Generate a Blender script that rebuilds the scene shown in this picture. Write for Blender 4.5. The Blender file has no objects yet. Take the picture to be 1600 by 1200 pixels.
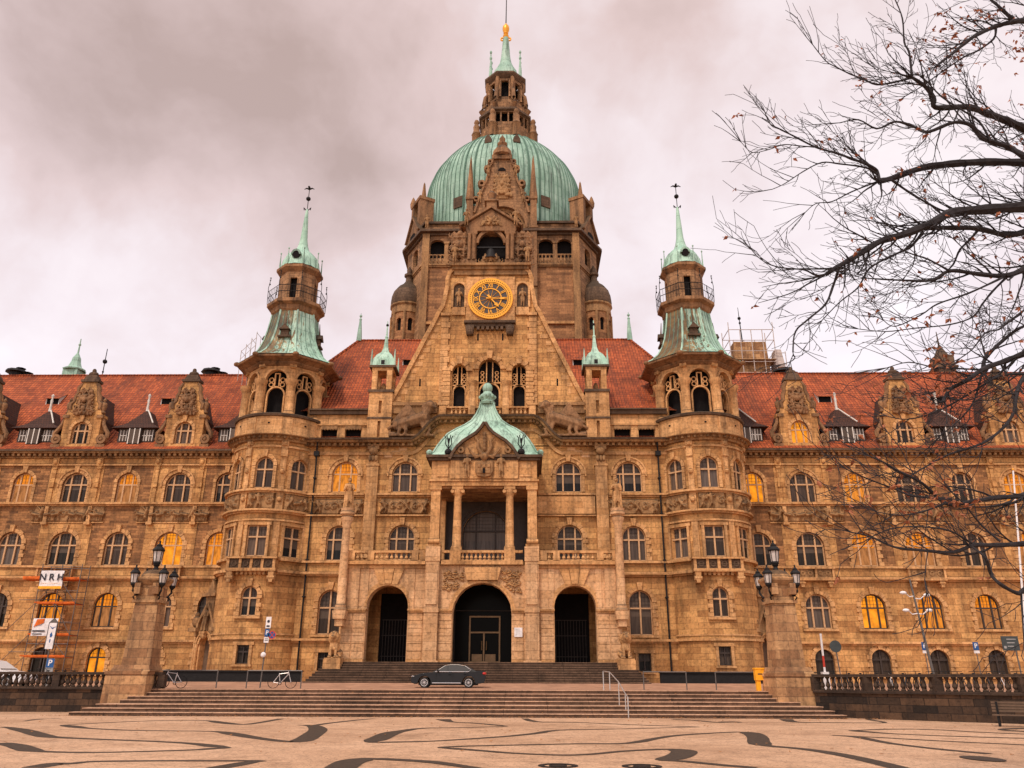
import bpy, bmesh, math, random
from mathutils import Vector, Matrix
from math import sin, cos, pi, sqrt, atan, atan2, radians

S = bpy.context.scene
COL = S.collection
# ------------------------------------------------------------------ camera
PITCH = atan(460.0 / 1230.0); YAW = radians(1.0); ROLL = radians(0.2); EYE = 1.8
cam = bpy.data.cameras.new('camera'); cam.sensor_width = 36.0
cam.lens = 36.0 * 1230.0 / 1600.0; cam.clip_end = 3000.0; cam.clip_start = 0.1
camo = bpy.data.objects.new('camera', cam); COL.objects.link(camo)
fw = Vector((-sin(YAW) * cos(PITCH), cos(YAW) * cos(PITCH), sin(PITCH)))
r0 = Vector((cos(YAW), sin(YAW), 0)); u0 = r0.cross(fw)
rt = r0 * cos(ROLL) + u0 * sin(ROLL); up = -r0 * sin(ROLL) + u0 * cos(ROLL)
mw = Matrix((rt, up, -fw)).transposed().to_4x4(); mw.translation = (0, 0, EYE)
camo.matrix_world = mw
S.camera = camo


def at(px, py, Y):
    """point of the vertical plane at distance Y seen at photo pixel px,py"""
    d = fw * 1230.0 + rt * (px - 800) - up * (py - 600)
    d = d * (Y / d.y)
    return Vector((d.x, Y, d.z + EYE))


def gnd(px, py, z=0.0):
    d = fw * 1230.0 + rt * (px - 800) - up * (py - 600)
    d = d * ((z - EYE) / d.z)
    return Vector((d.x, d.y, z))


# ------------------------------------------------------------------ light
SUN_EL, SUN_AZ = radians(54), radians(208)      # azimuth from +Y clockwise: behind the camera, a bit left
W = bpy.data.worlds.new('World'); S.world = W; W.use_nodes = True
wt = W.node_tree; wt.nodes.clear()


def nd(nt, typ, **kw):
    n = nt.nodes.new(typ)
    for k, v in kw.items():
        if k.startswith('i_'):
            key = k[2:]
            key = int(key) if key.isdigit() else key.replace('_', ' ')
            s = n.inputs[key]
            if hasattr(v, 'links') or hasattr(v, 'is_linked'):
                nt.links.new(v, s)
            else:
                s.default_value = v
        else:
            setattr(n, k, v)
    return n


def mth(nt, op, a, b=0.0, clamp=False):
    n = nt.nodes.new('ShaderNodeMath'); n.operation = op; n.use_clamp = clamp
    for i, v in enumerate((a, b)):
        if hasattr(v, 'is_linked'): nt.links.new(v, n.inputs[i])
        else: n.inputs[i].default_value = v
    return n.outputs[0]


def mixc(nt, f, a, b, mode='MIX'):
    n = nt.nodes.new('ShaderNodeMix'); n.data_type = 'RGBA'; n.blend_type = mode
    for s, v in ((n.inputs[0], f), (n.inputs[6], a), (n.inputs[7], b)):
        if hasattr(v, 'is_linked'): nt.links.new(v, s)
        else: s.default_value = (*v, 1) if isinstance(v, tuple) and len(v) == 3 else v
    return n.outputs[2]


def ramp(nt, f, *stops):
    n = nt.nodes.new('ShaderNodeValToRGB'); e = n.color_ramp.elements
    nt.links.new(f, n.inputs[0])
    while len(e) < len(stops): e.new(0.5)
    for el, (p, c) in zip(e, stops):
        el.position = p; el.color = (*c, 1) if isinstance(c, tuple) else (c, c, c, 1)
    return n.outputs[0]


sky = nd(wt, 'ShaderNodeTexSky', sky_type='NISHITA', sun_disc=False, sun_elevation=SUN_EL, sun_rotation=SUN_AZ)
bg1 = nd(wt, 'ShaderNodeBackground', i_Color=sky.outputs[0], i_Strength=0.05)
tc = nd(wt, 'ShaderNodeTexCoord')
dirv = tc.outputs['Generated']


def sky_blob(px, py, size):
    d = (fw * 1230.0 + rt * (px - 800) - up * (py - 600)).normalized()
    v = nd(wt, 'ShaderNodeVectorMath', operation='DISTANCE', i_0=warp, i_1=tuple(d)).outputs['Value']
    return nd(wt, 'ShaderNodeMapRange', i_Value=v, i_From_Min=0.0, i_From_Max=size / 1230.0, i_To_Min=1.0, i_To_Max=0.0, interpolation_type='SMOOTHSTEP').outputs[0]


wn = nd(wt, 'ShaderNodeTexNoise', i_Vector=dirv, i_Scale=3.2, i_Detail=5.0, i_Roughness=0.52)
off = nd(wt, 'ShaderNodeVectorMath', operation='SUBTRACT', i_0=wn.outputs['Color'], i_1=(0.5, 0.5, 0.5)).outputs[0]
off = nd(wt, 'ShaderNodeVectorMath', operation='SCALE', i_0=off, i_Scale=0.42).outputs[0]
warp = nd(wt, 'ShaderNodeVectorMath', operation='ADD', i_0=dirv, i_1=off).outputs[0]
mp = nd(wt, 'ShaderNodeMapping', i_Vector=dirv, i_Scale=(1.0, 1.0, 1.35))
n1 = nd(wt, 'ShaderNodeTexNoise', i_Vector=mp.outputs[0], i_Scale=3.0, i_Detail=8.0, i_Roughness=0.55, i_Distortion=0.25).outputs[0]
n2 = nd(wt, 'ShaderNodeTexNoise', i_Vector=warp, i_Scale=6.5, i_Detail=6.0, i_Roughness=0.55).outputs[0]
dark = mth(wt, 'ADD', mth(wt, 'MULTIPLY', mth(wt, 'SUBTRACT', n1, 0.44), 1.9), mth(wt, 'MULTIPLY', mth(wt, 'SUBTRACT', n2, 0.5), 0.9))
for bx, by, bs, amt in ((430, 130, 420, 0.8), (620, 210, 260, 0.45), (160, 40, 380, 0.5), (1030, 110, 230, 0.75), (60, 220, 200, 0.35), (180, 345, 260, -0.4), (1010, 250, 180, -0.35),
                        (520, 480, 330, 0.18), (200, 520, 300, 0.22), (1080, 430, 250, 0.15), (1260, 260, 260, -0.2), (650, 60, 150, -0.25), (880, 20, 150, -0.2), (1400, 480, 300, 0.1)):
    dark = mth(wt, 'ADD', dark, mth(wt, 'MULTIPLY', sky_blob(bx, by, bs), amt))
SKYK = 0.635
skc = ramp(wt, mth(wt, 'ADD', mth(wt, 'MULTIPLY', dark, 0.58), 0.22, True), (0.0, (1.0, 0.87, 0.80)), (0.3, (0.87, 0.71, 0.645)), (0.58, (0.72, 0.51, 0.41)), (1.0, (0.47, 0.295, 0.18)))
bg2 = nd(wt, 'ShaderNodeBackground', i_Color=skc, i_Strength=SKYK)
add = nd(wt, 'ShaderNodeAddShader', i_0=bg1.outputs[0], i_1=bg2.outputs[0])
nd(wt, 'ShaderNodeOutputWorld', i_Surface=add.outputs[0])

sl = bpy.data.lights.new('sun', 'SUN'); sl.energy = 1.5; sl.angle = radians(11); sl.color = (1.0, 0.86, 0.72)
so = bpy.data.objects.new('sun', sl); COL.objects.link(so)
sd = Vector((sin(SUN_AZ) * cos(SUN_EL), cos(SUN_AZ) * cos(SUN_EL), sin(SUN_EL)))
so.rotation_euler = sd.to_track_quat('Z', 'Y').to_euler()
S.view_settings.view_transform = 'Standard'; S.view_settings.look = 'None'
S.view_settings.exposure = 0.63; S.view_settings.gamma = 1.0
S.view_settings.use_curve_mapping = False

# ------------------------------------------------------------------ materials
MT = {}


def newmat(name, rough=0.85, spec=0.25, metal=0.0):
    m = bpy.data.materials.new(name); m.use_nodes = True
    nt = m.node_tree; b = nt.nodes['Principled BSDF']
    b.inputs['Roughness'].default_value = rough; b.inputs['Metallic'].default_value = metal
    b.inputs['Specular IOR Level'].default_value = spec
    MT[name] = m
    return m, nt, b


def bump(nt, b, h, dist=0.02, st=0.6):
    n = nd(nt, 'ShaderNodeBump', i_Height=h, i_Strength=st, i_Distance=dist)
    nt.links.new(n.outputs[0], b.inputs['Normal'])


def stone(name, c1, c2, mortar, bw, bh, ms=0.02, stain=0.55, stain_col=(0.035, 0.022, 0.014), bmp=0.03, offset=0.5, grain=1.0, ledge=1.0):
    m, nt, b = newmat(name)
    uv = nd(nt, 'ShaderNodeTexCoord')
    k = nd(nt, 'ShaderNodeTexBrick', offset=offset, i_Vector=uv.outputs['UV'], i_Color1=(*c1, 1), i_Color2=(*c2, 1), i_Mortar=(*mortar, 1), i_Scale=1.0,
           i_Mortar_Size=ms, i_Mortar_Smooth=0.3, i_Bias=0.0, i_Brick_Width=bw, i_Row_Height=bh)
    geo = nd(nt, 'ShaderNodeNewGeometry')
    big = nd(nt, 'ShaderNodeTexNoise', i_Vector=geo.outputs['Position'], i_Scale=0.28, i_Detail=5.0, i_Roughness=0.65).outputs[0]
    fine = nd(nt, 'ShaderNodeTexNoise', i_Vector=geo.outputs['Position'], i_Scale=5.0, i_Detail=6.0, i_Roughness=0.7).outputs[0]
    st = nd(nt, 'ShaderNodeMapping', i_Vector=geo.outputs['Position'], i_Scale=(1.3, 1.3, 0.16))
    streak = nd(nt, 'ShaderNodeTexNoise', i_Vector=st.outputs[0], i_Scale=1.0, i_Detail=6.0, i_Roughness=0.7).outputs[0]
    c = mixc(nt, 1.0, k.outputs['Color'], ramp(nt, big, (0.28, 0.70), (0.5, 1.0), (0.72, 1.2)), 'MULTIPLY')
    c = mixc(nt, 1.0, c, ramp(nt, fine, (0.28, 1.0 - 0.55 * grain), (0.5, 1.0), (0.75, 1.0 + 0.25 * grain)), 'MULTIPLY')
    f = ramp(nt, streak, (0.46, 0.0), (0.70, stain))
    c = mixc(nt, f, c, stain_col)
    top = nd(nt, 'ShaderNodeSeparateXYZ', i_0=geo.outputs['True Normal']).outputs[2]      # soot and moss settle on ledges
    c = mixc(nt, mth(nt, 'MULTIPLY', ramp(nt, top, (0.35, 0.0), (0.6, 0.75)), ledge), c, (0.05, 0.035, 0.022))
    nt.links.new(c, b.inputs['Base Color'])
    h = mth(nt, 'ADD', mth(nt, 'MULTIPLY', fine, 0.8), mth(nt, 'MULTIPLY', k.outputs['Fac'], -1.0))
    bump(nt, b, h, bmp, 0.7)
    return m


def plain(name, col, rough=0.6, spec=0.3, metal=0.0, var=0.25, scale=4.0, bmp=0.0):
    m, nt, b = newmat(name, rough, spec, metal)
    geo = nd(nt, 'ShaderNodeNewGeometry')
    n = nd(nt, 'ShaderNodeTexNoise', i_Vector=geo.outputs['Position'], i_Scale=scale, i_Detail=5.0, i_Roughness=0.65).outputs[0]
    c = mixc(nt, 1.0, (*col, 1), ramp(nt, n, (0.25, 1 - var), (0.75, 1 + var)), 'MULTIPLY')
    nt.links.new(c, b.inputs['Base Color'])
    if bmp: bump(nt, b, n, bmp)
    return m


stone('ashlar', (0.68, 0.36, 0.132), (0.41, 0.192, 0.066), (0.20, 0.092, 0.036), 1.25, 0.46, 0.010, 0.6)
stone('rubble', (0.44, 0.205, 0.08), (0.18, 0.08, 0.034), (0.30, 0.155, 0.06), 0.85, 0.22, 0.014, 0.6, bmp=0.05)
stone('trim', (0.68, 0.37, 0.158), (0.52, 0.262, 0.10), (0.33, 0.16, 0.07), 1.5, 0.55, 0.006, 0.65)
stone('pale', (0.72, 0.43, 0.225), (0.58, 0.32, 0.15), (0.36, 0.19, 0.10), 1.7, 0.62, 0.008, 0.5)
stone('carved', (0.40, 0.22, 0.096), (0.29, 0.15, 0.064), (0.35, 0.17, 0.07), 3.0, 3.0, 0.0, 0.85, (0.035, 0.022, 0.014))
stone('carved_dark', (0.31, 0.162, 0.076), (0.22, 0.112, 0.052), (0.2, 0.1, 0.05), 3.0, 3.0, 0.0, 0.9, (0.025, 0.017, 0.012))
stone('weathered', (0.42, 0.225, 0.108), (0.22, 0.115, 0.055), (0.12, 0.07, 0.04), 0.95, 0.4, 0.014, 0.8, (0.03, 0.021, 0.015))
stone('sooty', (0.15, 0.092, 0.056), (0.11, 0.066, 0.04), (0.06, 0.035, 0.02), 1.1, 0.4, 0.01, 0.7, (0.03, 0.02, 0.015))
stone('drumstone', (0.44, 0.21, 0.09), (0.20, 0.09, 0.04), (0.30, 0.15, 0.07), 1.5, 0.36, 0.02, 0.5)
stone('black_stone', (0.075, 0.046, 0.03), (0.045, 0.028, 0.02), (0.03, 0.02, 0.015), 1.1, 0.4, 0.01, 0.7, (0.02, 0.014, 0.01), ledge=0.5)
stone('dark_wall', (0.115, 0.062, 0.034), (0.024, 0.016, 0.012), (0.022, 0.014, 0.01), 0.8, 0.33, 0.014, 0.7, (0.012, 0.01, 0.01), bmp=0.06)
stone('old_stone', (0.53, 0.30, 0.14), (0.28, 0.135, 0.062), (0.26, 0.15, 0.08), 1.05, 0.47, 0.014, 0.65, (0.06, 0.035, 0.025), bmp=0.05)
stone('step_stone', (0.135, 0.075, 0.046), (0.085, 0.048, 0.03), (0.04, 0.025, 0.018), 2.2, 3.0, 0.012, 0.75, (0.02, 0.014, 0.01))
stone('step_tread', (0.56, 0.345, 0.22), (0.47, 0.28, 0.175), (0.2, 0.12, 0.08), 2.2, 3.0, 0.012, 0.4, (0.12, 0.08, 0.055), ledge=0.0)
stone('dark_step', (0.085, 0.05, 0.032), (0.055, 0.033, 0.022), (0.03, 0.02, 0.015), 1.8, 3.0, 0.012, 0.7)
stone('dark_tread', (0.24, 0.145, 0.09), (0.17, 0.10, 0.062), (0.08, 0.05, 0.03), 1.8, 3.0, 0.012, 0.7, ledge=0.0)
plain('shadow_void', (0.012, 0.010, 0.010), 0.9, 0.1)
plain('dark_metal', (0.017, 0.0155, 0.0155), 0.55, 0.14)
plain('grey_metal', (0.13, 0.115, 0.105), 0.5, 0.3, 0.3)
plain('bronze', (0.36, 0.21, 0.10), 0.45, 0.4, 0.3)
plain('gold', (0.80, 0.36, 0.03), 0.38, 0.5, 0.35, 0.15)
plain('lead_white', (0.62, 0.58, 0.52), 0.55, 0.3, 0.0, 0.2)
plain('mullion', (0.56, 0.33, 0.17), 0.7)
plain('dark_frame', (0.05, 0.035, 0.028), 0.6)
plain('white_paint', (0.75, 0.71, 0.70), 0.6)
plain('grey_paint', (0.34, 0.33, 0.32), 0.5)
plain('ink', (0.03, 0.03, 0.04), 0.7)
plain('orange_board', (0.62, 0.13, 0.02), 0.7, 0.2, 0.0, 0.5)
plain('yellow_box', (0.95, 0.42, 0.02), 0.45)
plain('sign_blue', (0.02, 0.09, 0.26), 0.4)
plain('sign_red', (0.55, 0.05, 0.03), 0.4)
plain('sign_dark', (0.05, 0.06, 0.06), 0.4)
plain('net', (0.50, 0.42, 0.38), 0.8)
plain('rubber', (0.015, 0.015, 0.015), 0.8, 0.2)
plain('rim', (0.55, 0.53, 0.52), 0.3, 0.5, 0.6)
plain('chrome', (0.8, 0.78, 0.76), 0.15, 0.6, 0.9, 0.05)
plain('lamp_glass', (0.50, 0.44, 0.40), 0.25, 0.5)
plain('tail_red', (0.55, 0.03, 0.02), 0.25, 0.5)
plain('bark', (0.035, 0.031, 0.033), 0.9, 0.15, 0.0, 0.4, 9.0, 0.02)
plain('leaf_rust', (0.30, 0.105, 0.05), 0.7, 0.2, 0.0, 0.4, 6.0)
plain('wood_slat', (0.13, 0.08, 0.05), 0.7)
m, nt, b = newmat('car_paint', 0.35, 0.2, 0.0)
b.inputs['Base Color'].default_value = (0.013, 0.0115, 0.011, 1); b.inputs['Coat Weight'].default_value = 0.12
m, nt, b = newmat('car_white', 0.25, 0.5)
b.inputs['Base Color'].default_value = (0.7, 0.68, 0.67, 1); b.inputs['Coat Weight'].default_value = 0.5
m, nt, b = newmat('car_glass', 0.08, 0.4)
b.inputs['Base Color'].default_value = (0.05, 0.048, 0.042, 1)

# roof tiles: pantiles in courses, with weather patches
m, nt, b = newmat('roof_tile', 0.75, 0.25)
uv = nd(nt, 'ShaderNodeTexCoord').outputs['UV']
k = nd(nt, 'ShaderNodeTexBrick', offset=0.0, i_Vector=uv, i_Color1=(0.50, 0.115, 0.034, 1), i_Color2=(0.29, 0.06, 0.02, 1), i_Mortar=(0.09, 0.02, 0.01, 1), i_Scale=1.0,
       i_Mortar_Size=0.035, i_Mortar_Smooth=0.6, i_Bias=0.0, i_Brick_Width=0.30, i_Row_Height=0.40)
geo = nd(nt, 'ShaderNodeNewGeometry')
big = nd(nt, 'ShaderNodeTexNoise', i_Vector=geo.outputs['Position'], i_Scale=0.35, i_Detail=6.0, i_Roughness=0.7).outputs[0]
c = mixc(nt, 1.0, k.outputs[0], ramp(nt, big, (0.3, 0.45), (0.5, 0.95), (0.7, 1.25)), 'MULTIPLY')
rs = nd(nt, 'ShaderNodeTexNoise', i_Vector=nd(nt, 'ShaderNodeMapping', i_Vector=geo.outputs['Position'], i_Scale=(1.1, 0.12, 0.12)).outputs[0], i_Scale=1.0, i_Detail=7.0, i_Roughness=0.75).outputs[0]
c = mixc(nt, ramp(nt, rs, (0.5, 0.0), (0.68, 0.65)), c, (0.10, 0.032, 0.018))
mos = nd(nt, 'ShaderNodeTexNoise', i_Vector=geo.outputs['Position'], i_Scale=1.7, i_Detail=8.0, i_Roughness=0.8).outputs[0]
c = mixc(nt, ramp(nt, mos, (0.58, 0.0), (0.7, 0.5)), c, (0.16, 0.09, 0.035))
nt.links.new(c, b.inputs['Base Color'])
sep = nd(nt, 'ShaderNodeSeparateXYZ', i_0=uv)
wv = mth(nt, 'SINE', mth(nt, 'MULTIPLY', sep.outputs[0], 2 * pi / 0.30))
fr = mth(nt, 'FRACT', mth(nt, 'DIVIDE', sep.outputs[1], 0.40))
bump(nt, b, mth(nt, 'SUBTRACT', mth(nt, 'MULTIPLY', wv, 0.5), fr), 0.05, 1.0)
m, nt, b = newmat('dark_tile', 0.8, 0.2)
k = nd(nt, 'ShaderNodeTexBrick', i_Vector=nd(nt, 'ShaderNodeTexCoord').outputs['UV'], i_Color1=(0.085, 0.035, 0.022, 1), i_Color2=(0.05, 0.024, 0.018, 1), i_Mortar=(0.02, 0.012, 0.01, 1),
       i_Scale=1.0, i_Mortar_Size=0.02, i_Brick_Width=0.25, i_Row_Height=0.3)
nt.links.new(k.outputs[0], b.inputs['Base Color'])


def copper(name, brown, seed, gain=1.0, fx=1.5):
    m, nt, b = newmat(name, 0.6, 0.3)
    geo = nd(nt, 'ShaderNodeNewGeometry')
    tcn = nd(nt, 'ShaderNodeTexCoord')
    mpn = nd(nt, 'ShaderNodeMapping', i_Vector=geo.outputs['Position'], i_Scale=(fx, fx, 0.13), i_Location=(seed, seed * 2, 0))
    s = nd(nt, 'ShaderNodeTexNoise', i_Vector=mpn.outputs[0], i_Scale=1.0, i_Detail=7.0, i_Roughness=0.72).outputs[0]
    big = nd(nt, 'ShaderNodeTexNoise', i_Vector=geo.outputs['Position'], i_Scale=0.45, i_Detail=5.0, i_Roughness=0.6).outputs[0]
    kb = nd(nt, 'ShaderNodeTexBrick', offset=0.5, i_Vector=tcn.outputs['UV'], i_Color1=(1, 1, 1, 1), i_Color2=(0.86, 0.9, 0.88, 1), i_Mortar=(0.35, 0.4, 0.38, 1), i_Scale=1.0,
            i_Mortar_Size=0.02, i_Mortar_Smooth=0.5, i_Brick_Width=0.62, i_Row_Height=1.5)
    g = ramp(nt, big, (0.25, (0.20, 0.33, 0.26)), (0.5, (0.32, 0.465, 0.385)), (0.75, (0.44, 0.57, 0.49)))
    g = mixc(nt, 1.0, g, kb.outputs[0], 'MULTIPLY'); g = mixc(nt, 1.0, g, (gain, gain * 1.04, gain, 1), 'MULTIPLY')
    dk = ramp(nt, s, (0.34, 0.8), (0.49, 0.0))
    c = mixc(nt, dk, g, (0.035, 0.055, 0.042))
    if brown:
        sx = nd(nt, 'ShaderNodeSeparateXYZ', i_0=tcn.outputs['Object'])
        f = mth(nt, 'ADD', mth(nt, 'MULTIPLY', s, 2.6), mth(nt, 'MULTIPLY', sx.outputs[0], -brown))
        c = mixc(nt, ramp(nt, mth(nt, 'SUBTRACT', f, 0.62, True), (0.58, 0.0), (0.74, 0.95)), c, ramp(nt, big, (0.32, (0.022, 0.014, 0.01)), (0.48, (0.10, 0.048, 0.016)), (0.62, (0.24, 0.13, 0.035)), (0.78, (0.36, 0.30, 0.12))))
    nt.links.new(c, b.inputs['Base Color'])
    bump(nt, b, s, 0.03, 0.3)


copper('copper', 0, 0.0); copper('copper_clean', 0, 7.3, 1.22); copper('copper_brown', 0.17, 3.1, 1.25, 3.2)

# window panes: dark glass with what hangs behind it varying from window to window
m, nt, b = newmat('pane', 0.2, 0.14)
oi = nd(nt, 'ShaderNodeObjectInfo').outputs['Random']
uv = nd(nt, 'ShaderNodeTexCoord').outputs['UV']
sp = nd(nt, 'ShaderNodeSeparateXYZ', i_0=uv)
cw = nd(nt, 'ShaderNodeTexNoise', i_Vector=nd(nt, 'ShaderNodeMapping', i_Vector=uv, i_Scale=(7.0, 0.4, 1)).outputs[0], i_Scale=1.0, i_Detail=3.0).outputs[0]
base = ramp(nt, oi, (0.0, (0.012, 0.011, 0.011)), (0.35, (0.022, 0.017, 0.013)), (0.6, (0.07, 0.046, 0.033)), (0.82, (0.13, 0.10, 0.082)), (1.0, (0.11, 0.055, 0.026)))
c = mixc(nt, 1.0, base, ramp(nt, cw, (0.3, 0.55), (0.7, 1.35)), 'MULTIPLY')
blind = mth(nt, 'GREATER_THAN', sp.outputs[1], mth(nt, 'ADD', mth(nt, 'MULTIPLY', oi, 1.2), 0.7))
c = mixc(nt, mth(nt, 'MULTIPLY', blind, 0.5), c, (0.16, 0.115, 0.085))
nt.links.new(c, b.inputs['Base Color'])
m, nt, b = newmat('pane_lit', 0.5, 0.03)
oi = nd(nt, 'ShaderNodeObjectInfo').outputs['Random']
uv = nd(nt, 'ShaderNodeTexCoord').outputs['UV']
sp = nd(nt, 'ShaderNodeSeparateXYZ', i_0=uv)
ns = nd(nt, 'ShaderNodeTexNoise', i_Vector=nd(nt, 'ShaderNodeMapping', i_Vector=uv, i_Scale=(3.0, 1.0, 1)).outputs[0], i_Scale=1.3, i_Detail=3.0).outputs[0]
upf = mth(nt, 'GREATER_THAN', sp.outputs[1], 1.62)
blind = mth(nt, 'GREATER_THAN', oi, 0.45)
lo = mixc(nt, blind, (0.50, 0.155, 0.012), (0.25, 0.095, 0.03))
c = mixc(nt, upf, lo, (0.58, 0.16, 0.006))
c = mixc(nt, 1.0, c, ramp(nt, ns, (0.3, 0.3), (0.52, 1.0), (0.75, 1.25)), 'MULTIPLY')
b.inputs['Base Color'].default_value = (0.1, 0.05, 0.02, 1)
nt.links.new(c, b.inputs['Emission Color']); b.inputs['Emission Strength'].default_value = 1.0

# paving of the square
m, nt, b = newmat('paving', 0.8, 0.25)
geo = nd(nt, 'ShaderNodeNewGeometry').outputs['Position']
big = nd(nt, 'ShaderNodeTexNoise', i_Vector=geo, i_Scale=0.16, i_Detail=6.0, i_Roughness=0.6).outputs[0]
fine = nd(nt, 'ShaderNodeTexNoise', i_Vector=geo, i_Scale=9.0, i_Detail=6.0, i_Roughness=0.8).outputs[0]
vor = nd(nt, 'ShaderNodeTexVoronoi', i_Vector=geo, i_Scale=7.0, feature='DISTANCE_TO_EDGE').outputs[0]
c = ramp(nt, big, (0.32, (0.41, 0.24, 0.14)), (0.5, (0.54, 0.33, 0.20)), (0.68, (0.62, 0.395, 0.25)))
c = mixc(nt, 1.0, c, ramp(nt, fine, (0.28, 0.62), (0.5, 1.0), (0.75, 1.18)), 'MULTIPLY')
med = nd(nt, 'ShaderNodeTexNoise', i_Vector=geo, i_Scale=1.6, i_Detail=8.0, i_Roughness=0.85).outputs[0]
c = mixc(nt, 1.0, c, ramp(nt, med, (0.32, 0.55), (0.5, 1.0), (0.66, 1.18)), 'MULTIPLY')
stn = nd(nt, 'ShaderNodeTexNoise', i_Vector=geo, i_Scale=0.33, i_Detail=8.0, i_Roughness=0.8, i_Distortion=1.5).outputs[0]
c = mixc(nt, ramp(nt, stn, (0.52, 0.0), (0.66, 0.6)), c, (0.20, 0.11, 0.06))
c = mixc(nt, 1.0, c, ramp(nt, vor, (0.0, 0.5), (0.06, 1.0)), 'MULTIPLY')
nt.links.new(c, b.inputs['Base Color']); bump(nt, b, fine, 0.01, 0.5)
m, nt, b = newmat('paving_dark', 0.8, 0.25)
geo = nd(nt, 'ShaderNodeNewGeometry').outputs['Position']
fine = nd(nt, 'ShaderNodeTexNoise', i_Vector=geo, i_Scale=7.0, i_Detail=6.0, i_Roughness=0.8).outputs[0]
vor = nd(nt, 'ShaderNodeTexVoronoi', i_Vector=geo, i_Scale=7.0, feature='DISTANCE_TO_EDGE').outputs[0]
c = ramp(nt, fine, (0.3, (0.04, 0.027, 0.018)), (0.7, (0.085, 0.056, 0.037)))
c = mixc(nt, 1.0, c, ramp(nt, vor, (0.0, 0.5), (0.06, 1.0)), 'MULTIPLY')
nt.links.new(c, b.inputs['Base Color'])
plain('terrace', (0.36, 0.20, 0.125), 0.85, 0.2, 0.0, 0.35, 1.2)
plain('leaf_litter', (0.30, 0.13, 0.045), 0.8, 0.2, 0.0, 0.5, 8.0)

m, nt, b = newmat('door_glass', 0.2, 0.04)
b.inputs['Base Color'].default_value = (0.012, 0.011, 0.010, 1)

m = MT['copper'].copy(); m.name = 'copper_seam'; MT['copper_seam'] = m
plain('copper_seam', (0.11, 0.20, 0.15), 0.7, 0.2)  # darker than the sheets: seam shading and collected dirt put into the colour
m, nt, b = newmat('pane_bright', 0.5, 0.03)
uv = nd(nt, 'ShaderNodeTexCoord').outputs['UV']
ns = nd(nt, 'ShaderNodeTexNoise', i_Vector=uv, i_Scale=1.3, i_Detail=3.0).outputs[0]
c = mixc(nt, 1.0, (0.72, 0.225, 0.008, 1), ramp(nt, ns, (0.3, 0.42), (0.6, 1.12)), 'MULTIPLY')
b.inputs['Base Color'].default_value = (0.1, 0.05, 0.02, 1)
nt.links.new(c, b.inputs['Emission Color']); b.inputs['Emission Strength'].default_value = 1.0
# ------------------------------------------------------------------ mesh builder
ZMAP = []        # height corrections of the stage being built: (drawn z, true z) pairs
WHOLE = {'roof_ridge', 'spandrel_carving', 'twigs', 'leaves', 'trunk', 'roof_seams', 'dome_seams', 'tracery', 'rose_tracery', 'dentil_moulding', 'ridge', 'sun_rays', 'gable_scrolls', 'gallery_railing', 'arch_voussoirs', 'glazing_bars', 'tubes', 'lantern_frame', 'bracket'}


def zmap(z):
    m = ZMAP
    if z < m[0][0] or z > m[-1][0]: return z if z < m[0][0] else z + m[-1][1] - m[-1][0]
    for (a, b), (c, d) in zip(m, m[1:]):
        if z <= c: return b + (d - b) * (z - a) / (c - a)
    return z


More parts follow.
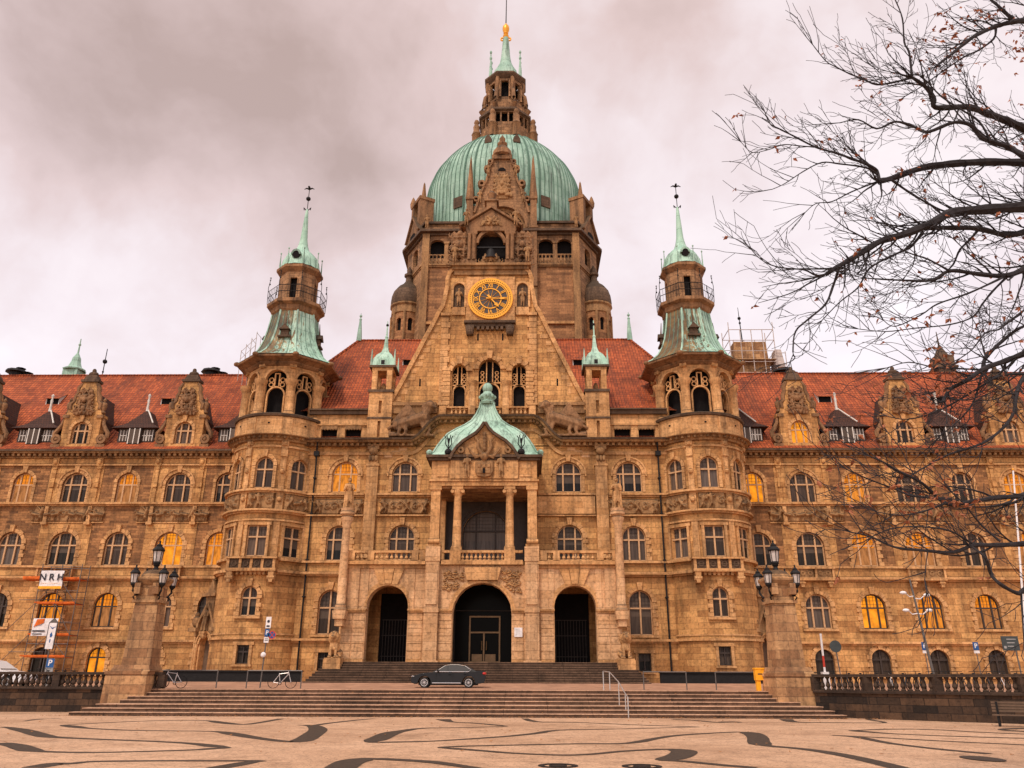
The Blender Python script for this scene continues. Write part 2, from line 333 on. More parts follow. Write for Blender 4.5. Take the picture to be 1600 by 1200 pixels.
class MB:
    def __init__(s):
        s.v = []; s.f = []; s.u = {}; s.pale = set()

    def add(s, pts, faces, uvs=None):
        o = len(s.v); s.v += [tuple(p) for p in pts]
        for i, f in enumerate(faces):
            if uvs: s.u[len(s.f)] = uvs[i]
            s.f.append([o + k for k in f])

    def quad(s, a, b, c, d, uv=None): s.add([a, b, c, d], [(0, 1, 2, 3)], [uv] if uv else None)

    def box(s, x0, x1, y0, y1, z0, z1):
        p = [(x, y, z) for z in (z0, z1) for y in (y0, y1) for x in (x0, x1)]
        s.add(p, [(0, 2, 3, 1), (4, 5, 7, 6), (0, 1, 5, 4), (1, 3, 7, 5), (3, 2, 6, 7), (2, 0, 4, 6)])

    def frust(s, c, w0, d0, w1, d1, z0, z1):
        p = []
        for w, d, z in ((w0, d0, z0), (w1, d1, z1)):
            p += [(c[0] - w, c[1] - d, z), (c[0] + w, c[1] - d, z), (c[0] + w, c[1] + d, z), (c[0] - w, c[1] + d, z)]
        s.add(p, [(3, 2, 1, 0), (4, 5, 6, 7)] + [(i, (i + 1) % 4, 4 + (i + 1) % 4, 4 + i) for i in range(4)])

    def prism(s, poly, y0, y1):
        n = len(poly)
        a = sum(poly[i][0] * poly[(i + 1) % n][1] - poly[(i + 1) % n][0] * poly[i][1] for i in range(n))
        if a < 0: poly = poly[::-1]
        s.add([(x, y0, z) for x, z in poly] + [(x, y1, z) for x, z in poly],
              [list(range(n)), list(range(2 * n - 1, n - 1, -1))] + [(i, n + i, n + (i + 1) % n, (i + 1) % n) for i in range(n)])

    def tube(s, pts, rad, n=6, caps=True):
        pts = [Vector(p) for p in pts]
        if not isinstance(rad, (list, tuple)): rad = [rad] * len(pts)
        rings = []; ref = None
        for i, p in enumerate(pts):
            t = (pts[min(i + 1, len(pts) - 1)] - pts[max(i - 1, 0)]).normalized()
            if ref is None: ref = Vector((0, 0, 1)) if abs(t.z) < 0.9 else Vector((1, 0, 0))
            a = t.cross(ref)
            if a.length < 1e-4: a = t.orthogonal()
            a.normalize(); b = t.cross(a); ref = -b if False else ref
            rings.append([p + (a * cos(2 * pi * k / n) + b * sin(2 * pi * k / n)) * rad[i] for k in range(n)])
        o = [q for r in rings for q in r]; F = []
        for i in range(len(pts) - 1):
            for k in range(n):
                F.append((i * n + k, (i + 1) * n + k, (i + 1) * n + (k + 1) % n, i * n + (k + 1) % n))
        if caps:
            F.append(list(range(n))); F.append([(len(pts) - 1) * n + k for k in range(n - 1, -1, -1)])
        s.add(o, F)

    def lathe(s, prof, cx=0, cy=0, n=24, a0=0.0, a1=2 * pi, sx=1.0, sy=1.0, flat=0.0):
        """prof: (r,z) from bottom to top; angle 0 faces -Y"""
        full = abs(a1 - a0 - 2 * pi) < 1e-6; m = n if full else n + 1
        P = []
        for r, z in prof:
            for k in range(m):
                a = a0 + (a1 - a0) * k / n + flat
                P.append((cx + sin(a) * r * sx, cy - cos(a) * r * sy, z))
        L = [0.0]
        for i in range(1, len(prof)): L.append(L[-1] + math.hypot(prof[i][0] - prof[i - 1][0], prof[i][1] - prof[i - 1][1]))
        R = max(p[0] for p in prof); F = []; U = []
        for i in range(len(prof) - 1):
            for k in range(n):
                k2 = (k + 1) % m
                F.append((i * m + k, i * m + k2, (i + 1) * m + k2, (i + 1) * m + k))
                ua, ub = (a1 - a0) * k / n * R, (a1 - a0) * (k + 1) / n * R
                U.append(((ua, L[i]), (ub, L[i]), (ub, L[i + 1]), (ua, L[i + 1])))
        s.add(P, F, U)

    def ball(s, c, r, n=10, m=6, rot=None):
        if not isinstance(r, (tuple, list)): r = (r, r, r)
        P = []; F = []
        for i in range(m + 1):
            t = pi * i / m
            for k in range(n):
                a = 2 * pi * k / n
                q = Vector((r[0] * sin(t) * cos(a), r[1] * sin(t) * sin(a), -r[2] * cos(t)))
                if rot: q = rot @ q
                P.append(tuple(q + Vector(c)))
        for i in range(m):
            for k in range(n):
                F.append((i * n + k, i * n + (k + 1) % n, (i + 1) * n + (k + 1) % n, (i + 1) * n + k))
        s.add(P, F)

    def ring(s, cx, cz, r0, r1, y0, y1, a0=0.0, a1=pi, n=12):
        """arch band in the XZ plane; angle from +X"""
        for k in range(n):
            a, b = a0 + (a1 - a0) * k / n, a0 + (a1 - a0) * (k + 1) / n
            p = []
            for y in (y0, y1):
                for r, t in ((r0, a), (r1, a), (r1, b), (r0, b)): p.append((cx + r * cos(t), y, cz + r * sin(t)))
            F = [(0, 1, 2, 3), (7, 6, 5, 4), (1, 5, 6, 2), (3, 7, 4, 0)]
            if k == 0: F.append((0, 4, 5, 1))
            if k == n - 1: F.append((2, 6, 7, 3))
            s.add(p, F)

    def sweep(s, path, prof, closed=False):
        """path: (x,z) polyline; prof: closed polygon of (y, n) offsets; n along the path's upward normal"""
        P = []; n = len(path); k = len(prof)
        for i, (x, z) in enumerate(path):
            a = Vector(path[max(i - 1, 0)]); b = Vector(path[min(i + 1, n - 1)]); t = (b - a).normalized()
            nx, nz = -t.y, t.x
            for y, o in prof: P.append((x + nx * o, y, z + nz * o))
        F = [(i * k + j, i * k + (j + 1) % k, (i + 1) * k + (j + 1) % k, (i + 1) * k + j) for i in range(n - 1) for j in range(k)]
        F += [list(range(k))[::-1], [(n - 1) * k + j for j in range(k)]]
        s.add(P, F)

    def merge(s, o, loc=(0, 0, 0), rz=0.0, sc=1.0, sx=1.0):
        c, d = cos(rz), sin(rz); b = len(s.v)
        for x, y, z in o.v:
            x, y, z = x * sc * sx, y * sc, z * sc
            s.v.append((loc[0] + x * c - y * d, loc[1] + x * d + y * c, loc[2] + z))
        for i, f in enumerate(o.f):
            if i in o.u: s.u[len(s.f)] = o.u[i]
            s.f.append([b + k for k in (f if sx > 0 else f[::-1])])

    def mesh(s, name, smooth=False):
        if ZMAP: s.v = [(x, y, zmap(z)) for x, y, z in s.v]
        me = bpy.data.meshes.new(name); me.from_pydata(s.v, [], s.f); boxuv(me, s.u)
        if smooth:
            me.polygons.foreach_set('use_smooth', [True] * len(me.polygons))
            try: me.set_sharp_from_angle(angle=radians(40))
            except Exception: pass
        me.update(); return me

    def clusters(s, gap=0.12):
        n = len(s.v); par = list(range(n))

        def find(a):
            while par[a] != a: par[a] = par[par[a]]; a = par[a]
            return a
        for f in s.f:
            for k in f[1:]:
                a, b = find(f[0]), find(k)
                if a != b: par[a] = b
        comp = {}
        for i, p in enumerate(s.v):
            r = find(i); c = comp.get(r)
            if c is None: comp[r] = [p[0], p[1], p[2], p[0], p[1], p[2]]
            else:
                for k in range(3):
                    if p[k] < c[k]: c[k] = p[k]
                    if p[k] > c[k + 3]: c[k + 3] = p[k]
        keys = list(comp); m = len(keys)
        if m > 900: return None
        g = list(range(m))

        def fg(a):
            while g[a] != a: g[a] = g[g[a]]; a = g[a]
            return a
        B = [comp[k] for k in keys]
        for i in range(m):
            for j in range(i):
                a, b = B[i], B[j]
                if a[0] - gap < b[3] and b[0] - gap < a[3] and a[1] - gap < b[4] and b[1] - gap < a[4] and a[2] - gap < b[5] and b[2] - gap < a[5]:
                    x, y = fg(i), fg(j)
                    if x != y: g[x] = y
        cl = {keys[i]: fg(i) for i in range(m)}; out = {}
        for i, f in enumerate(s.f): out.setdefault(cl[find(f[0])], []).append(i)
        return list(out.values())

    def build(s, name, mat, parent=None, loc=None, rz=0.0, smooth=False):
        if parent is not None and name not in WHOLE:
            c = s.clusters()
            if c and 2 <= len(c) <= 64:
                first = None
                for fs in c:
                    q = MB(); mp_ = {}
                    for i in fs:
                        for k in s.f[i]:
                            if k not in mp_: mp_[k] = len(q.v); q.v.append(s.v[k])
                        if i in s.u: q.u[len(q.f)] = s.u[i]
                        q.f.append([mp_[k] for k in s.f[i]])
                    o = link(q.mesh(name, smooth), name, mat, parent, loc, rz); first = first or o
                return first
        return link(s.mesh(name, smooth), name, mat, parent, loc, rz)


def boxuv(me, given={}):
    uvl = me.uv_layers.new(name='uv').data; V = me.vertices; LP = me.loops
    for p in me.polygons:
        if p.index in given and given[p.index] and len(given[p.index]) == p.loop_total:
            for j, li in enumerate(p.loop_indices): uvl[li].uv = given[p.index][j]
            continue
        n = p.normal; h = sqrt(n.x * n.x + n.y * n.y)
        for li in p.loop_indices:
            c = V[LP[li].vertex_index].co
            if h < 0.3: uvl[li].uv = (c.x, c.y)
            else: uvl[li].uv = (c.x if abs(n.y) >= abs(n.x) else c.y, c.z / h)


def link(me, name, mat, parent=None, loc=None, rz=0.0):
    o = bpy.data.objects.new(name, me); COL.objects.link(o)
    if mat and not me.materials: me.materials.append(MT[mat])
    if loc is None: loc = OFF if parent is not None and parent is HALL else (0, 0, 0)
    if parent is not None: o.parent = parent
    o.location = loc; o.rotation_euler = (0, 0, rz)
    return o


def tag(o, label, cat, group=None, kind=None):
    o['label'] = label; o['category'] = cat
    if group: o['group'] = group
    if kind: o['kind'] = kind
    return o


def thing(name, label, cat, loc=(0, 0, 0), rz=0.0, group=None):
    o = bpy.data.objects.new(name, None); COL.objects.link(o); o.empty_display_size = 0.2
    o.location = loc; o.rotation_euler = (0, 0, rz)
    return tag(o, label, cat, group)


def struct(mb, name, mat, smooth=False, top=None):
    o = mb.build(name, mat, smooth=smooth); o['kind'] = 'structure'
    if top:      # light from above painted in: pale worn treads and nosings, dark grimy risers
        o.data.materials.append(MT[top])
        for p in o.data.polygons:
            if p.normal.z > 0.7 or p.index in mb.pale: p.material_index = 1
    return o


def kids(o): return [c for c in o.children]


def copy_tree(o, parent=None):
    c = o.copy(); COL.objects.link(c)
    if parent: c.parent = parent
    for k in kids(o): copy_tree(k, c)
    return c


def dup(o, loc, rz, label, group=None):
    c = copy_tree(o); c.location = loc; c.rotation_euler = (0, 0, rz); c['label'] = label
    if group: c['group'] = group
    return c


def fuse(mb, name, voxel, smooth=True):
    """one continuous carved surface out of overlapping lumps"""
    me = mb.mesh(name + '_raw'); o = bpy.data.objects.new('tmp', me); COL.objects.link(o)
    r = o.modifiers.new('r', 'REMESH'); r.mode = 'VOXEL'; r.voxel_size = voxel
    sm = o.modifiers.new('s', 'SMOOTH'); sm.iterations = 1; sm.factor = 0.35
    dg = bpy.context.evaluated_depsgraph_get()
    out = bpy.data.meshes.new_from_object(o.evaluated_get(dg)); out.name = name
    bpy.data.objects.remove(o); bpy.data.meshes.remove(me)
    for l in list(out.uv_layers): out.uv_layers.remove(l)
    boxuv(out); out.polygons.foreach_set('use_smooth', [smooth] * len(out.polygons))
    return out


def cap(mb, a, b, r0, r1=None, n=7):
    r1 = r0 if r1 is None else r1
    mb.tube([a, b], [r0, r1], n); mb.ball(a, r0, n, 5); mb.ball(b, r1, n, 5)


# ------------------------------------------------------------------ walls with real openings
def flat(Y): return lambda u, z, d: (u, Y + d, z)


def cyl(cx, cy, R):
    def f(u, z, d):
        a = u / R
        return (cx + (R - d) * sin(a), cy - (R - d) * cos(a), z)
    return f


def oct_pt(cx, cy, R):
    return [(cx + R * sin(pi / 8 + k * pi / 4), cy - R * cos(pi / 8 + k * pi / 4)) for k in range(8)]


def arch_pts(uc, w, zb, zt, rise=None, n=10):
    rise = w / 2 if rise is None else rise; zs = zt - rise
    return [(uc - w / 2 * cos(pi * k / n), zs + rise * sin(pi * k / n)) for k in range(n + 1)], zs


def wall(mb, mp, u0, u1, z0, z1, ops=(), dep=0.35, du=None):
    """ops: (uc, w, zb, zt, 'arch'|'rect')"""
    us = {u0, u1}; zs = {z0, z1}
    for uc, w, zb, zt, kd in ops:
        us |= {uc - w / 2, uc + w / 2}; zs |= {zb, zt}
        if kd != 'rect': zs.add(zt - min(w / 2, zt - zb))
    us = sorted(u for u in us if u0 - 1e-6 <= u <= u1 + 1e-6); zs = sorted(z for z in zs if z0 - 1e-6 <= z <= z1 + 1e-6)
    us = [u for i, u in enumerate(us) if i == 0 or u - us[i - 1] > 1e-5]; zs = [z for i, z in enumerate(zs) if i == 0 or z - zs[i - 1] > 1e-5]
    if du:
        r = [us[0]]
        for a, b in zip(us, us[1:]):
            k = max(1, int(math.ceil((b - a) / du)))
            r += [a + (b - a) * (i + 1) / k for i in range(k)]
        us = r
    for a, b in zip(us, us[1:]):
        for c, d in zip(zs, zs[1:]):
            um, zm = (a + b) / 2, (c + d) / 2
            if any(abs(um - o[0]) < o[1] / 2 and o[2] < zm < o[3] for o in ops): continue
            mb.quad(mp(a, c, 0), mp(b, c, 0), mp(b, d, 0), mp(a, d, 0), ((a, c), (b, c), (b, d), (a, d)))
    for uc, w, zb, zt, kd in ops:
        path = [(uc - w / 2, zb)]
        if kd == 'rect': path += [(uc - w / 2, zt), (uc + w / 2, zt)]
        else:
            ap, z_s = arch_pts(uc, w, zb, zt); path += ap
            for (a, za), (b, zb2) in zip(ap, ap[1:]):
                if zt - za > 1e-6 or zt - zb2 > 1e-6:
                    mb.quad(mp(a, za, 0), mp(b, zb2, 0), mp(b, zt, 0), mp(a, zt, 0), ((a, za), (b, zb2), (b, zt), (a, zt)))
        path += [(uc + w / 2, zb)]
        for (a, za), (b, zb2) in zip(path, path[1:] + path[:1]):
            mb.quad(mp(a, za, 0), mp(a, za, dep), mp(b, zb2, dep), mp(b, zb2, 0), ((0, za), (dep, za), (dep, zb2), (0, zb2)) if abs(a - b) < 1e-6 else None)


# ------------------------------------------------------------------ windows: built once per kind, then copied
WK = {}
NWIN = [0]


def win_mesh(w, h, style, sur, rect):
    """frame, pane, surround meshes; origin at the middle of the sill on the wall face, looking to -Y"""
    key = (round(w, 2), round(h, 2), style, sur, rect)
    if key in WK: return WK[key]
    r = w / 2; zs = h if rect else h - r
    fr = MB(); pn = MB(); su = MB(); gb = MB()
    yf, yp = 0.20, 0.30
    bw = 0.09
    fr.box(-r, -r + bw, yf, yf + 0.1, 0, zs); fr.box(r - bw, r, yf, yf + 0.1, 0, zs); fr.box(-r + bw, r - bw, yf, yf + 0.1, 0, bw)
    if rect: fr.box(-r + bw, r - bw, yf, yf + 0.1, h - bw, h)
    else: fr.ring(0, zs, r - bw, r, yf, yf + 0.1, n=14)

    def top(x): return h - 0.02 if rect else zs + sqrt(max(0.0, (r - 0.04) ** 2 - x * x))
    tz = h * (0.60 if rect else 0.58)
    ms = {'three': (-0.21 * w, 0.21 * w), 'two': (0.0,), 'slim': (0.0,), 'plain': ()}[style]
    mwid = 0.065 if style != 'slim' else 0.05
    for x in ms: fr.box(x - mwid, x + mwid, yf - 0.05, yf + 0.08, bw, min(top(x - mwid), top(x + mwid)))
    if style != 'plain':
        tw = r - 0.03
        fr.box(-tw, tw, yf - 0.045, yf + 0.085, tz, tz + 0.12)
    # leaded glazing bars in the upper lights and thin sash bars below
    k = int(w / 0.27)
    for i in range(1, k):
        x = -r + w * i / k
        gb.box(x - 0.013, x + 0.013, yf + 0.04, yf + 0.065, tz + 0.12, top(abs(x) + 0.013))
    z = tz + 0.36
    while z < h - 0.15:
        ww = r - 0.05 if z < zs else sqrt(max(0.01, (r - 0.05) ** 2 - (z - zs) ** 2))
        gb.box(-ww, ww, yf + 0.045, yf + 0.06, z - 0.012, z + 0.012); z += 0.3
    pts = [(-r + 0.02, 0.02)] + ([(-r + 0.02, h - 0.02), (r - 0.02, h - 0.02)] if rect else [(-(r - 0.02) * cos(pi * i / 14), zs + (r - 0.02) * sin(pi * i / 14)) for i in range(15)]) + [(r - 0.02, 0.02)]
    pn.add([(x, yp, z) for x, z in pts], [list(range(len(pts)))[::-1]])
    # stone surround
    if sur:
        t = 0.30
        if rect:
            su.box(-r - 0.22, -r, -0.06, 0.06, -0.05, h); su.box(r, r + 0.22, -0.06, 0.06, -0.05, h)
            su.box(-r - 0.34, r + 0.34, -0.08, 0.06, h, h + 0.26)
            su.box(-r - 0.3, r + 0.3, -0.10, 0.06, -0.2, -0.05)
        else:
            n = 9
            for i in range(n):
                a, b2 = pi * i / n + 0.012, pi * (i + 1) / n - 0.012
                e = 0.10 if (i % 2 == 0) else 0.0
                su.ring(0, zs, r + 0.003, r + t + (e if sur == 'quoin' else 0), -0.07 - e * 0.3, 0.05, a, b2, 2)
            kw = 0.19
            su.prism([(-kw * .8, h + 0.01), (-kw * 1.25, h + 0.62), (kw * 1.25, h + 0.62), (kw * .8, h + 0.01)], -0.2, 0.04)
            if sur == 'hood':
                su.ring(0, zs, r + t + 0.004, r + t + 0.13, -0.16, 0.05, -0.12, pi + 0.12, 14)
            z = 0.0; i = 0
            while z < zs - 0.06:
                z2 = min(z + 0.34, zs); e = (0.16 if i % 2 == 0 else 0.0) if sur == 'quoin' else 0.0
                for sgn in (-1, 1):
                    x0, x1 = sorted((sgn * (r + 0.003), sgn * (r + t - 0.04 + e)))
                    su.box(x0, x1, -0.06 - e * 0.25, 0.05, z + 0.012, z2 - 0.012)
                z = z2; i += 1
            if sur in ('quoin', 'sill'):
                su.box(-r - 0.45, r + 0.45, -0.17, 0.05, -0.20, -0.02)
    WK[key] = (fr, pn, su, gb, {})
    return WK[key]


def window(loc, w, h, style='three', sur='quoin', lit=False, rect=False, rz=0.0, parent=None, name='window', surmat='trim', framemat='mullion'):
    parent = parent or HALL
    fr, pn, su, gb, cache = win_mesh(w, h, style, sur, rect)
    pm = {0: 'pane', 1: 'pane_lit', 2: 'pane_bright'}[int(lit)]
    if 'f' + framemat not in cache: cache['f' + framemat] = fr.mesh('frame_mesh'); cache['f' + framemat].materials.append(MT[framemat])
    if pm not in cache: cache[pm] = pn.mesh('pane_mesh'); cache[pm].materials.append(MT[pm])
    if 'g' not in cache: cache['g'] = gb.mesh('bars_mesh'); cache['g'].materials.append(MT['dark_frame'])
    o = link(cache['f' + framemat], name, None, parent, Vector(loc) + Vector(OFF), rz)
    link(cache[pm], 'pane', None, o, (0, 0, 0)); NWIN[0] += 1
    if len(gb.f): link(cache['g'], 'glazing_bars', None, o, (0, 0, 0))
    if sur:
        k = 's' + surmat
        if k not in cache: cache[k] = su.mesh('surround_mesh'); cache[k].materials.append(MT[surmat])
        link(cache[k], 'surround', None, o, (0, 0, 0))
    return o


def baluster_prof(h, r=0.09): return [(r, 0), (r, h * .08), (r * .55, h * .14), (r * 1.1, h * .32), (r * .95, h * .45), (r * .5, h * .7), (r * .6, h * .86), (r, h * .92), (r, h)]


def balusters(mb, p0, p1, z0, z1, gap=0.34, r=0.1, n=7):
    p0, p1 = Vector(p0), Vector(p1); k = max(1, int((p1 - p0).length / gap))
    for i in range(k):
        p = p0.lerp(p1, (i + 0.5) / k)
        mb.lathe([(a, z0 + z) for a, z in baluster_prof(z1 - z0, r)], p.x, p.y, n)


def relief_mesh(w, h, seed, vox=0.05, dep=0.13, frame=True):
    """a carved frieze panel: figures, scrolls and animals standing out of a slab; origin bottom middle"""
    rng = random.Random(seed); mb = MB()
    mb.box(-w / 2, w / 2, -0.04, 0.14, 0, h)
    n = max(2, int(w / 0.62))
    for i in range(n):
        x = -w / 2 + w * (i + 0.5) / n + rng.uniform(-.1, .1); k = rng.random(); hh = h * rng.uniform(.78, .95)
        if k < 0.55:      # standing or striding figure
            ln = rng.uniform(-.22, .22)
            top_ = Vector((x + ln, -0.10, hh)); hip = Vector((x, -0.10, hh * .48))
            mb.ball(top_ + Vector((0, -.02, -.09)), (.11, .12, .13), 8, 6)
            cap(mb, hip, top_ + Vector((0, 0, -.27)), .13, .16)
            for sg in (-1, 1):
                kn = hip + Vector((sg * rng.uniform(.05, .25), -.03, -hh * .22)); cap(mb, hip, kn, .10, .075)
                cap(mb, kn, (kn.x + rng.uniform(-.2, .1), -0.06, 0.06), .075, .05)
                sh = top_ + Vector((sg * .15, 0, -.28)); el = sh + Vector((sg * rng.uniform(.05, .25), -.02, rng.uniform(-.28, .2)))
                cap(mb, sh, el, .065, .05); cap(mb, el, el + Vector((rng.uniform(-.2, .25) * sg, 0, rng.uniform(-.1, .25))), .05, .04)
        elif k < 0.8:     # crouching beast
            d = rng.choice((-1, 1)); z = h * .45
            cap(mb, (x - .25 * d, -.08, z - .05), (x + .22 * d, -.1, z + .05), .17, .15)
            mb.ball((x + .36 * d, -.12, z + .25), (.15, .14, .13), 8, 6)
            for q in (-.25, -.1, .15, .28): cap(mb, (x + q * d, -.08, z - .1), (x + (q + rng.uniform(-.08, .08)) * d, -.06, .08), .06, .045)
            cap(mb, (x - .38 * d, -.05, z), (x - .45 * d, -.05, z + .45), .045, .03)
        else:             # scroll
            r = h * .27; z = h * .5; pts = []
            for j in range(16):
                a = j * 0.55; rr = r * (1 - j / 20); pts.append((x + rr * cos(a), -.06, z + rr * sin(a)))
            mb.tube(pts, .055, 6); mb.ball((x, -.08, z), .1, 8, 6)
    me = fuse(mb, 'relief_mesh', vox)
    me.transform(Matrix.Diagonal((1, 1.9, 1, 1)))
    return me


def lump_mesh(seed, w, h, d, n, r, vox, name='carving_mesh'):
    """a cartouche of carved leaves, masks and scrolls; origin bottom middle, front to -Y"""
    rng = random.Random(seed); mb = MB(); mb.box(-w / 2 * .7, w / 2 * .7, -d * .1, d * .6, 0, h * .9)
    for i in range(n):
        x = rng.uniform(0, w / 2); z = rng.uniform(0.05, 1) * h; rr = r * rng.uniform(.35, .8)
        if x > w / 2 * (1.15 - .5 * z / h): x *= .5
        y = -d * rng.uniform(.05, .75) * (1 - x / w); kd = rng.random()
        for sg in (-1, 1):
            if kd < .35:      # curling leaf
                a0 = rng.uniform(0, 6.3) if sg < 0 else a0; L = r * 1.6
                pts = [(sg * (x + L * (j / 5) * cos(a0 + j * .45)), y - .05 * j * d, z + L * (j / 5) * sin(a0 + j * .45)) for j in range(6)]
                mb.tube(pts, [rr * .75 * (1 - j / 8) for j in range(6)], 6)
            elif kd < .8: mb.ball((sg * x, y, z), (rr * rng.uniform(.6, 1.1), rr * .8, rr * rng.uniform(.8, 1.6)), 8, 6)
            else:
                mb.ring(sg * x, z, rr * .6, rr * 1.15, y - rr * .5, y + rr, 0, 2 * pi, 10)
    mb.ball((0, -d * .6, h * .62), (r * 1.0, r * .8, r * 1.25), 10, 8); mb.ball((0, -d * .8, h * .6), (r * .3, r * .4, r * .35), 8, 6)
    return fuse(mb, name, vox)


def text_mesh(txt, size, mat, ext=0.01):
    c = bpy.data.curves.new('txt', 'FONT'); c.body = txt; c.size = size; c.extrude = ext; c.align_x = 'CENTER'; c.align_y = 'CENTER'
    c.offset = size * 0.02
    o = bpy.data.objects.new('txt', c); COL.objects.link(o)
    me = bpy.data.meshes.new_from_object(o.evaluated_get(bpy.context.evaluated_depsgraph_get()))
    bpy.data.objects.remove(o); bpy.data.curves.remove(c)
    me.transform(Matrix.Rotation(pi / 2, 4, 'X'))
    me.materials.clear(); me.materials.append(MT[mat]); return me
# ------------------------------------------------------------------ the town hall
A = -3.35
OFF = (0, -66.8, -1.5)
HALL = None
HALL = thing('town_hall', 'huge sandstone town hall with green copper dome, gilded clock and two round towers', 'town hall', (A, 66.8, 1.5))


def U(px, py, Y):
    p = at(px, py, Y); return p.x - A, p.z


def PT(mb, name, mat, smooth=False, parent=None): return mb.build(name, mat, parent or HALL, smooth=smooth)


COLS = [23.9, 28.3, 33.0, 37.8, 42.6, 47.4, 52.1, 56.8]
WIDE = {28.3, 37.8, 47.4, 56.8}
LIT = {(-1, 3): {42.6, 33.0}, (-1, 2): {28.3, 23.9}, (-1, 1): {37.8, 33.0}, (-1, 0): {33.0},
       (1, 3): {23.9, 33.0, 47.4}, (1, 2): {33.0, 37.8, 47.4}, (1, 1): {33.0, 37.8, 42.6}, (1, 0): set()}
YW = 70.0


def rng_s(s, a, b): return (a, b) if s > 0 else (-b, -a)


def xbox(mb, s, a, b, y0, y1, z0, z1):
    x0, x1 = rng_s(s, a, b); mb.box(x0, x1, y0, y1, z0, z1)


relA = relief_mesh(4.2, 1.36, 11); relA2 = relief_mesh(4.2, 1.36, 12); relB = relief_mesh(1.05, 1.36, 13); relB2 = relief_mesh(1.05, 1.36, 14)
relC = relief_mesh(4.1, 1.3, 15)
for r_ in (relA, relA2, relB, relB2, relC): r_.materials.append(MT['carved'])


def relief(me, u, Y, z, rz=0.0, parent=None): return link(me, 'relief', None, parent or HALL, Vector((u, Y, z)) + Vector(OFF), rz)


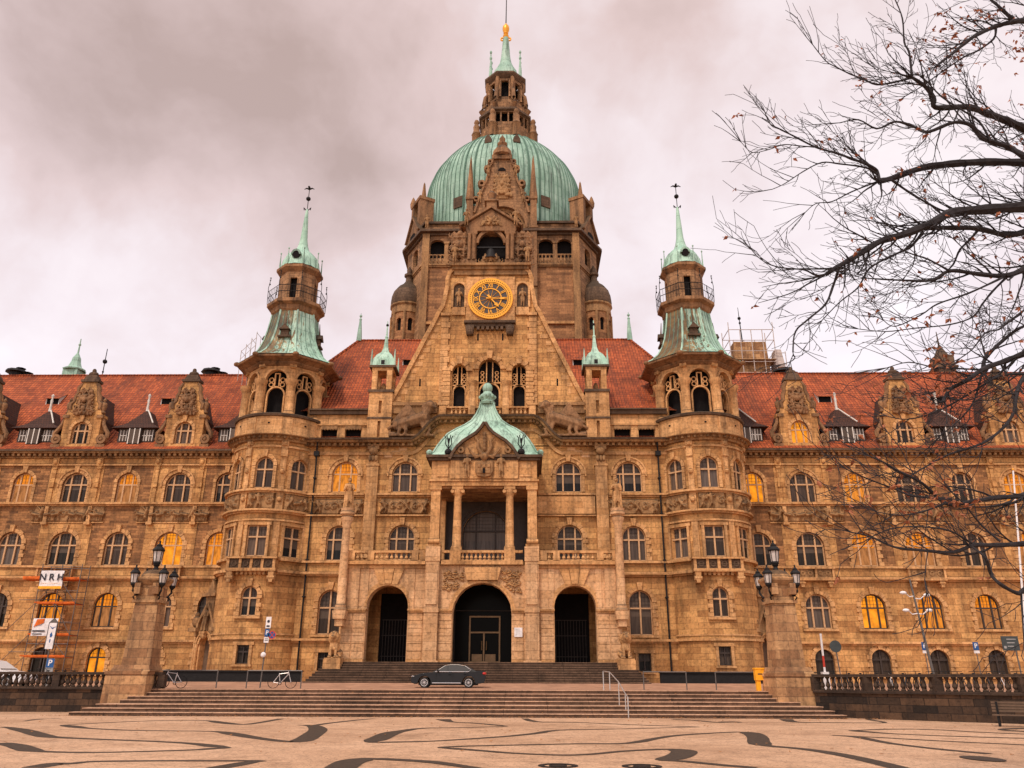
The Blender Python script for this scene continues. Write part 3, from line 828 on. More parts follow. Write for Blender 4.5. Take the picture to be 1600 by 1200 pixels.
for s in (-1, 1):
    ops_lo, ops_hi = [], []
    for c in COLS:
        u = s * c; wd = c in WIDE
        ops_hi.append((u, 2.3 if wd else 1.85, 16.62, 19.36, 'arch'))
        ops_hi.append((u, 2.45 if wd else 2.1, 11.02, 13.95, 'arch'))
        ops_lo.append((u, 2.1, 5.82, 8.66, 'arch'))
        ops_lo.append((u, 1.6, 2.1, 4.16, 'arch'))
    a, b = rng_s(s, 18.0, 60.0)
    w = MB(); wall(w, flat(YW), a, b, 1.2, 10.0, ops_lo); PT(w, 'wall', 'ashlar')
    w = MB(); wall(w, flat(YW), a, b, 10.0, 20.9, ops_hi); PT(w, 'wall', 'rubble')
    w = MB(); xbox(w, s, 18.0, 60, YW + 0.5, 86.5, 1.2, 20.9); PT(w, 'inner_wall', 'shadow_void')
    # string courses, frieze and corbelled eaves cornice
    t = MB()
    for z0, z1, pr in ((4.46, 4.60, 0.16), (4.60, 4.78, 0.34), (9.70, 9.84, 0.2), (9.84, 10.05, 0.42), (10.80, 10.98, 0.27), (16.26, 16.40, 0.2), (16.40, 16.58, 0.40), (20.02, 20.16, 0.2)):
        xbox(t, s, 18.0, 60, YW - pr, YW + 0.02, z0, z1)
    PT(t, 'string_course', 'trim')
    t = MB()
    xbox(t, s, 18.0, 60, YW - 0.12, YW + 0.02, 10.1, 10.76); PT(t, 'sill_band', 'ashlar')
    t = MB()
    xbox(t, s, 18.0, 60, YW - 0.06, YW + 0.02, 20.2, 20.72); PT(t, 'frieze_band', 'ashlar')
    t = MB()
    xbox(t, s, 18.0, 60, YW - 0.22, YW + 0.3, 20.72, 20.86)
    k = 18.2
    while k < 60:
        xbox(t, s, k, k + 0.24, YW - 0.55, YW, 20.86, 21.10); k += 0.5
    xbox(t, s, 18.0, 60, YW - 0.14, YW + 0.3, 20.86, 21.10)
    xbox(t, s, 18.0, 60, YW - 0.68, YW + 0.3, 21.10, 21.24)
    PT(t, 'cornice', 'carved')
    t = MB(); xbox(t, s, 18.0, 60, YW - 0.84, YW + 0.3, 21.24, 21.42); PT(t, 'gutter', 'sooty')
    for c in COLS:
        u = s * c; wd = c in WIDE
        lit = LIT[(s, 3)]; window((u, YW, 16.62), 2.3 if wd else 1.85, 2.74, 'three' if wd else 'two' if False else 'three', 'hood' if wd else 'plain', (c in lit) + (s > 0 and c == 23.9))
        window((u, YW, 11.02), 2.45 if wd else 2.1, 2.93, 'three', 'quoin', (c in LIT[(s, 2)]) + (s < 0 and c == 28.3))
        window((u, YW, 5.82), 2.1, 2.84, 'three', 'quoin', (c in LIT[(s, 1)]) + (s > 0 and c == 33.0), framemat='dark_frame' if c != 28.3 else 'mullion')
        window((u, YW, 2.1), 1.6, 2.06, 'two', 'quoin', 2 * (c in LIT[(s, 0)]), framemat='dark_frame')
        if wd:
            # dressed panel with slim pilasters round the upper window, and round the lower one
            p = MB(); wall(p, flat(YW - 0.05), u - 2.45, u + 2.45, 16.6, 20.0, [(u, 2.3 + 0.4, 16.6, 19.58, 'arch')], 0.06)
            for q in (-1, 1):
                for (x0, x1, z0, z1, pr) in ((1.9, 2.2, 16.6, 19.7, 0.16), (1.85, 2.25, 19.7, 19.95, 0.22), (1.85, 2.25, 18.0, 18.5, 0.26)):
                    p.box(u + min(q * x0, q * x1), u + max(q * x0, q * x1), YW - pr, YW - 0.03, z0, z1)
                p.box(u + q * 2.05 - 0.28, u + q * 2.05 + 0.28, YW - 0.28, YW - 0.03, 19.97, 20.7)
                p.ball((u + q * 2.05, YW - 0.3, 20.35), (0.2, 0.14, 0.26), 8, 6)
            PT(p, 'dressed_panel', 'ashlar')
            p = MB(); wall(p, flat(YW - 0.045), u - 2.3, u + 2.3, 11.0, 14.75, [(u, 2.45 + 0.45, 11.0, 14.18, 'arch')], 0.06); PT(p, 'dressed_panel', 'ashlar')
            relief(relA if c == 37.8 or s < 0 else relA2, u, YW - 0.05, 14.86)
            relief(relB, u - 2.62, YW - 0.05, 14.86); relief(relB2, u + 2.62, YW - 0.05, 14.86)
            p = MB()
            for q in (-1, 1):
                p.box(u + q * 1.95 - 0.16, u + q * 1.95 + 0.16, YW - 0.34, YW, 14.8, 16.2)
                p.box(u + q * 1.95 - 0.26, u + q * 1.95 + 0.26, YW - 0.44, YW, 14.55, 14.8)
            p.box(u - 3.25, u + 3.25, YW - 0.12, YW, 14.74, 14.85); p.box(u - 3.25, u + 3.25, YW - 0.12, YW, 16.22, 16.275)
            PT(p, 'relief_frame', 'trim')
            # balconette under the second row
            p = MB(); p.box(u - 1.6, u + 1.6, YW - 0.6, YW - 0.13, 9.75, 9.98); p.box(u - 1.7, u + 1.7, YW - 0.68, YW - 0.13, 10.72, 10.9)
            for x in (-1.6, -0.06, 1.42): p.box(u + x, u + x + 0.18, YW - 0.58, YW - 0.13, 9.98, 10.72)
            for q in (-1, 1):
                p.prism([(u + q * 1.2 - 0.2, 9.75), (u + q * 1.2 + 0.2, 9.75), (u + q * 1.2 + 0.12, 9.2), (u + q * 1.2 - 0.12, 9.2)], YW - 0.5, YW)
                p.box(u + q * 1.2 - 0.24, u + q * 1.2 + 0.24, YW - 0.56, YW, 9.5, 9.62)
            bal = PT(p, 'balconette', 'trim')
            p = MB()
            for x in (-0.8, 0.72):
                for q in range(3): p.lathe([(0.16, 0), (0.2, 0.05), (0.16, 0.1)], 0, 0, 8)
                p.box(u + x - 0.64, u + x + 0.64, YW - 0.5, YW - 0.3, 9.98, 10.72)
                for e in (-0.32, 0.32):
                    p.ring(u + x + e, 10.35, 0.12, 0.2, YW - 0.57, YW - 0.5, 0, 2 * pi, 10)
                    p.box(u + x + e - 0.3, u + x + e + 0.3, YW - 0.53, YW - 0.5, 10.32, 10.38)
            p.build('pierced_panel', 'carved', bal)
    # roof
    r = MB(); x0, x1 = rng_s(s, 13.0, 61.0)
    prof = [(YW - 0.86, 21.42), (YW + 0.7, 22.75), (78.0, 32.05)]
    for (y0, z0), (y1, z1) in zip(prof, prof[1:]):
        r.quad((x0, y0, z0), (x1, y0, z0), (x1, y1, z1), (x0, y1, z1))
    r.quad((x1, 78.0, 32.05), (x0, 78.0, 32.05), (x0, 87, 21.42) if False else (x0, 87.0, 21.42), (x1, 87.0, 21.42)) if False else r.quad((x0, 78.0, 32.05), (x1, 78.0, 32.05), (x1, 87.0, 21.42), (x0, 87.0, 21.42))
    e = x1 if s > 0 else x0
    r.add([(e, YW - 0.86, 21.42), (e, 78, 32.05), (e, 87, 21.42)], [(0, 1, 2)])
    roof = PT(r, 'roof', 'roof_tile')
    r = MB(); k = x0
    while k < x1:
        r.tube([(k, 78.0, 32.06), (min(k + 0.46, x1), 78.0, 32.06)], [0.15, 0.13], 7); k += 0.44
    r.build('ridge', 'roof_tile', roof)

# --- wing roof dormers: stone gables and small tiled dormers
gab = [(1.75, 21.42), (1.75, 24.5), (1.98, 24.55), (1.98, 24.8), (1.66, 24.9), (1.5, 25.5), (1.22, 25.8), (1.12, 26.4), (0.98, 27.0), (0.80, 27.3), (0.72, 28.1), (0.86, 28.15), (0.86, 28.35), (0.66, 28.4), (0.62, 28.7), (0.40, 29.0), (0.22, 29.15), (0.18, 29.4)]
gab_poly = [(x, z) for x, z in gab] + [(-x, z) for x, z in gab[::-1]]
cart = lump_mesh(5, 1.9, 2.4, 0.42, 60, 0.24, 0.042)
cart.materials.append(MT['carved_dark'])
g_body = MB(); wall(g_body, flat(-0.2), -1.75, 1.75, 21.42, 24.5, [(0, 1.6, 22.0, 24.12, 'arch')], 0.35)
g_body.prism([p for p in gab_poly if p[1] >= 24.5 and p[1] < 28.12], -0.2, 0.5)
g_body.box(-1.75, -0.85, -0.19, 0.6, 21.42, 24.49); g_body.box(0.85, 1.75, -0.19, 0.6, 21.42, 24.49); g_body.box(-0.85, 0.85, 0.2, 0.6, 21.5, 24.49)
g_top = MB()
g_top.prism([(-0.86, 28.13), (0.86, 28.13), (0.86, 28.36), (-0.86, 28.36)], -0.34, 0.55)
g_top.frust((0, 0.12), 0.68, 0.4, 0.5, 0.3, 28.36, 28.85); g_top.ball((0, 0.12, 29.0), (0.48, 0.34, 0.3), 10, 6); g_top.ball((0, 0.12, 29.35), (0.2, 0.2, 0.26), 8, 6)
g_scr = MB()
for q in (-1, 1):
    g_scr.ring(q * 2.1, 22.45, 0.22, 0.46, -0.34, 0.2, 0, 2 * pi, 14); g_scr.ball((q * 2.1, -0.1, 22.45), (0.24, 0.3, 0.24), 10, 6)
    g_scr.box(q * 2.08 - 0.42, q * 2.08 + 0.42, -0.28, 0.3, 21.42, 21.98)
    pts = [(q * 2.45, 0.0, 22.6), (q * 2.5, 0, 23.1), (q * 2.2, 0, 23.5), (q * 1.95, 0, 24.0), (q * 1.86, 0, 24.5)]
    g_scr.tube(pts, [0.2, 0.22, 0.2, 0.16, 0.12], 7)
    g_scr.box(q * 1.62 - 0.3, q * 1.62 + 0.3, -0.3, 0.35, 24.52, 24.82)
    g_scr.lathe([(0.2, 25.0), (0.28, 25.1), (0.16, 25.3), (0.3, 25.75), (0.26, 26.05), (0.1, 26.2), (0.16, 26.35), (0.03, 26.6)], q * 1.62, 0.05, 9)
    g_scr.tube([(q * 1.35, -0.1, 25.4), (q * 1.45, -0.1, 25.9), (q * 1.15, -0.1, 26.2), (q * 1.1, -0.1, 26.7), (q * 0.95, -0.1, 27.1), (q * 0.98, -0.1, 27.5), (q * 0.7, -0.1, 28.0)], [0.22, 0.26, 0.2, 0.22, 0.2, 0.22, 0.16], 7)
g_roof = MB()
g_roof.add([(-1.55, 0.5, 24.5), (1.55, 0.5, 24.5), (1.9, 5.2, 24.4), (-1.9, 5.2, 24.4), (0, 0.5, 27.6), (0, 5.5, 27.6)], [(0, 3, 5, 4), (1, 4, 5, 2)])
g_roof.add([(-1.7, 0.55, 21.6), (-1.7, 0.55, 24.5), (-1.7, 4.0, 24.5), (1.7, 0.55, 21.6), (1.7, 0.55, 24.5), (1.7, 4.0, 24.5)], [(0, 2, 1), (3, 4, 5)])
gm = [(g_body, 'ashlar', 'wall'), (g_top, 'sooty', 'finial'), (g_scr, 'carved_dark', 'volute'), (g_roof, 'dark_tile', 'dormer_roof')]
gm = [(x.mesh(n + '_mesh', n in ('volute', 'finial')), m_, n) for x, m_, n in gm]
for me, m_, n in gm: me.materials.append(MT[m_])
for u in (-57.1, -47.6, -38.05, -28.35, 28.55, 38.1, 47.7, 57.2):
    o = link(gm[0][0], 'dormer_gable', None, HALL, Vector((u, 69.75, 0)) + Vector(OFF))
    for me, m_, n in gm[1:]: link(me, n, None, o, (0, 0, 0))
    link(cart, 'cartouche', None, o, (0, -0.32, 24.75))
    window((u, 69.55, 22.0), 1.6, 2.12, 'three', 'plain', 2 * (u == 28.55))
d_body = MB(); d_body.box(-1.72, 1.72, 0.15, 2.2, 22.3, 23.75); d_body.prism([(-0.55, 21.95), (0.55, 21.95), (0.62, 23.75), (-0.62, 23.75)], -0.2, 0.2)
d_roof = MB()
ev = [(-2.25, -0.35), (2.25, -0.35), (2.25, 3.0), (-2.25, 3.0)]
mid = [(-1.25, 0.35, 24.25), (1.25, 0.35, 24.25), (1.25, 3.5, 24.25), (-1.25, 3.5, 24.25)]
P_ = [(x, y, 23.65) for x, y in ev] + mid + [(0, 1.5, 26.0), (0, 4.6, 26.0)]
d_roof.add(P_, [(0, 1, 5, 4), (1, 2, 6, 5), (3, 0, 4, 7), (4, 5, 8), (5, 6, 9, 8), (7, 4, 8, 9), (0, 3, 2, 1)])
d_spk = MB(); d_spk.lathe([(0.14, 25.8), (0.1, 26.6), (0.13, 26.9), (0.07, 27.15), (0.12, 27.3), (0.15, 27.45), (0.0, 27.62)], 0, 1.4, 8); d_spk.tube([(0.03, 1.45, 26.05), (0.65, 0.9, 25.2), (1.3, 0.3, 24.3)], 0.07, 5)
d_win = MB()
for x in (-1.18, -0.72 + 1.5, 1.28): d_win.box(x - 0.27, x + 0.27, 0.10, 0.16, 22.5, 23.5)
for x in (-0.27, 0.27): d_win.box(x - 0.21, x + 0.21, -0.26, -0.19, 22.15, 23.55)
d_bar = MB()
for x in (-1.18, 0.78, 1.28):
    d_bar.box(x - 0.3, x + 0.3, 0.07, 0.11, 22.96, 23.03); d_bar.box(x - 0.03, x + 0.03, 0.07, 0.11, 22.46, 23.54)
    for q in (-1, 1): d_bar.box(x + q * 0.29 - 0.03, x + q * 0.29 + 0.03, 0.06, 0.12, 22.46, 23.54)
for x in (-0.5, 0, 0.5): d_bar.box(x - 0.045, x + 0.045, -0.3, -0.25, 22.1, 23.6)
dm = [(d_body.mesh('dormer_mesh'), 'dark_frame', 'tile_dormer'), (d_roof.mesh('dormer_roof_mesh'), 'dark_tile', 'dormer_roof'), (d_spk.mesh('spike_mesh', True), 'lead_white', 'spike'),
      (d_win.mesh('dormer_pane_mesh'), 'pane', 'pane'), (d_bar.mesh('dormer_bars_mesh'), 'lead_white', 'frame')]
for me, m_, n in dm: me.materials.append(MT[m_])
for u in (-52.4, -42.6, -33.1, -23.6, 23.6, 33.0, 42.5, 52.4):
    o = link(dm[0][0], 'tile_dormer', None, HALL, Vector((u, 70.1, 0)) + Vector(OFF))
    for me, m_, n in dm[1:]: link(me, n, None, o, (0, 0, 0))
sk = MB(); sk.add([(-.78, -.25, .62), (.78, -.25, .62), (.74, 1.15, 1.5), (-.74, 1.15, 1.5), (-.78, -.25, .55), (.78, -.25, .55)], [(0, 1, 2, 3), (4, 5, 1, 0)])
skc = MB()
for q in (-1, 1): skc.add([(q * .6, 0, 0), (q * .6, 0, .72), (q * .6, 1.0, 1.35), (q * .68, 0, 0), (q * .68, 0, .72), (q * .68, 1.0, 1.35)], [(0, 2, 1), (3, 4, 5), (0, 1, 4, 3), (1, 2, 5, 4)])
skcm = skc.mesh('shed_cheek_mesh'); skcm.materials.append(MT['lead_white'])
skw = MB(); skw.box(-0.6, 0.6, 0.03, 0.1, -0.05, 0.7)
skm, skwm = sk.mesh('shed_dormer_mesh'), skw.mesh('shed_pane_mesh'); skm.materials.append(MT['roof_tile']); skwm.materials.append(MT['shadow_void'])
for px, py in ((85, 628), (264, 628), (1287, 625), (1462, 626), (640, 568), (905, 568)):
    Y = 72.0
    for _ in range(400):
        u, z = U(px, py, Y); zr_ = 22.75 + (Y - 70.7) * 1.274 if py > 600 else 25.47 + (Y - 68.7) * 1.094
        if zr_ > z: break
        Y += .02
    o = link(skm, 'shed_dormer', None, HALL, Vector((u, Y - 0.3, zr_ - .38)) + Vector(OFF)); link(skwm, 'pane', None, o, (0, 0, 0)); link(skcm, 'cheek', None, o, (0, 0, 0))

# ------------------------------------------------------------------ centre block
YC = 66.8
ops = []
for s in (-1, 1):
    ops += [(s * 7.1, 2.25, 16.85, 19.52, 'arch'), (s * 12.33, 2.25, 16.85, 19.52, 'arch'), (s * 7.1, 2.2, 11.1, 14.0, 'arch'), (s * 12.5, 2.0, 11.02, 13.92, 'arch'),
            (s * 12.75, 1.9, 5.1, 8.62, 'arch'), (s * 12.88, 1.0, 2.35, 3.72, 'rect')]
ops.append((0.0, 3.9, 11.0, 15.2, 'arch')); ops.append((0.0, 2.6, 2.95, 6.45, 'rect'))
w = MB(); wall(w, flat(YC), -16.5, 16.5, 1.2, 21.1, ops); PT(w, 'wall', 'ashlar')
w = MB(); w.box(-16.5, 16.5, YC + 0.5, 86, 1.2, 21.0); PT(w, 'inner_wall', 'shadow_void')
for s in (-1, 1):
    window((s * 7.1, YC, 16.85), 2.25, 2.67, 'three', 'hood'); window((s * 12.33, YC, 16.85), 2.25, 2.67, 'three', 'hood', s < 0)
    window((s * 7.1, YC, 11.1), 2.2, 2.9, 'three', 'quoin'); window((s * 12.5, YC, 11.02), 2.0, 2.9, 'three', 'quoin')
    window((s * 12.75, YC, 5.1), 1.9, 3.52, 'two', 'quoin'); window((s * 12.88, YC, 2.35), 1.0, 1.37, 'slim', 'quoin', rect=True, framemat='dark_frame')
    t = MB()
    for a, b in ((4.4, 9.35), (10.5, 16.3)):
        for z0, z1, pr in ((16.38, 16.52, 0.2), (16.52, 16.68, 0.38), (14.72, 14.86, 0.28)): xbox(t, s, a, b, YC - pr, YC + 0.02, z0, z1)
    for z0, z1, pr in ((10.80, 10.98, 0.27), (9.70, 9.84, 0.2), (9.84, 10.05, 0.42), (4.46, 4.60, 0.16), (4.60, 4.78, 0.34)): xbox(t, s, 10.7, 16.3, YC - pr, YC + 0.02, z0, z1)
    PT(t, 'string_course', 'trim')
    t = MB()
    xbox(t, s, 9.42, 10.42, YC - 0.3, YC + 0.02, 11.2, 19.1); xbox(t, s, 9.34, 10.5, YC - 0.36, YC + 0.02, 19.1, 19.3)
    xbox(t, s, 9.5, 10.34, YC - 0.34, YC + 0.02, 19.3, 20.0); PT(t, 'pilaster', 'trim')
    t = MB()
    for q in range(3):
        t.ball((s * (9.65 + 0.27 * q), YC - 0.4, 19.75), (0.15, 0.14, 0.3), 8, 6)
    t.ball((s * 9.92, YC - 0.42, 20.45), (0.42, 0.25, 0.42), 10, 6); t.box(s * 9.92 - 0.5, s * 9.92 + 0.5, YC - 0.55, YC, 20.55, 21.0)
    PT(t, 'console', 'carved', True)
    relief(relC, s * 12.65, YC - 0.08, 14.9)
    if s < 0: relief(relC, s * 7.0, YC - 0.08, 14.95)
    else:
        t = MB(); t.box(4.35, 9.3, YC - 0.35, YC, 14.9, 16.38); PT(t, 'plain_panel', 'trim')
    # small oculus figures of the attic between turret and tower
    t = MB(); a, b = rng_s(s, 10.6, 16.0)
    wall(t, flat(67.1), a, b, 21.3, 24.3, [(s * 12.0, 1.45, 21.5, 22.85, 'rect'), (s * 14.15, 1.45, 21.5, 22.85, 'rect')], 0.5)
    t.box(a, b, 66.95, 67.09, 22.95, 23.05)
    PT(t, 'attic_wall', 'trim')
    t = MB(); t.box(a, b, 67.6, 67.7, 21.3, 24.2); PT(t, 'attic_recess', 'shadow_void')
    t = MB()
    for c in (12.0, 14.15):
        t.box(s * c - 0.74, s * c + 0.74, 67.0, 67.12, 22.62, 22.95)
        for q in range(6): t.ball((s * c - 0.62 + q * 0.25, 67.02, 22.62), (0.13, 0.08, 0.12), 6, 4)
    PT(t, 'valance', 'carved')
    t = MB(); t.add([(s * 12 - 0.72, 67.0, 21.45), (s * 12 + 0.72, 67.0, 21.45), (s * 12 + 0.72, 67.55, 22.1), (s * 12 - 0.72, 67.55, 22.1), (s * 14.15 - 0.72, 67.0, 21.45), (s * 14.15 + 0.72, 67.0, 21.45), (s * 14.15 + 0.72, 67.55, 22.1), (s * 14.15 - 0.72, 67.55, 22.1)], [(0, 1, 2, 3), (4, 5, 6, 7)])
    PT(t, 'roof_strip', 'roof_tile')
    t = MB(); t.box(a, b, 66.8, 67.1, 23.95, 24.3); t.box(a, b, 66.6, 67.9, 24.3, 24.42); PT(t, 'attic_cornice', 'sooty')
# cornice that climbs over the porch in two S-curves
half = [(16.3, 21.22), (6.55, 21.22)] + [(6.55 - 2.4 * (t_ / 8), 21.22 + 2.12 * (t_ / 8) ** 1.0 + 0.16 * sin(2 * pi * (1 - t_ / 8))) for t_ in range(1, 9)]
path = [(-x, z) for x, z in half] + [(x, z) for x, z in half[::-1]]
t = MB(); t.sweep(path, [(YC - 0.05, -0.35), (YC - 0.3, -0.35), (YC - 0.34, -0.12), (YC - 0.85, -0.1), (YC - 0.95, 0.06), (YC + 0.4, 0.06), (YC + 0.4, -0.35)]); PT(t, 'cornice', 'carved')
t = MB(); t.sweep(path, [(YC - 1.05, 0.065), (YC - 1.12, 0.22), (YC + 0.4, 0.22), (YC + 0.4, 0.065)]); PT(t, 'gutter', 'sooty')
t = MB(); pl = [Vector((x, 0, z)) for x, z in path]; acc = 0.0
for a, b in zip(pl, pl[1:]):
    L = (b - a).length; d = (b - a) / L; k = 0.0
    while k < L:
        p = a + d * k; t.box(p.x - 0.12, p.x + 0.12, YC - 0.62, YC - 0.25, p.z - 0.36, p.z - 0.1); k += 0.5
PT(t, 'dentil_moulding', 'carved')
# raised wall under the sweep, and stepped quoins of the arch below it
up_ = [(-6.55, 21.0)] + [(x, z - 0.3) for x, z in path if abs(x) <= 6.56] + [(6.55, 21.0)]
t = MB(); t.prism(up_, YC - 0.02, YC + 0.5); PT(t, 'wall', 'ashlar')
t = MB(); t.sweep([(x, z - 0.95) for x, z in path], [(YC - 0.13, -0.14), (YC - 0.13, 0.14), (YC, 0.14), (YC, -0.14)]); PT(t, 'string_course', 'trim')
for s in (-1, 1):
    t = MB()
    for k in range(7):
        x = 9.0 - 0.62 * k; z = 19.95 + 0.3 * k; xbox(t, s, x - 0.7, x, YC - 0.045, YC, z - 0.02, z + 0.28)
    WHOLE.add('quoin_strip'); PT(t, 'quoin_strip', 'pale')

# --- central roof
r = MB(); ze, zr = 24.42, 36.3
e = [(-21.5, 67.3), (21.5, 67.3), (21.5, 92), (-21.5, 92)]; m1 = [(-20.4, 68.7), (20.4, 68.7), (20.4, 90.5), (-20.4, 90.5)]
P_ = [(x, y, ze) for x, y in e] + [(x, y, ze + 1.05) for x, y in m1] + [(-14.75, 78.6, zr), (14.75, 78.6, zr), (14.75, 82, zr), (-14.75, 82, zr)]
r.add(P_, [(0, 1, 5, 4), (1, 2, 6, 5), (2, 3, 7, 6), (3, 0, 4, 7), (4, 5, 9, 8), (5, 6, 10, 9), (6, 7, 11, 10), (7, 4, 8, 11), (8, 9, 10, 11)])
roof = PT(r, 'roof', 'roof_tile')
r = MB()
for a, b in ((P_[8], P_[9]), (P_[4], P_[8]), (P_[5], P_[9])):
    a, b = Vector(a), Vector(b); n = int((b - a).length / 0.46)
    for k in range(n): r.tube([a.lerp(b, k / n), a.lerp(b, (k + 1.05) / n)], [0.17, 0.14], 7)
r.build('ridge', 'roof_tile', roof)
t = MB()
for s in (-1, 1):
    t.lathe([(0.32, zr - 0.1), (0.26, zr + 0.8), (0.12, zr + 2.4), (0.16, zr + 2.55), (0.05, zr + 2.75), (0.03, zr + 3.3)], s * 14.75, 78.6, 8)
    t.ball((s * 14.75, 78.6, zr + 2.95), 0.16, 8, 6)
PT(t, 'roof_spike', 'copper_clean')

# --- main gable with the clock
YG = 66.95
gl = [(8.75, 24.3), (8.65, 25.2), (7.9, 26.7), (7.2, 28.3), (6.5, 29.8), (5.85, 31.3), (5.2, 32.7), (4.7, 33.9), (4.32, 34.6), (4.15, 35.4), (4.05, 36.1), (3.92, 36.8), (3.95, 37.5), (3.75, 38.2), (3.35, 38.6)]
gop = [(0.12, 2.0, 24.45, 29.25, 'arch'), (-2.62, 1.3, 24.45, 28.72, 'arch'), (2.82, 1.3, 24.45, 28.72, 'arch')]
t = MB(); wall(t, flat(YG), -4.12, 4.12, 21.4, 34.95, gop, 0.6)
t.box(-4.12, 4.12, YG + 0.9, YG + 1.4, 21.5, 34.9)
for s in (-1, 1):
    pp = [(s * 4.12, 21.4), (s * 8.9, 21.4)] + [(s * x, z) for x, z in gl if x > 4.13] + [(s * 4.12, 35.5), (s * 4.12, 34.95)]
    t.prism(pp, YG, YG + 1.4)
t.prism([(-4.12, 34.952)] + [(-x, z) for x, z in gl if x <= 4.13 and z > 35.5] + [(x, z) for x, z in gl[::-1] if x <= 4.13 and z > 35.5] + [(4.12, 34.952)], YG - 0.0, YG + 1.4)
PT(t, 'gable_wall', 'ashlar')
t = MB(); t.box(-4.0, 4.0, YG + 0.62, YG + 0.88, 24.3, 29.4); PT(t, 'gallery_recess', 'shadow_void')
t = MB()
for s in (-1, 1):
    t.sweep([(s * x, z) for x, z in gl][::(1 if s < 0 else -1)] if False else ([(-x, z) for x, z in gl] if s < 0 else [(x, z) for x, z in gl[::-1]]), [(YG - 0.22, -0.12), (YG - 0.22, 0.26), (YG + 1.5, 0.26), (YG + 1.5, -0.12)])
PT(t, 'coping', 'trim')
for s in (-1, 1):       # stepped quoins along the slope, gable buttress strips
    t = MB()
    for k in range(13):
        f = k / 12; x = 8.35 - 3.75 * f; z = 25.2 + 8.2 * f
        xbox(t, s, x - 0.55 - 0.22 * (k % 2), x - 0.05, YG - 0.035, YG + 0.02, z, z + 0.42)
    for k in range(15):
        z = 24.9 + k * 0.58
        xbox(t, s, 3.75 - 0.16 * (k % 2), 4.45, YG - 0.14, YG - 0.0, z, z + 0.54)
    WHOLE.add('quoin_strip'); PT(t, 'quoin_strip', 'trim'); t = MB()
    xbox(t, s, 3.6, 4.5, YG - 0.3, YG - 0.0, 33.62, 33.9); xbox(t, s, 3.55, 4.5, YG - 0.34, YG + 0.0, 24.72, 24.9); PT(t, 'buttress_cap', 'trim')
t = MB()
for k in range(11):      # rusticated piers left and right of the gallery
    z = 24.5 + k * 0.36
    for s in (-1, 1): xbox(t, s, 3.42 + 0.02, 4.2 - 0.1 * (k % 2), YG - 0.26, YG - 0.0, z, z + 0.31)
PT(t, 'rusticated_pier', 'trim')
t = MB()
for x in (-1.4, 1.62):
    t.lathe([(0.42, 24.4), (0.42, 24.6), (0.34, 24.7), (0.31, 26.6), (0.34, 26.7), (0.45, 26.95), (0.48, 27.1)], x, YG + 0.05, 14)
PT(t, 'gallery_column', 'trim', True)
t = MB()
for x, w, zt in ((0.12, 2.0, 29.25), (-2.62, 1.3, 28.72), (2.82, 1.3, 28.72)):
    r_ = w / 2; zs = zt - r_
    n = 9
    for i in range(n):
        e = 0.18 if i % 2 == 0 else 0.02
        t.ring(x, zs, r_ + 0.003, r_ + 0.34 + e, YG - 0.14 - e * 0.3, YG + 0.02, pi * i / n + 0.015, pi * (i + 1) / n - 0.015, 2)
    t.prism([(x - 0.2, zt + 0.02), (x - 0.3, zt + 0.75), (x + 0.3, zt + 0.75), (x + 0.2, zt + 0.02)], YG - 0.36, YG)
PT(t, 'arch_voussoirs', 'trim')
t = MB()
for x, w, zt in ((0.12, 2.0, 29.25), (-2.62, 1.3, 28.72), (2.82, 1.3, 28.72)):
    r_ = w / 2; zs = zt - r_; zl = 26.75 if w < 1.5 else 27.0
    t.ring(x, zl - r_ + 0.12, r_ - 0.14, r_ - 0.002, YG + 0.2, YG + 0.45, 0, pi, 12)
    for q in (-1, 1):
        x0, x1 = sorted((x + q * (r_ - 0.002), x + q * (r_ - 0.14))); t.box(x0, x1, YG + 0.2, YG + 0.45, 24.45, zl - r_ + 0.12)
        t.box(x + q * w * 0.14 - 0.05, x + q * w * 0.14 + 0.05, YG + 0.22, YG + 0.4, zl + 0.05, zs + sqrt(max(0, (r_ - .05) ** 2 - (w * .14) ** 2)))
        for zz in (0.22, 0.62, 1.02):
            if zl + zz < zs + r_ * .55: t.ring(x + q * w * 0.33, zl + zz, 0.12, 0.19, YG + 0.24, YG + 0.38, 0, 2 * pi, 8)
    t.box(x - r_, x + r_, YG + 0.2, YG + 0.45, zl - 0.02, zl + 0.1)
PT(t, 'tracery', 'trim')
t = MB()
for x, w in ((0.12, 2.4), (-2.62, 1.5), (2.82, 1.5)):
    balusters(t, (x - w / 2, YG - 0.3, 0), (x + w / 2, YG - 0.3, 0), 23.72, 24.42, 0.36, 0.12)
    t.box(x - w / 2 - 0.1, x + w / 2 + 0.1, YG - 0.46, YG - 0.12, 24.42, 24.55)
for x in (-4.0, -1.4, 1.6, 4.0): t.box(x - 0.3, x + 0.3, YG - 0.5, YG - 0.02, 23.5, 24.6)
t.box(-4.3, 4.3, YG - 0.5, YG - 0.02, 23.5, 23.72)
PT(t, 'gallery_balustrade', 'trim')
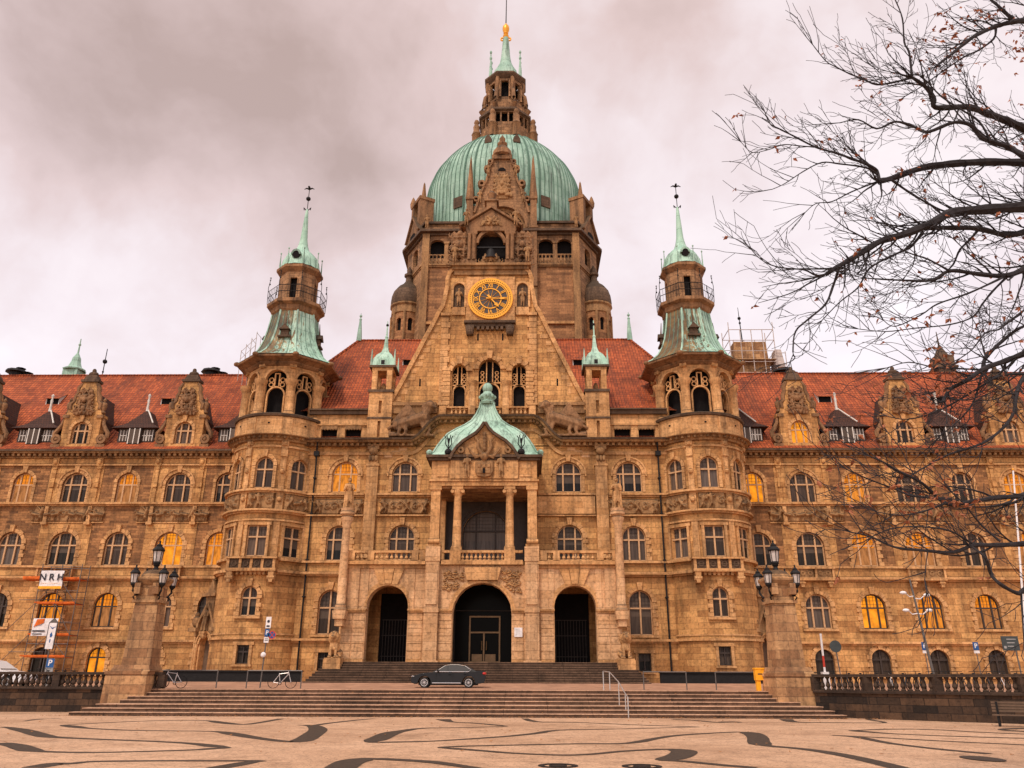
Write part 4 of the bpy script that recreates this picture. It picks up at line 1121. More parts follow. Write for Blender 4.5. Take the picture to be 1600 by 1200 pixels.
# slits, clock shelf, clock
t = MB()
for x, z in ((-6.2, 27.0), (6.3, 27.0), (-1.0, 31.5), (1.3, 31.5)): t.box(x - 0.07, x + 0.07, YG - 0.02, YG + 0.1, z - 0.35, z + 0.35)
PT(t, 'slit', 'shadow_void')
t = MB(); t.box(-2.3, 2.5, YG - 0.55, YG, 32.75, 33.0); t.box(-2.0, 2.2, YG - 0.35, YG, 32.45, 32.75)
for k in range(6): t.box(-1.1 + k * 0.44, -0.85 + k * 0.44, YG - 0.45, YG, 32.1, 32.45)
for q in (-1.75, 1.97):
    t.prism([(q - 0.42, 32.5), (q + 0.42, 32.5), (q + 0.3, 31.6), (q - 0.3, 31.6)], YG - 0.6, YG); t.ball((q, YG - 0.55, 32.0), (0.38, 0.25, 0.5), 9, 6)
PT(t, 'clock_shelf', 'sooty', False)
CU, CZ, CR = 0.12, 35.32, 2.12
t = MB(); t.box(CU - 2.3, CU + 2.3, YG - 0.2, YG, 33.02, 37.7); PT(t, 'clock_panel', 'trim')
t = MB(); t.ring(CU, CZ, 1.72, CR, YG - 0.42, YG - 0.18, 0, 2 * pi, 64); clk = PT(t, 'clock', 'gold')
t = MB(); t.ring(CU, CZ, 0.98, 1.08, YG - 0.40, YG - 0.18, 0, 2 * pi, 48); t.build('inner_ring', 'gold', clk); t = MB(); t.ring(CU, CZ, 1.60, 1.66, YG - 0.40, YG - 0.18, 0, 2 * pi, 64); t.build('chapter_ring', 'gold', clk)
t = MB(); t.ring(CU, CZ, 0.0, 1.73, YG - 0.34, YG - 0.19, 0, 2 * pi, 48)
for k in range(60):
    a = 2 * pi * k / 60; c_, s_ = sin(a), cos(a)
m_, nt, b = newmat('clock_face', 0.5, 0.4); b.inputs['Base Color'].default_value = (0.055, 0.04, 0.035, 1)
t.build('clock_dial', 'clock_face', clk)
t = MB()
for k in range(60):
    a = 2 * pi * k / 60; r_ = 1.90; t.ball((CU + r_ * sin(a), YG - 0.43, CZ + r_ * cos(a)), 0.045, 6, 4)
t.build('minute_stud', 'dark_frame', clk)
roman = ['XII', 'I', 'II', 'III', 'IIII', 'V', 'VI', 'VII', 'VIII', 'IX', 'X', 'XI']
for k, rn in enumerate(roman):
    a = 2 * pi * k / 12; me = text_mesh(rn, 0.62, 'gold', 0.02)
    me.transform(Matrix.Scale(0.62 if len(rn) > 2 else 0.8, 4, (1, 0, 0))); me.transform(Matrix.Rotation(a, 4, 'Y'))
    link(me, 'numeral', None, clk, (CU + 1.34 * sin(a), YG - 0.37, CZ + 1.34 * cos(a)))


def hand(ang, L, w, nm, y):
    t = MB(); c_, s_ = cos(ang), sin(ang)
    def q(x, z): return (CU + x * c_ + z * s_, CZ - x * s_ + z * c_)
    t.prism([q(-w, -0.4), q(-w * .6, L * .55), q(-w * 1.9, L * .66), q(0, L), q(w * 1.9, L * .66), q(w * .6, L * .55), q(w, -0.4)], y, y + 0.04); t.build(nm, 'gold', clk)


hand(2 * pi * 15.2 / 60, 1.55, 0.06, 'minute_hand', YG - 0.46); hand(2 * pi * 23.3 / 60, 1.25, 0.09, 'hour_hand', YG - 0.52)
t = MB()
for k in range(12):
    a = 2 * pi * (k + .5) / 12; t.tube([(CU + 0.1 * sin(a), YG - 0.36, CZ + 0.1 * cos(a)), (CU + 0.96 * sin(a), YG - 0.36, CZ + 0.96 * cos(a))], 0.022, 4)
t.ball((CU, YG - 0.48, CZ), 0.16, 10, 6); t.build('sun_rays', 'gold', clk)


# ------------------------------------------------------------------ carved figures
def figure_mesh(h, seed, cloak=True, vox=0.045, staff=False, helmet=False):
    """a standing stone figure in a long robe, origin at the feet, facing -Y"""
    rng = random.Random(seed); mb = MB(); k = h / 1.8
    def V(x, y, z): return (x * k, y * k, z * k)
    mb.ball(V(0, -.03, 1.67), (.105 * k, .12 * k, .135 * k), 10, 8); mb.ball(V(0, .02, 1.69), (.125 * k, .12 * k, .135 * k), 10, 8)
    cap(mb, V(0, 0, 1.5), V(0, 0, 1.6), .06 * k)
    cap(mb, V(-.14, 0, 1.4), V(.14, 0, 1.4), .10 * k); cap(mb, V(0, 0, 1.0), V(0, -.01, 1.36), .15 * k, .17 * k)
    for s, st in ((-1, .06), (1, -.05)):
        cap(mb, V(s * .09, -st * .5, .95), V(s * .10, -.05 - st, .5), .11 * k, .085 * k); cap(mb, V(s * .10, -.05 - st, .5), V(s * .11, -st, .09), .08 * k, .055 * k)
        cap(mb, V(s * .11, -st + .02, .05), V(s * .13, -st - .16, .04), .05 * k, .045 * k)
        el = V(s * .30, -.05, 1.08 + rng.uniform(-.04, .06)); cap(mb, V(s * .21, 0, 1.40), el, .07 * k, .055 * k)
        hd = V(s * (.12 if s < 0 else .24), -.26, 1.12 + rng.uniform(-.1, .2)); cap(mb, el, hd, .055 * k, .045 * k); mb.ball(hd, (.05 * k, .06 * k, .06 * k), 8, 6)
        if staff and s > 0: mb.tube([(hd[0], hd[1], 0.05 * k), (hd[0], hd[1], 1.95 * k)], .03 * k, 6)
    if cloak:
        for j in range(7):
            x = -.24 + .08 * j; cap(mb, V(x * .7, .12, 1.42), V(x, .14, .1), .06 * k, .075 * k)
        for j in range(4): cap(mb, V(-.12 + .08 * j, -.10, .98), V(-.15 + .1 * j, -.1, .45 - .1 * (j % 2)), .05 * k, .05 * k)
    if helmet: mb.ball(V(0, .02, 1.80), (.13 * k, .14 * k, .08 * k), 8, 6); mb.ball(V(0, .05, 1.86), (.04 * k, .14 * k, .1 * k), 8, 6)
    return fuse(mb, 'figure_mesh', vox)


def lion_mesh():
    """seated lion facing -Y, 1.8 high, origin under the paws"""
    mb = MB()
    cap(mb, (0, .42, .42), (0, -.02, .98), .36, .30); cap(mb, (0, -.05, .95), (0, -.16, 1.25), .30, .26)
    for s in (-1, 1):
        cap(mb, (s * .26, .40, .34), (s * .30, .05, .30), .27, .17); cap(mb, (s * .30, .05, .2), (s * .31, -.22, .09), .12, .10)
        cap(mb, (s * .19, -.14, .9), (s * .19, -.27, .45), .14, .105); cap(mb, (s * .19, -.27, .45), (s * .19, -.27, .10), .10, .09)
        mb.ball((s * .19, -.36, .08), (.12, .17, .09), 8, 6); mb.ball((s * .17, -.42, 1.68), (.07, .05, .08), 8, 6)
        mb.ball((s * .09, -.56, 1.46), (.05, .04, .045), 8, 6)
    for a in range(12):
        t = 2 * pi * a / 12; mb.ball((.25 * sin(t), -.26, 1.42 + .27 * cos(t)), (.15, .17, .15), 8, 6)
        mb.ball((.31 * sin(t), -.12, 1.3 + .32 * cos(t)), (.16, .18, .17), 8, 6)
    mb.ball((0, -.34, 1.46), (.23, .24, .25), 12, 8); cap(mb, (0, -.5, 1.42), (0, -.66, 1.34), .13, .11); mb.ball((0, -.74, 1.40), (.06, .05, .05), 8, 6)
    cap(mb, (0, -.55, 1.22), (0, -.64, 1.21), .08, .07)
    for a in range(6): mb.ball((.08 * (a % 3 - 1), -.2 - .02 * a, 1.0 - .07 * a), (.14, .12, .16), 8, 6)
    mb.tube([(.2, .7, .1), (.45, .5, .1), (.5, .2, .12), (.42, -.02, .14)], [.06, .05, .05, .08], 6)
    return fuse(mb, 'lion_mesh', 0.035)


fig_a = figure_mesh(2.45, 1, True); fig_b = figure_mesh(2.45, 2, True, staff=True); fig_n = figure_mesh(1.95, 3, False, vox=0.05); fig_h = figure_mesh(2.0, 4, False, 0.04, True, True)
for me in (fig_a, fig_b): me.materials.append(MT['trim'])
for me in (fig_n, fig_h): me.materials.append(MT['carved'])
for x in (-2.3, 2.5): link(fig_n, 'bell_figure', None, HALL, Vector((x, 66.25, 43.0)) + Vector(OFF)); link(fig_n, 'bell_figure', None, HALL, Vector((x * 1.45, 66.2, 39.0)) + Vector(OFF))
# niches beside the clock
for s, x in ((-1, -2.86), (1, 3.15)):
    t = MB(); t.box(x - 0.62, x + 0.62, YG - 0.22, YG, 33.7, 34.5); t.ring(x, 36.5, 0.52, 0.72, YG - 0.25, YG, 0, pi, 12)
    for q in (-1, 1): t.box(x + q * 0.62 - 0.1, x + q * 0.62 + 0.1, YG - 0.25, YG, 34.5, 36.5)
    nch = PT(t, 'niche', 'trim')
    t = MB(); pts, zs = arch_pts(x, 1.04, 34.5, 37.02); t.add([(a, YG - 0.02, z) for a, z in [(x - .52, 34.5)] + pts + [(x + .52, 34.5)]], [list(range(len(pts) + 2))[::-1]]); t.build('niche_back', 'sooty', nch)
    link(fig_n, 'niche_figure', None, nch, (x, YG - 0.25, 34.5))
t = MB(); t.box(-3.55, 3.75, YG - 0.4, YG + 1.3, 38.45, 38.75); t.box(-3.75, 3.95, YG - 0.65, YG + 1.3, 38.75, 39.0); t.box(-3.4, 3.6, YG - 0.2, YG + 1.2, 37.95, 38.45); PT(t, 'bell_storey_cornice', 'carved')

ZMAP[:] = [(39.0, 39.0), (42.0, 41.3), (42.9, 42.2), (43.6, 43.05), (46.4, 45.0), (47.6, 46.1), (50.3, 47.7)]
# --- bell storey (aedicule with the bell)
YB = 66.5
t = MB()
for x in (-1.75, 1.95):
    t.box(x - 0.42, x + 0.42, YB, YB + 1.6, 39.0, 42.9); t.box(x - 0.52, x + 0.52, YB - 0.14, YB + 1.6, 42.9, 43.2); t.box(x - 0.5, x + 0.5, YB - 0.12, YB + 1.6, 39.0, 39.5)
    for q in (-0.22, 0.22): t.lathe([(0.17, 39.5), (0.15, 41.0), (0.18, 42.6), (0.22, 42.9)], x + q, YB - 0.1, 9)
t.box(-2.35, 2.55, YB - 0.1, YB + 1.6, 43.2, 43.6); t.ring(0.1, 42.0, 1.2, 1.5, YB + 0.05, YB + 0.5, 0, pi, 14)
t.prism([(-2.7, 43.6), (2.9, 43.6), (0.1, 46.4)], YB - 0.05, YB + 1.5)
t.sweep([(-2.85, 43.62), (0.1, 46.5), (3.05, 43.62)], [(YB - 0.3, 0), (YB - 0.3, 0.26), (YB + 1.5, 0.26), (YB + 1.5, 0)])
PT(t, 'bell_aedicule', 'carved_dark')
t = MB(); t.box(-1.3, 1.5, YB + 0.9, YB + 1.2, 39.05, 43.1); PT(t, 'bell_recess', 'shadow_void')
t = MB(); t.lathe([(0.75, 39.75), (0.68, 39.95), (0.5, 40.4), (0.42, 40.9), (0.3, 41.2), (0.0, 41.35)], 0.1, YB + 0.35, 16); t.box(-1.3, 1.5, YB + 0.25, YB + 0.45, 41.4, 41.6); t.tube([(0.1, YB + .35, 41.2), (0.1, YB + .35, 41.6)], 0.1, 6); PT(t, 'bell', 'dark_metal', True)
lm = lump_mesh(21, 2.0, 3.6, 0.7, 90, 0.32, 0.055); lm.materials.append(MT['carved_dark'])
for x in (-2.95, 3.15): link(lm, 'side_sculpture', None, HALL, Vector((x, YB + 0.55, 39.0)) + Vector(OFF))
lm2 = lump_mesh(22, 2.4, 1.0, 0.4, 40, 0.2, 0.045); lm2.materials.append(MT['carved']); link(lm2, 'bell_swag', None, HALL, Vector((0.1, YB + 0.2, 39.0)) + Vector(OFF))
lm3 = lump_mesh(23, 1.8, 0.9, 0.3, 36, 0.18, 0.045); lm3.materials.append(MT['carved']); link(lm3, 'pediment_carving', None, HALL, Vector((0.1, YB - 0.05, 43.15)) + Vector(OFF))
t = MB(); t.box(-0.4, 0.6, YB + 0.2, YB + 1.2, 46.3, 47.6); t.box(-0.6, 0.8, YB + 0.05, YB + 1.3, 47.6, 47.9); t.lathe([(0.42, 47.9), (0.5, 48.1), (0.3, 48.5), (0.42, 49.0), (0.5, 49.4), (0.25, 49.9), (0.0, 50.3)], 0.1, YB + 0.7, 10)
for q in (-1, 1): t.tube([(0.1 + q * 0.5, YB + .6, 46.5), (0.1 + q * 1.0, YB + .6, 46.2), (0.1 + q * 1.1, YB + .6, 45.6)], [.3, .26, .2], 7)
PT(t, 'bell_finial', 'carved_dark', True); ZMAP[:] = []
fig_s = None

# --- sculptures on the sloping cornice, and flank turrets
beast = MB()
cap(beast, (-1.3, 0, 1.0), (0.9, 0, 1.7), .55, .62); cap(beast, (0.9, 0, 1.8), (1.35, -.1, 2.55), .45, .38); beast.ball((1.45, -.2, 2.85), (.42, .42, .42), 10, 8); cap(beast, (1.6, -.3, 2.75), (1.95, -.35, 2.6), .22, .16)
for j in range(9): cap(beast, (0.2 - .1 * j, .1, 1.9 + .03 * j), (-0.6 - .17 * j, .15, 3.05 - .22 * j), .16, .13)
for x in (-1.5, -.9, .7, 1.15): cap(beast, (x, -.15, 1.2 if x < 0 else 1.5), (x + .35, -.35, .45), .24, .17); cap(beast, (x + .35, -.35, .45), (x + .2, -.35, .05), .15, .14)
for a in range(9): beast.ball((1.2 + .34 * sin(a * .7), -.1, 2.6 + .36 * cos(a * .7)), (.22, .26, .22), 8, 6)
beast.tube([(-1.7, 0, 1.0), (-2.2, 0, .7), (-2.1, -.1, .3), (-1.5, -.2, .2)], [.18, .15, .14, .16], 7); beast.box(-2.1, 1.9, -.4, .5, -.1, .12)
bm_ = fuse(beast, 'beast_mesh', 0.07); bm_.materials.append(MT['carved_dark']); bm2 = bm_.copy()
bm2.transform(Matrix.Scale(-1, 4, (1, 0, 0))); bm2.flip_normals()
link(bm_, 'winged_beast', None, HALL, Vector((-6.55, 66.45, 21.75)) + Vector(OFF)); link(bm2, 'winged_beast', None, HALL, Vector((6.65, 66.45, 21.75)) + Vector(OFF))
for s in (-1, 1):
    t = MB(); xbox(t, s, 4.5, 8.7, YG - 0.2, YG + 0.0, 24.0, 24.7); xbox(t, s, 4.6, 8.7, YG - 0.35, YG, 24.7, 25.0); PT(t, 'gable_base_cornice', 'carved')
for s, u in ((-1, -9.6), (1, 9.82)):
    YT = 66.45
    t = MB(); wall(t, flat(YT), u - 1.05, u + 1.05, 21.44, 25.9, [(u, 0.26, 21.7, 23.2, 'rect'), (u, 0.26, 23.9, 25.1, 'rect')], 0.3)
    t.box(u - 1.05, u + 1.05, YT + 0.3, YT + 2.1, 21.45, 25.9)
    for x in (-1, 1): t.add([(u + x * 1.05, YT, 21.44), (u + x * 1.05, YT + .3, 21.44), (u + x * 1.05, YT + .3, 25.9), (u + x * 1.05, YT, 25.9)], [(0, 1, 2, 3)])
    for q in (-1, 1):
        for y in (YT + 0.22, YT + 1.88): t.box(u + q * 0.66 - 0.24, u + q * 0.66 + 0.24, y - 0.22, y + 0.22, 26.15, 28.0)
    t.box(u - 0.95, u + 0.95, YT, YT + 2.1, 28.0, 28.3)
    tur = PT(t, 'flank_turret', 'trim')
    t = MB(); t.box(u - 1.15, u + 1.15, YT - 0.1, YT + 2.2, 25.9, 26.15); t.box(u - 1.2, u + 1.2, YT - 0.15, YT + 2.25, 28.3, 28.5); t.box(u - 1.12, u + 1.12, YT - 0.07, YT + 2.17, 23.38, 23.55); t.build('turret_cornice', 'sooty', tur)
    t = MB(); t.ball((u, YT + 1.05, 26.6), (0.25, 0.25, 0.55), 8, 6); t.build('turret_urn', 'carved', tur)
    t = MB(); t.lathe([(1.62, 28.5), (1.52, 28.72), (1.3, 29.25), (0.95, 29.75), (0.5, 30.1), (0.3, 30.6), (0.16, 31.6), (0.2, 31.75), (0.1, 31.9), (0.05, 33.4)], u, YT + 1.05, 4, flat=pi / 4)
    t.ring(u, 28.62, 0.0, 0.55, YT - 0.08, YT + 0.9, 0, pi, 8)
    for q in (-1, 1):
        for y in (YT, YT + 2.1): t.lathe([(0.12, 28.5), (0.09, 29.2), (0.03, 30.1)], u + q * 1.05, y, 6)
    t.build('turret_dome', 'copper_clean', tur)
    t = MB(); t.box(u - 0.16, u + 0.16, YT - 0.1, YT - 0.07, 28.6, 29.0); t.ball((u, YT + 1.05, 33.0), 0.14, 8, 6); t.build('turret_vane', 'dark_metal', tur)
# ------------------------------------------------------------------ round towers
TY = 68.85
rel_t = [relief_mesh(2.15, 1.36, 30 + k) for k in range(3)]
for me in rel_t: me.materials.append(MT['carved'])
ZMAP[:] = [(21.3, 21.3), (21.62, 21.45), (24.15, 23.5), (24.3, 23.62), (28.3, 27.72), (29.7, 28.05), (30.83, 28.95), (33.5, 31.3), (36.5, 34.35), (37.05, 35.5), (38.9, 37.95), (40.0, 38.6), (40.6, 39.4), (42.6, 41.75), (43.0, 42.3), (47.0, 46.6), (49.8, 49.3)]
trac = MB()
trac.ring(0, 26.0, 0.70, 0.84, 0, 0.22, 0, pi, 12)
for q in (-1, 1):
    x0, x1 = sorted((q * 0.70, q * 0.84)); trac.box(x0, x1, 0, 0.22, 24.4, 26.0)
    trac.box(q * 0.2 - 0.05, q * 0.2 + 0.05, 0.02, 0.2, 26.86, 28.0)
    for z in (26.98, 27.42): trac.ring(q * 0.5, z, 0.16, 0.24, 0.04, 0.18, 0, 2 * pi, 9)
trac.box(-0.25, 0.25, 0.02, 0.2, 27.98, 28.06)
trac_me = trac.mesh('tracery_mesh'); trac_me.materials.append(MT['trim'])
for s, tu in ((-1, -18.87), (1, 18.87)):
    R = 3.92; w = MB(); m_ = cyl(tu, TY, R); q45 = R * pi / 4
    ops = [(0, 1.3, 6.4, 8.72, 'arch'), (0, 0.98, 2.8, 4.2, 'rect')]
    wall(w, m_, -R * pi, R * pi, 1.2, 10.0, ops, 0.35, 0.45)
    R2 = 3.85; m2 = cyl(tu, TY, R2); q2 = R2 * pi / 4; ops = []
    for k in (-1, 0, 1):
        ops += [(k * q2, 1.55, 16.84, 19.52, 'arch'), (k * q2, 1.65, 11.14, 13.68, 'rect')]
    wall(w, m2, -R2 * pi, R2 * pi, 10.0, 21.2, ops, 0.35, 0.45)
    tw = PT(w, 'tower_wall', 'ashlar')
    w = MB(); w.lathe([(3.4, 1.2), (3.4, 21)], tu, TY, 24); w.build('tower_core', 'shadow_void', tw)
    for k in (-1, 0, 1):
        a = k * pi / 4
        def P(rad): return (tu + rad * sin(a), TY - rad * cos(a))
        x, y = P(R2 - 0.02); window((x, y, 16.84), 1.55, 2.68, 'two', 'plain', rz=a)
        window((x, y, 11.14), 1.65, 2.54, 'two', 'frame', rect=True, rz=a)
        x, y = P(R2 + 0.02); relief(rel_t[k + 1], x, y, 15.02, a)
    window((tu, TY - R, 6.4), 1.3, 2.32, 'two', 'quoin'); window((tu, TY - R, 2.8), 0.98, 1.4, 'slim', 'quoin', rect=True, framemat='dark_frame')
    t = MB()
    for z0, z1, rr in ((10.80, 10.98, 4.22), (9.70, 9.84, 4.12), (9.84, 10.06, 4.34), (14.05, 14.2, 4.0), (14.70, 14.84, 4.06), (14.84, 15.0, 4.26), (16.38, 16.52, 4.06), (16.52, 16.7, 4.27), (20.4, 20.56, 3.97), (4.62, 4.80, 4.1), (5.0, 5.12, 3.98)):
        t.lathe([(R2 - .1, z0), (rr, z0), (rr, z1), (R2 - .1, z1)], tu, TY, 48)
    tr = PT(t, 'string_course', 'trim')
    for k in range(8):       # pilaster strips between the windows with consoles and bosses
        a = pi / 8 + k * pi / 4; t = MB()
        for (z0, z1, hw, pr) in ((10.98, 14.05, .26, .1), (15.0, 16.4, .3, .16), (16.7, 20.4, .24, .1), (20.56, 21.1, .3, .2), (19.6, 20.2, .28, .22)):
            b = MB(); b.box(-hw, hw, -pr, 0.1, z0, z1); c_, s_ = cos(a), sin(a); t.merge(b, (tu + (R2) * s_, TY - R2 * c_, 0), a)
        b = MB(); b.ball((0, -.14, 18.3), (.2, .2, .24), 8, 6); b.ball((0, -.2, 15.9), (.22, .2, .28), 8, 6); b.ball((0, -.2, 20.75), (.2, .14, .24), 8, 6); t.merge(b, (tu + R2 * sin(a), TY - R2 * cos(a), 0), a)
        WHOLE.add('tower_pilaster'); PT(t, 'tower_pilaster', 'trim')
    t = MB(); t.lathe([(R2 - .1, 20.9), (4.1, 20.95), (4.15, 21.1), (4.35, 21.35), (4.62, 21.4), (4.66, 21.55), (4.2, 21.62), (R2, 21.62)], tu, TY, 48)
    for k in range(52):
        a = 2 * pi * k / 52; b = MB(); b.box(-.1, .1, -.3, .1, 21.12, 21.4); t.merge(b, (tu + 4.12 * sin(a), TY - 4.12 * cos(a), 0), a)
    PT(t, 'tower_cornice', 'carved')
    t = MB(); t.lathe([(4.05, 21.6), (4.05, 23.75)], tu, TY, 48)
    for k in range(8):
        a = pi / 8 + k * pi / 4; b = MB(); b.box(-.42, .42, -.06, .1, 21.7, 23.6); t.merge(b, (tu + 4.05 * sin(a), TY - 4.05 * cos(a), 0), a)
    PT(t, 'tower_parapet', 'trim')
    t = MB(); t.lathe([(4.0, 23.7), (4.22, 23.75), (4.28, 23.95), (4.1, 24.1), (3.2, 24.15)], tu, TY, 48); PT(t, 'parapet_coping', 'sooty')
    t = MB()
    for k in range(8):
        a = k * pi / 4; b = MB(); b.tube([(0, -.03, 22.95), (0, .1, 22.95)], .1, 8); t.merge(b, (tu + 4.05 * sin(a), TY - 4.05 * cos(a), 0), a)
    PT(t, 'water_spout', 'shadow_void')
    # arcaded belvedere: eight faces with arches between columns
    Ro = 3.62; ap = Ro * cos(pi / 8); hw = Ro * sin(pi / 8)
    t = MB(); cl_ = MB(); 
    for k in range(8):
        a = k * pi / 4
        b = MB(); wall(b, flat(0), -hw, hw, 24.12, 30.0, [(0, 1.9, 24.3, 28.3, 'arch')], 0.4); b.ring(0, 27.35, 0.955, 1.18, -0.1, 0.02, 0, pi, 14)
        t.merge(b, (tu + ap * sin(a), TY - ap * cos(a), 0), a)
        a2 = a + pi / 8; x, y = tu + (Ro - .05) * sin(a2), TY - (Ro - .05) * cos(a2)
        cl_.lathe([(.5, 24.1), (.5, 24.35), (.4, 24.5), (.38, 26.7), (.42, 26.8), (.46, 26.9), (.58, 27.15), (.6, 27.35)], x, y, 14)
        b = MB(); b.ball((0, -.1, 29.2), (.28, .2, .42), 8, 6); b.box(-.3, .3, -.2, .1, 29.35, 29.9); cl_.merge(b, (x, y, 0), a2)
    arc = PT(t, 'belvedere', 'trim'); cl_.build('belvedere_column', 'trim', arc, smooth=True)
    for k in range(8):
        a = k * pi / 4; link(trac_me, 'tracery', None, arc, (tu + (ap - .15) * sin(a), TY - (ap - .15) * cos(a), 0), a)
    t = MB(); t.lathe([(2.5, 24.16), (2.5, 29.55)], tu, TY, 12); t.lathe([(3.6, 29.6), (0.1, 29.65)], tu, TY, 8, flat=pi / 8); t.build('belvedere_core', 'shadow_void', arc)
    t = MB(); f8 = pi / 8
    t.lathe([(3.5, 29.75), (3.75, 29.8), (4.0, 30.05), (4.0, 30.15), (4.45, 30.4), (4.75, 30.5), (4.8, 30.7), (4.2, 30.8), (3.5, 30.82)], tu, TY, 8, flat=f8)
    for x, y in oct_pt(tu, TY, 4.72): t.ball((x, y, 30.72), (.3, .3, .26), 8, 6)
    PT(t, 'belvedere_cornice', 'carved_dark')
    # copper skirt roof
    prof = [(4.72, 30.83), (4.15, 31.15), (3.45, 31.9), (2.95, 32.8), (2.6, 33.8), (2.34, 35.0), (2.18, 36.1), (2.12, 36.6)]
    t = MB(); t.lathe(prof, 0, 0, 8, flat=f8)
    o = link(t.mesh('skirt_roof_mesh'), 'tower_roof', 'copper_brown', HALL, Vector((tu, TY, 0)) + Vector(OFF))
    t = MB()
    for k in range(8):
        a = pi / 8 + k * pi / 4
        t.tube([((r_ + .02) * sin(a), -(r_ + .02) * cos(a), z) for r_, z in prof], .09, 5)
    t.build('roof_ridge', 'copper_clean', o); t = MB()
    for k in range(8):
        for e in (-.25, 0, .25):
            cc = cos(pi / 8); t.tube([(r_ * cc * sin(k * pi / 4) + e * r_ * .75 * cos(k * pi / 4), -r_ * cc * cos(k * pi / 4) + e * r_ * .75 * sin(k * pi / 4), z) for r_, z in prof], .035, 4)
    t.build('roof_seams', 'copper_seam', o)
    t = MB()
    for a in (0, pi / 2, -pi / 2):
        b = MB(); b.box(-.34, .34, -.2, .7, 33.6, 34.25); b.add([(-.5, -.4, 34.2), (.5, -.4, 34.2), (0, -.4, 34.75), (0, 1.0, 34.9), (-.5, .6, 34.2), (.5, .6, 34.2)], [(0, 1, 2), (0, 2, 3, 4), (1, 5, 3, 2)])
        b.box(-.6, .6, -.35, -.1, 33.45, 33.62)
        b.tube([(0, -.1, 34.7), (0, 0, 35.9)], [.08, .03], 5); r_ = 2.45; t.merge(b, (r_ * sin(a), -r_ * cos(a), 0), a)
    t.build('roof_dormer', 'sooty', o)
    # gallery, drum and cap
    t = MB(); t.lathe([(2.1, 36.4), (2.3, 36.55), (2.35, 36.75), (2.75, 36.85), (2.75, 37.0), (1.6, 37.05)], tu, TY, 8, flat=f8)
    t.lathe([(1.7, 39.95), (1.85, 40.0), (2.25, 40.3), (2.25, 40.5), (1.7, 40.6)], tu, TY, 8, flat=f8); PT(t, 'gallery_cornice', 'carved_dark')
    rD = 1.84; apD = rD * cos(pi / 8); hD = rD * sin(pi / 8); t = MB()
    for k in range(8):
        a = k * pi / 4; b = MB(); wall(b, flat(0), -hD, hD, 37.0, 40.0, [(0, .66, 37.05, 38.9, 'rect')] if k % 2 == 0 else [], .25); t.merge(b, (tu + apD * sin(a), TY - apD * cos(a), 0), a)
    dr = PT(t, 'upper_drum', 'weathered')
    t = MB(); t.lathe([(1.35, 37), (1.35, 40)], tu, TY, 8); t.build('drum_core', 'shadow_void', dr)
    t = MB()
    for k in range(8):
        a = pi / 8 + k * pi / 4; t.tube([(tu + 2.75 * sin(a), TY - 2.75 * cos(a), 37), (tu + 2.8 * sin(a), TY - 2.8 * cos(a), 38.3), (tu + 2.65 * sin(a), TY - 2.65 * cos(a), 39.5)], .03, 5)
        for z in (38.6, 39.0, 39.4): t.ball((tu + 2.7 * sin(a), TY - 2.7 * cos(a), z), .08, 6, 4)
        for z in (37.5, 38.0): t.tube([(tu + 2.75 * sin(a), TY - 2.75 * cos(a), z), (tu + 2.75 * sin(a + pi / 4), TY - 2.75 * cos(a + pi / 4), z)], .03, 4)
        for j in range(1, 7):
            p, q = Vector((tu + 2.75 * sin(a), TY - 2.75 * cos(a), 37)), Vector((tu + 2.75 * sin(a + pi / 4), TY - 2.75 * cos(a + pi / 4), 37)); c = p.lerp(q, j / 7); t.tube([c, c + Vector((0, 0, 1.0))], .014, 4)
    PT(t, 'gallery_railing', 'dark_metal')
    prof = [(2.0, 40.6), (1.9, 40.85), (1.78, 41.4), (1.5, 41.9), (1.05, 42.3), (.68, 42.6), (.5, 43.0), (.36, 43.7), (.26, 45.2), (.13, 46.9), (.07, 47.1)]
    t = MB(); t.lathe(prof, 0, 0, 16); o = link(t.mesh('cap_mesh', True), 'tower_cap', 'copper_clean', HALL, Vector((tu, TY, 0)) + Vector(OFF))
    t = MB(); b = MB(); b.ring(0, 41.45, 0, .36, -1.95, -1.2, 0, 2 * pi, 12); t.merge(b); t.build('oculus', 'shadow_void', o)
    t = MB(); t.ring(0, 41.45, .3, .48, -2.0, -1.2, 0, pi, 10)
    for x, y in oct_pt(0, 0, 2.0): t.tube([(x, y, 40.6), (x, y, 42.0)], [.09, .03], 5); t.ball((x, y, 42.05), .09, 6, 4)
    t.build('cap_trim', 'copper', o)
    t = MB(); t.tube([(0, 0, 46.8), (0, 0, 49.6)], .04, 5); t.ball((0, 0, 48.4), .24, 10, 8)
    for q in (-1, 1):
        t.tube([(0, 0, 46.9), (q * .38, 0, 47.3), (q * .3, 0, 47.0)], .05, 4); t.tube([(0, 0, 49.6), (q * .28, 0, 49.72), (q * .52, 0, 49.6)], [.1, .08, .03], 5)
    t.ball((0, -.1, 49.75), (.12, .28, .14), 8, 6); t.build('weather_vane', 'dark_metal', o)
    # balcony bay on the front
    t = MB(); t.box(tu - 2.05, tu + 2.05, TY - R - .55, TY - R + .5, 9.86, 10.1); t.box(tu - 2.1, tu + 2.1, TY - R - .62, TY - R + .5, 10.86, 11.02)
    for x in (-2.0, -1.0, -.1, .8, 1.75): t.box(tu + x, tu + x + .22, TY - R - .5, TY - R + .5, 10.1, 10.86)
    for q in (-1, 1): t.prism([(tu + q * 1.7 - .25, 9.86), (tu + q * 1.7 + .25, 9.86), (tu + q * 1.7 + .15, 9.0), (tu + q * 1.7 - .15, 9.0)], TY - R - .5, TY - R + .3); t.tube([(tu + q * 1.7 - .3, TY - R - .35, 9.35), (tu + q * 1.7 + .3, TY - R - .35, 9.35)], .2, 8)
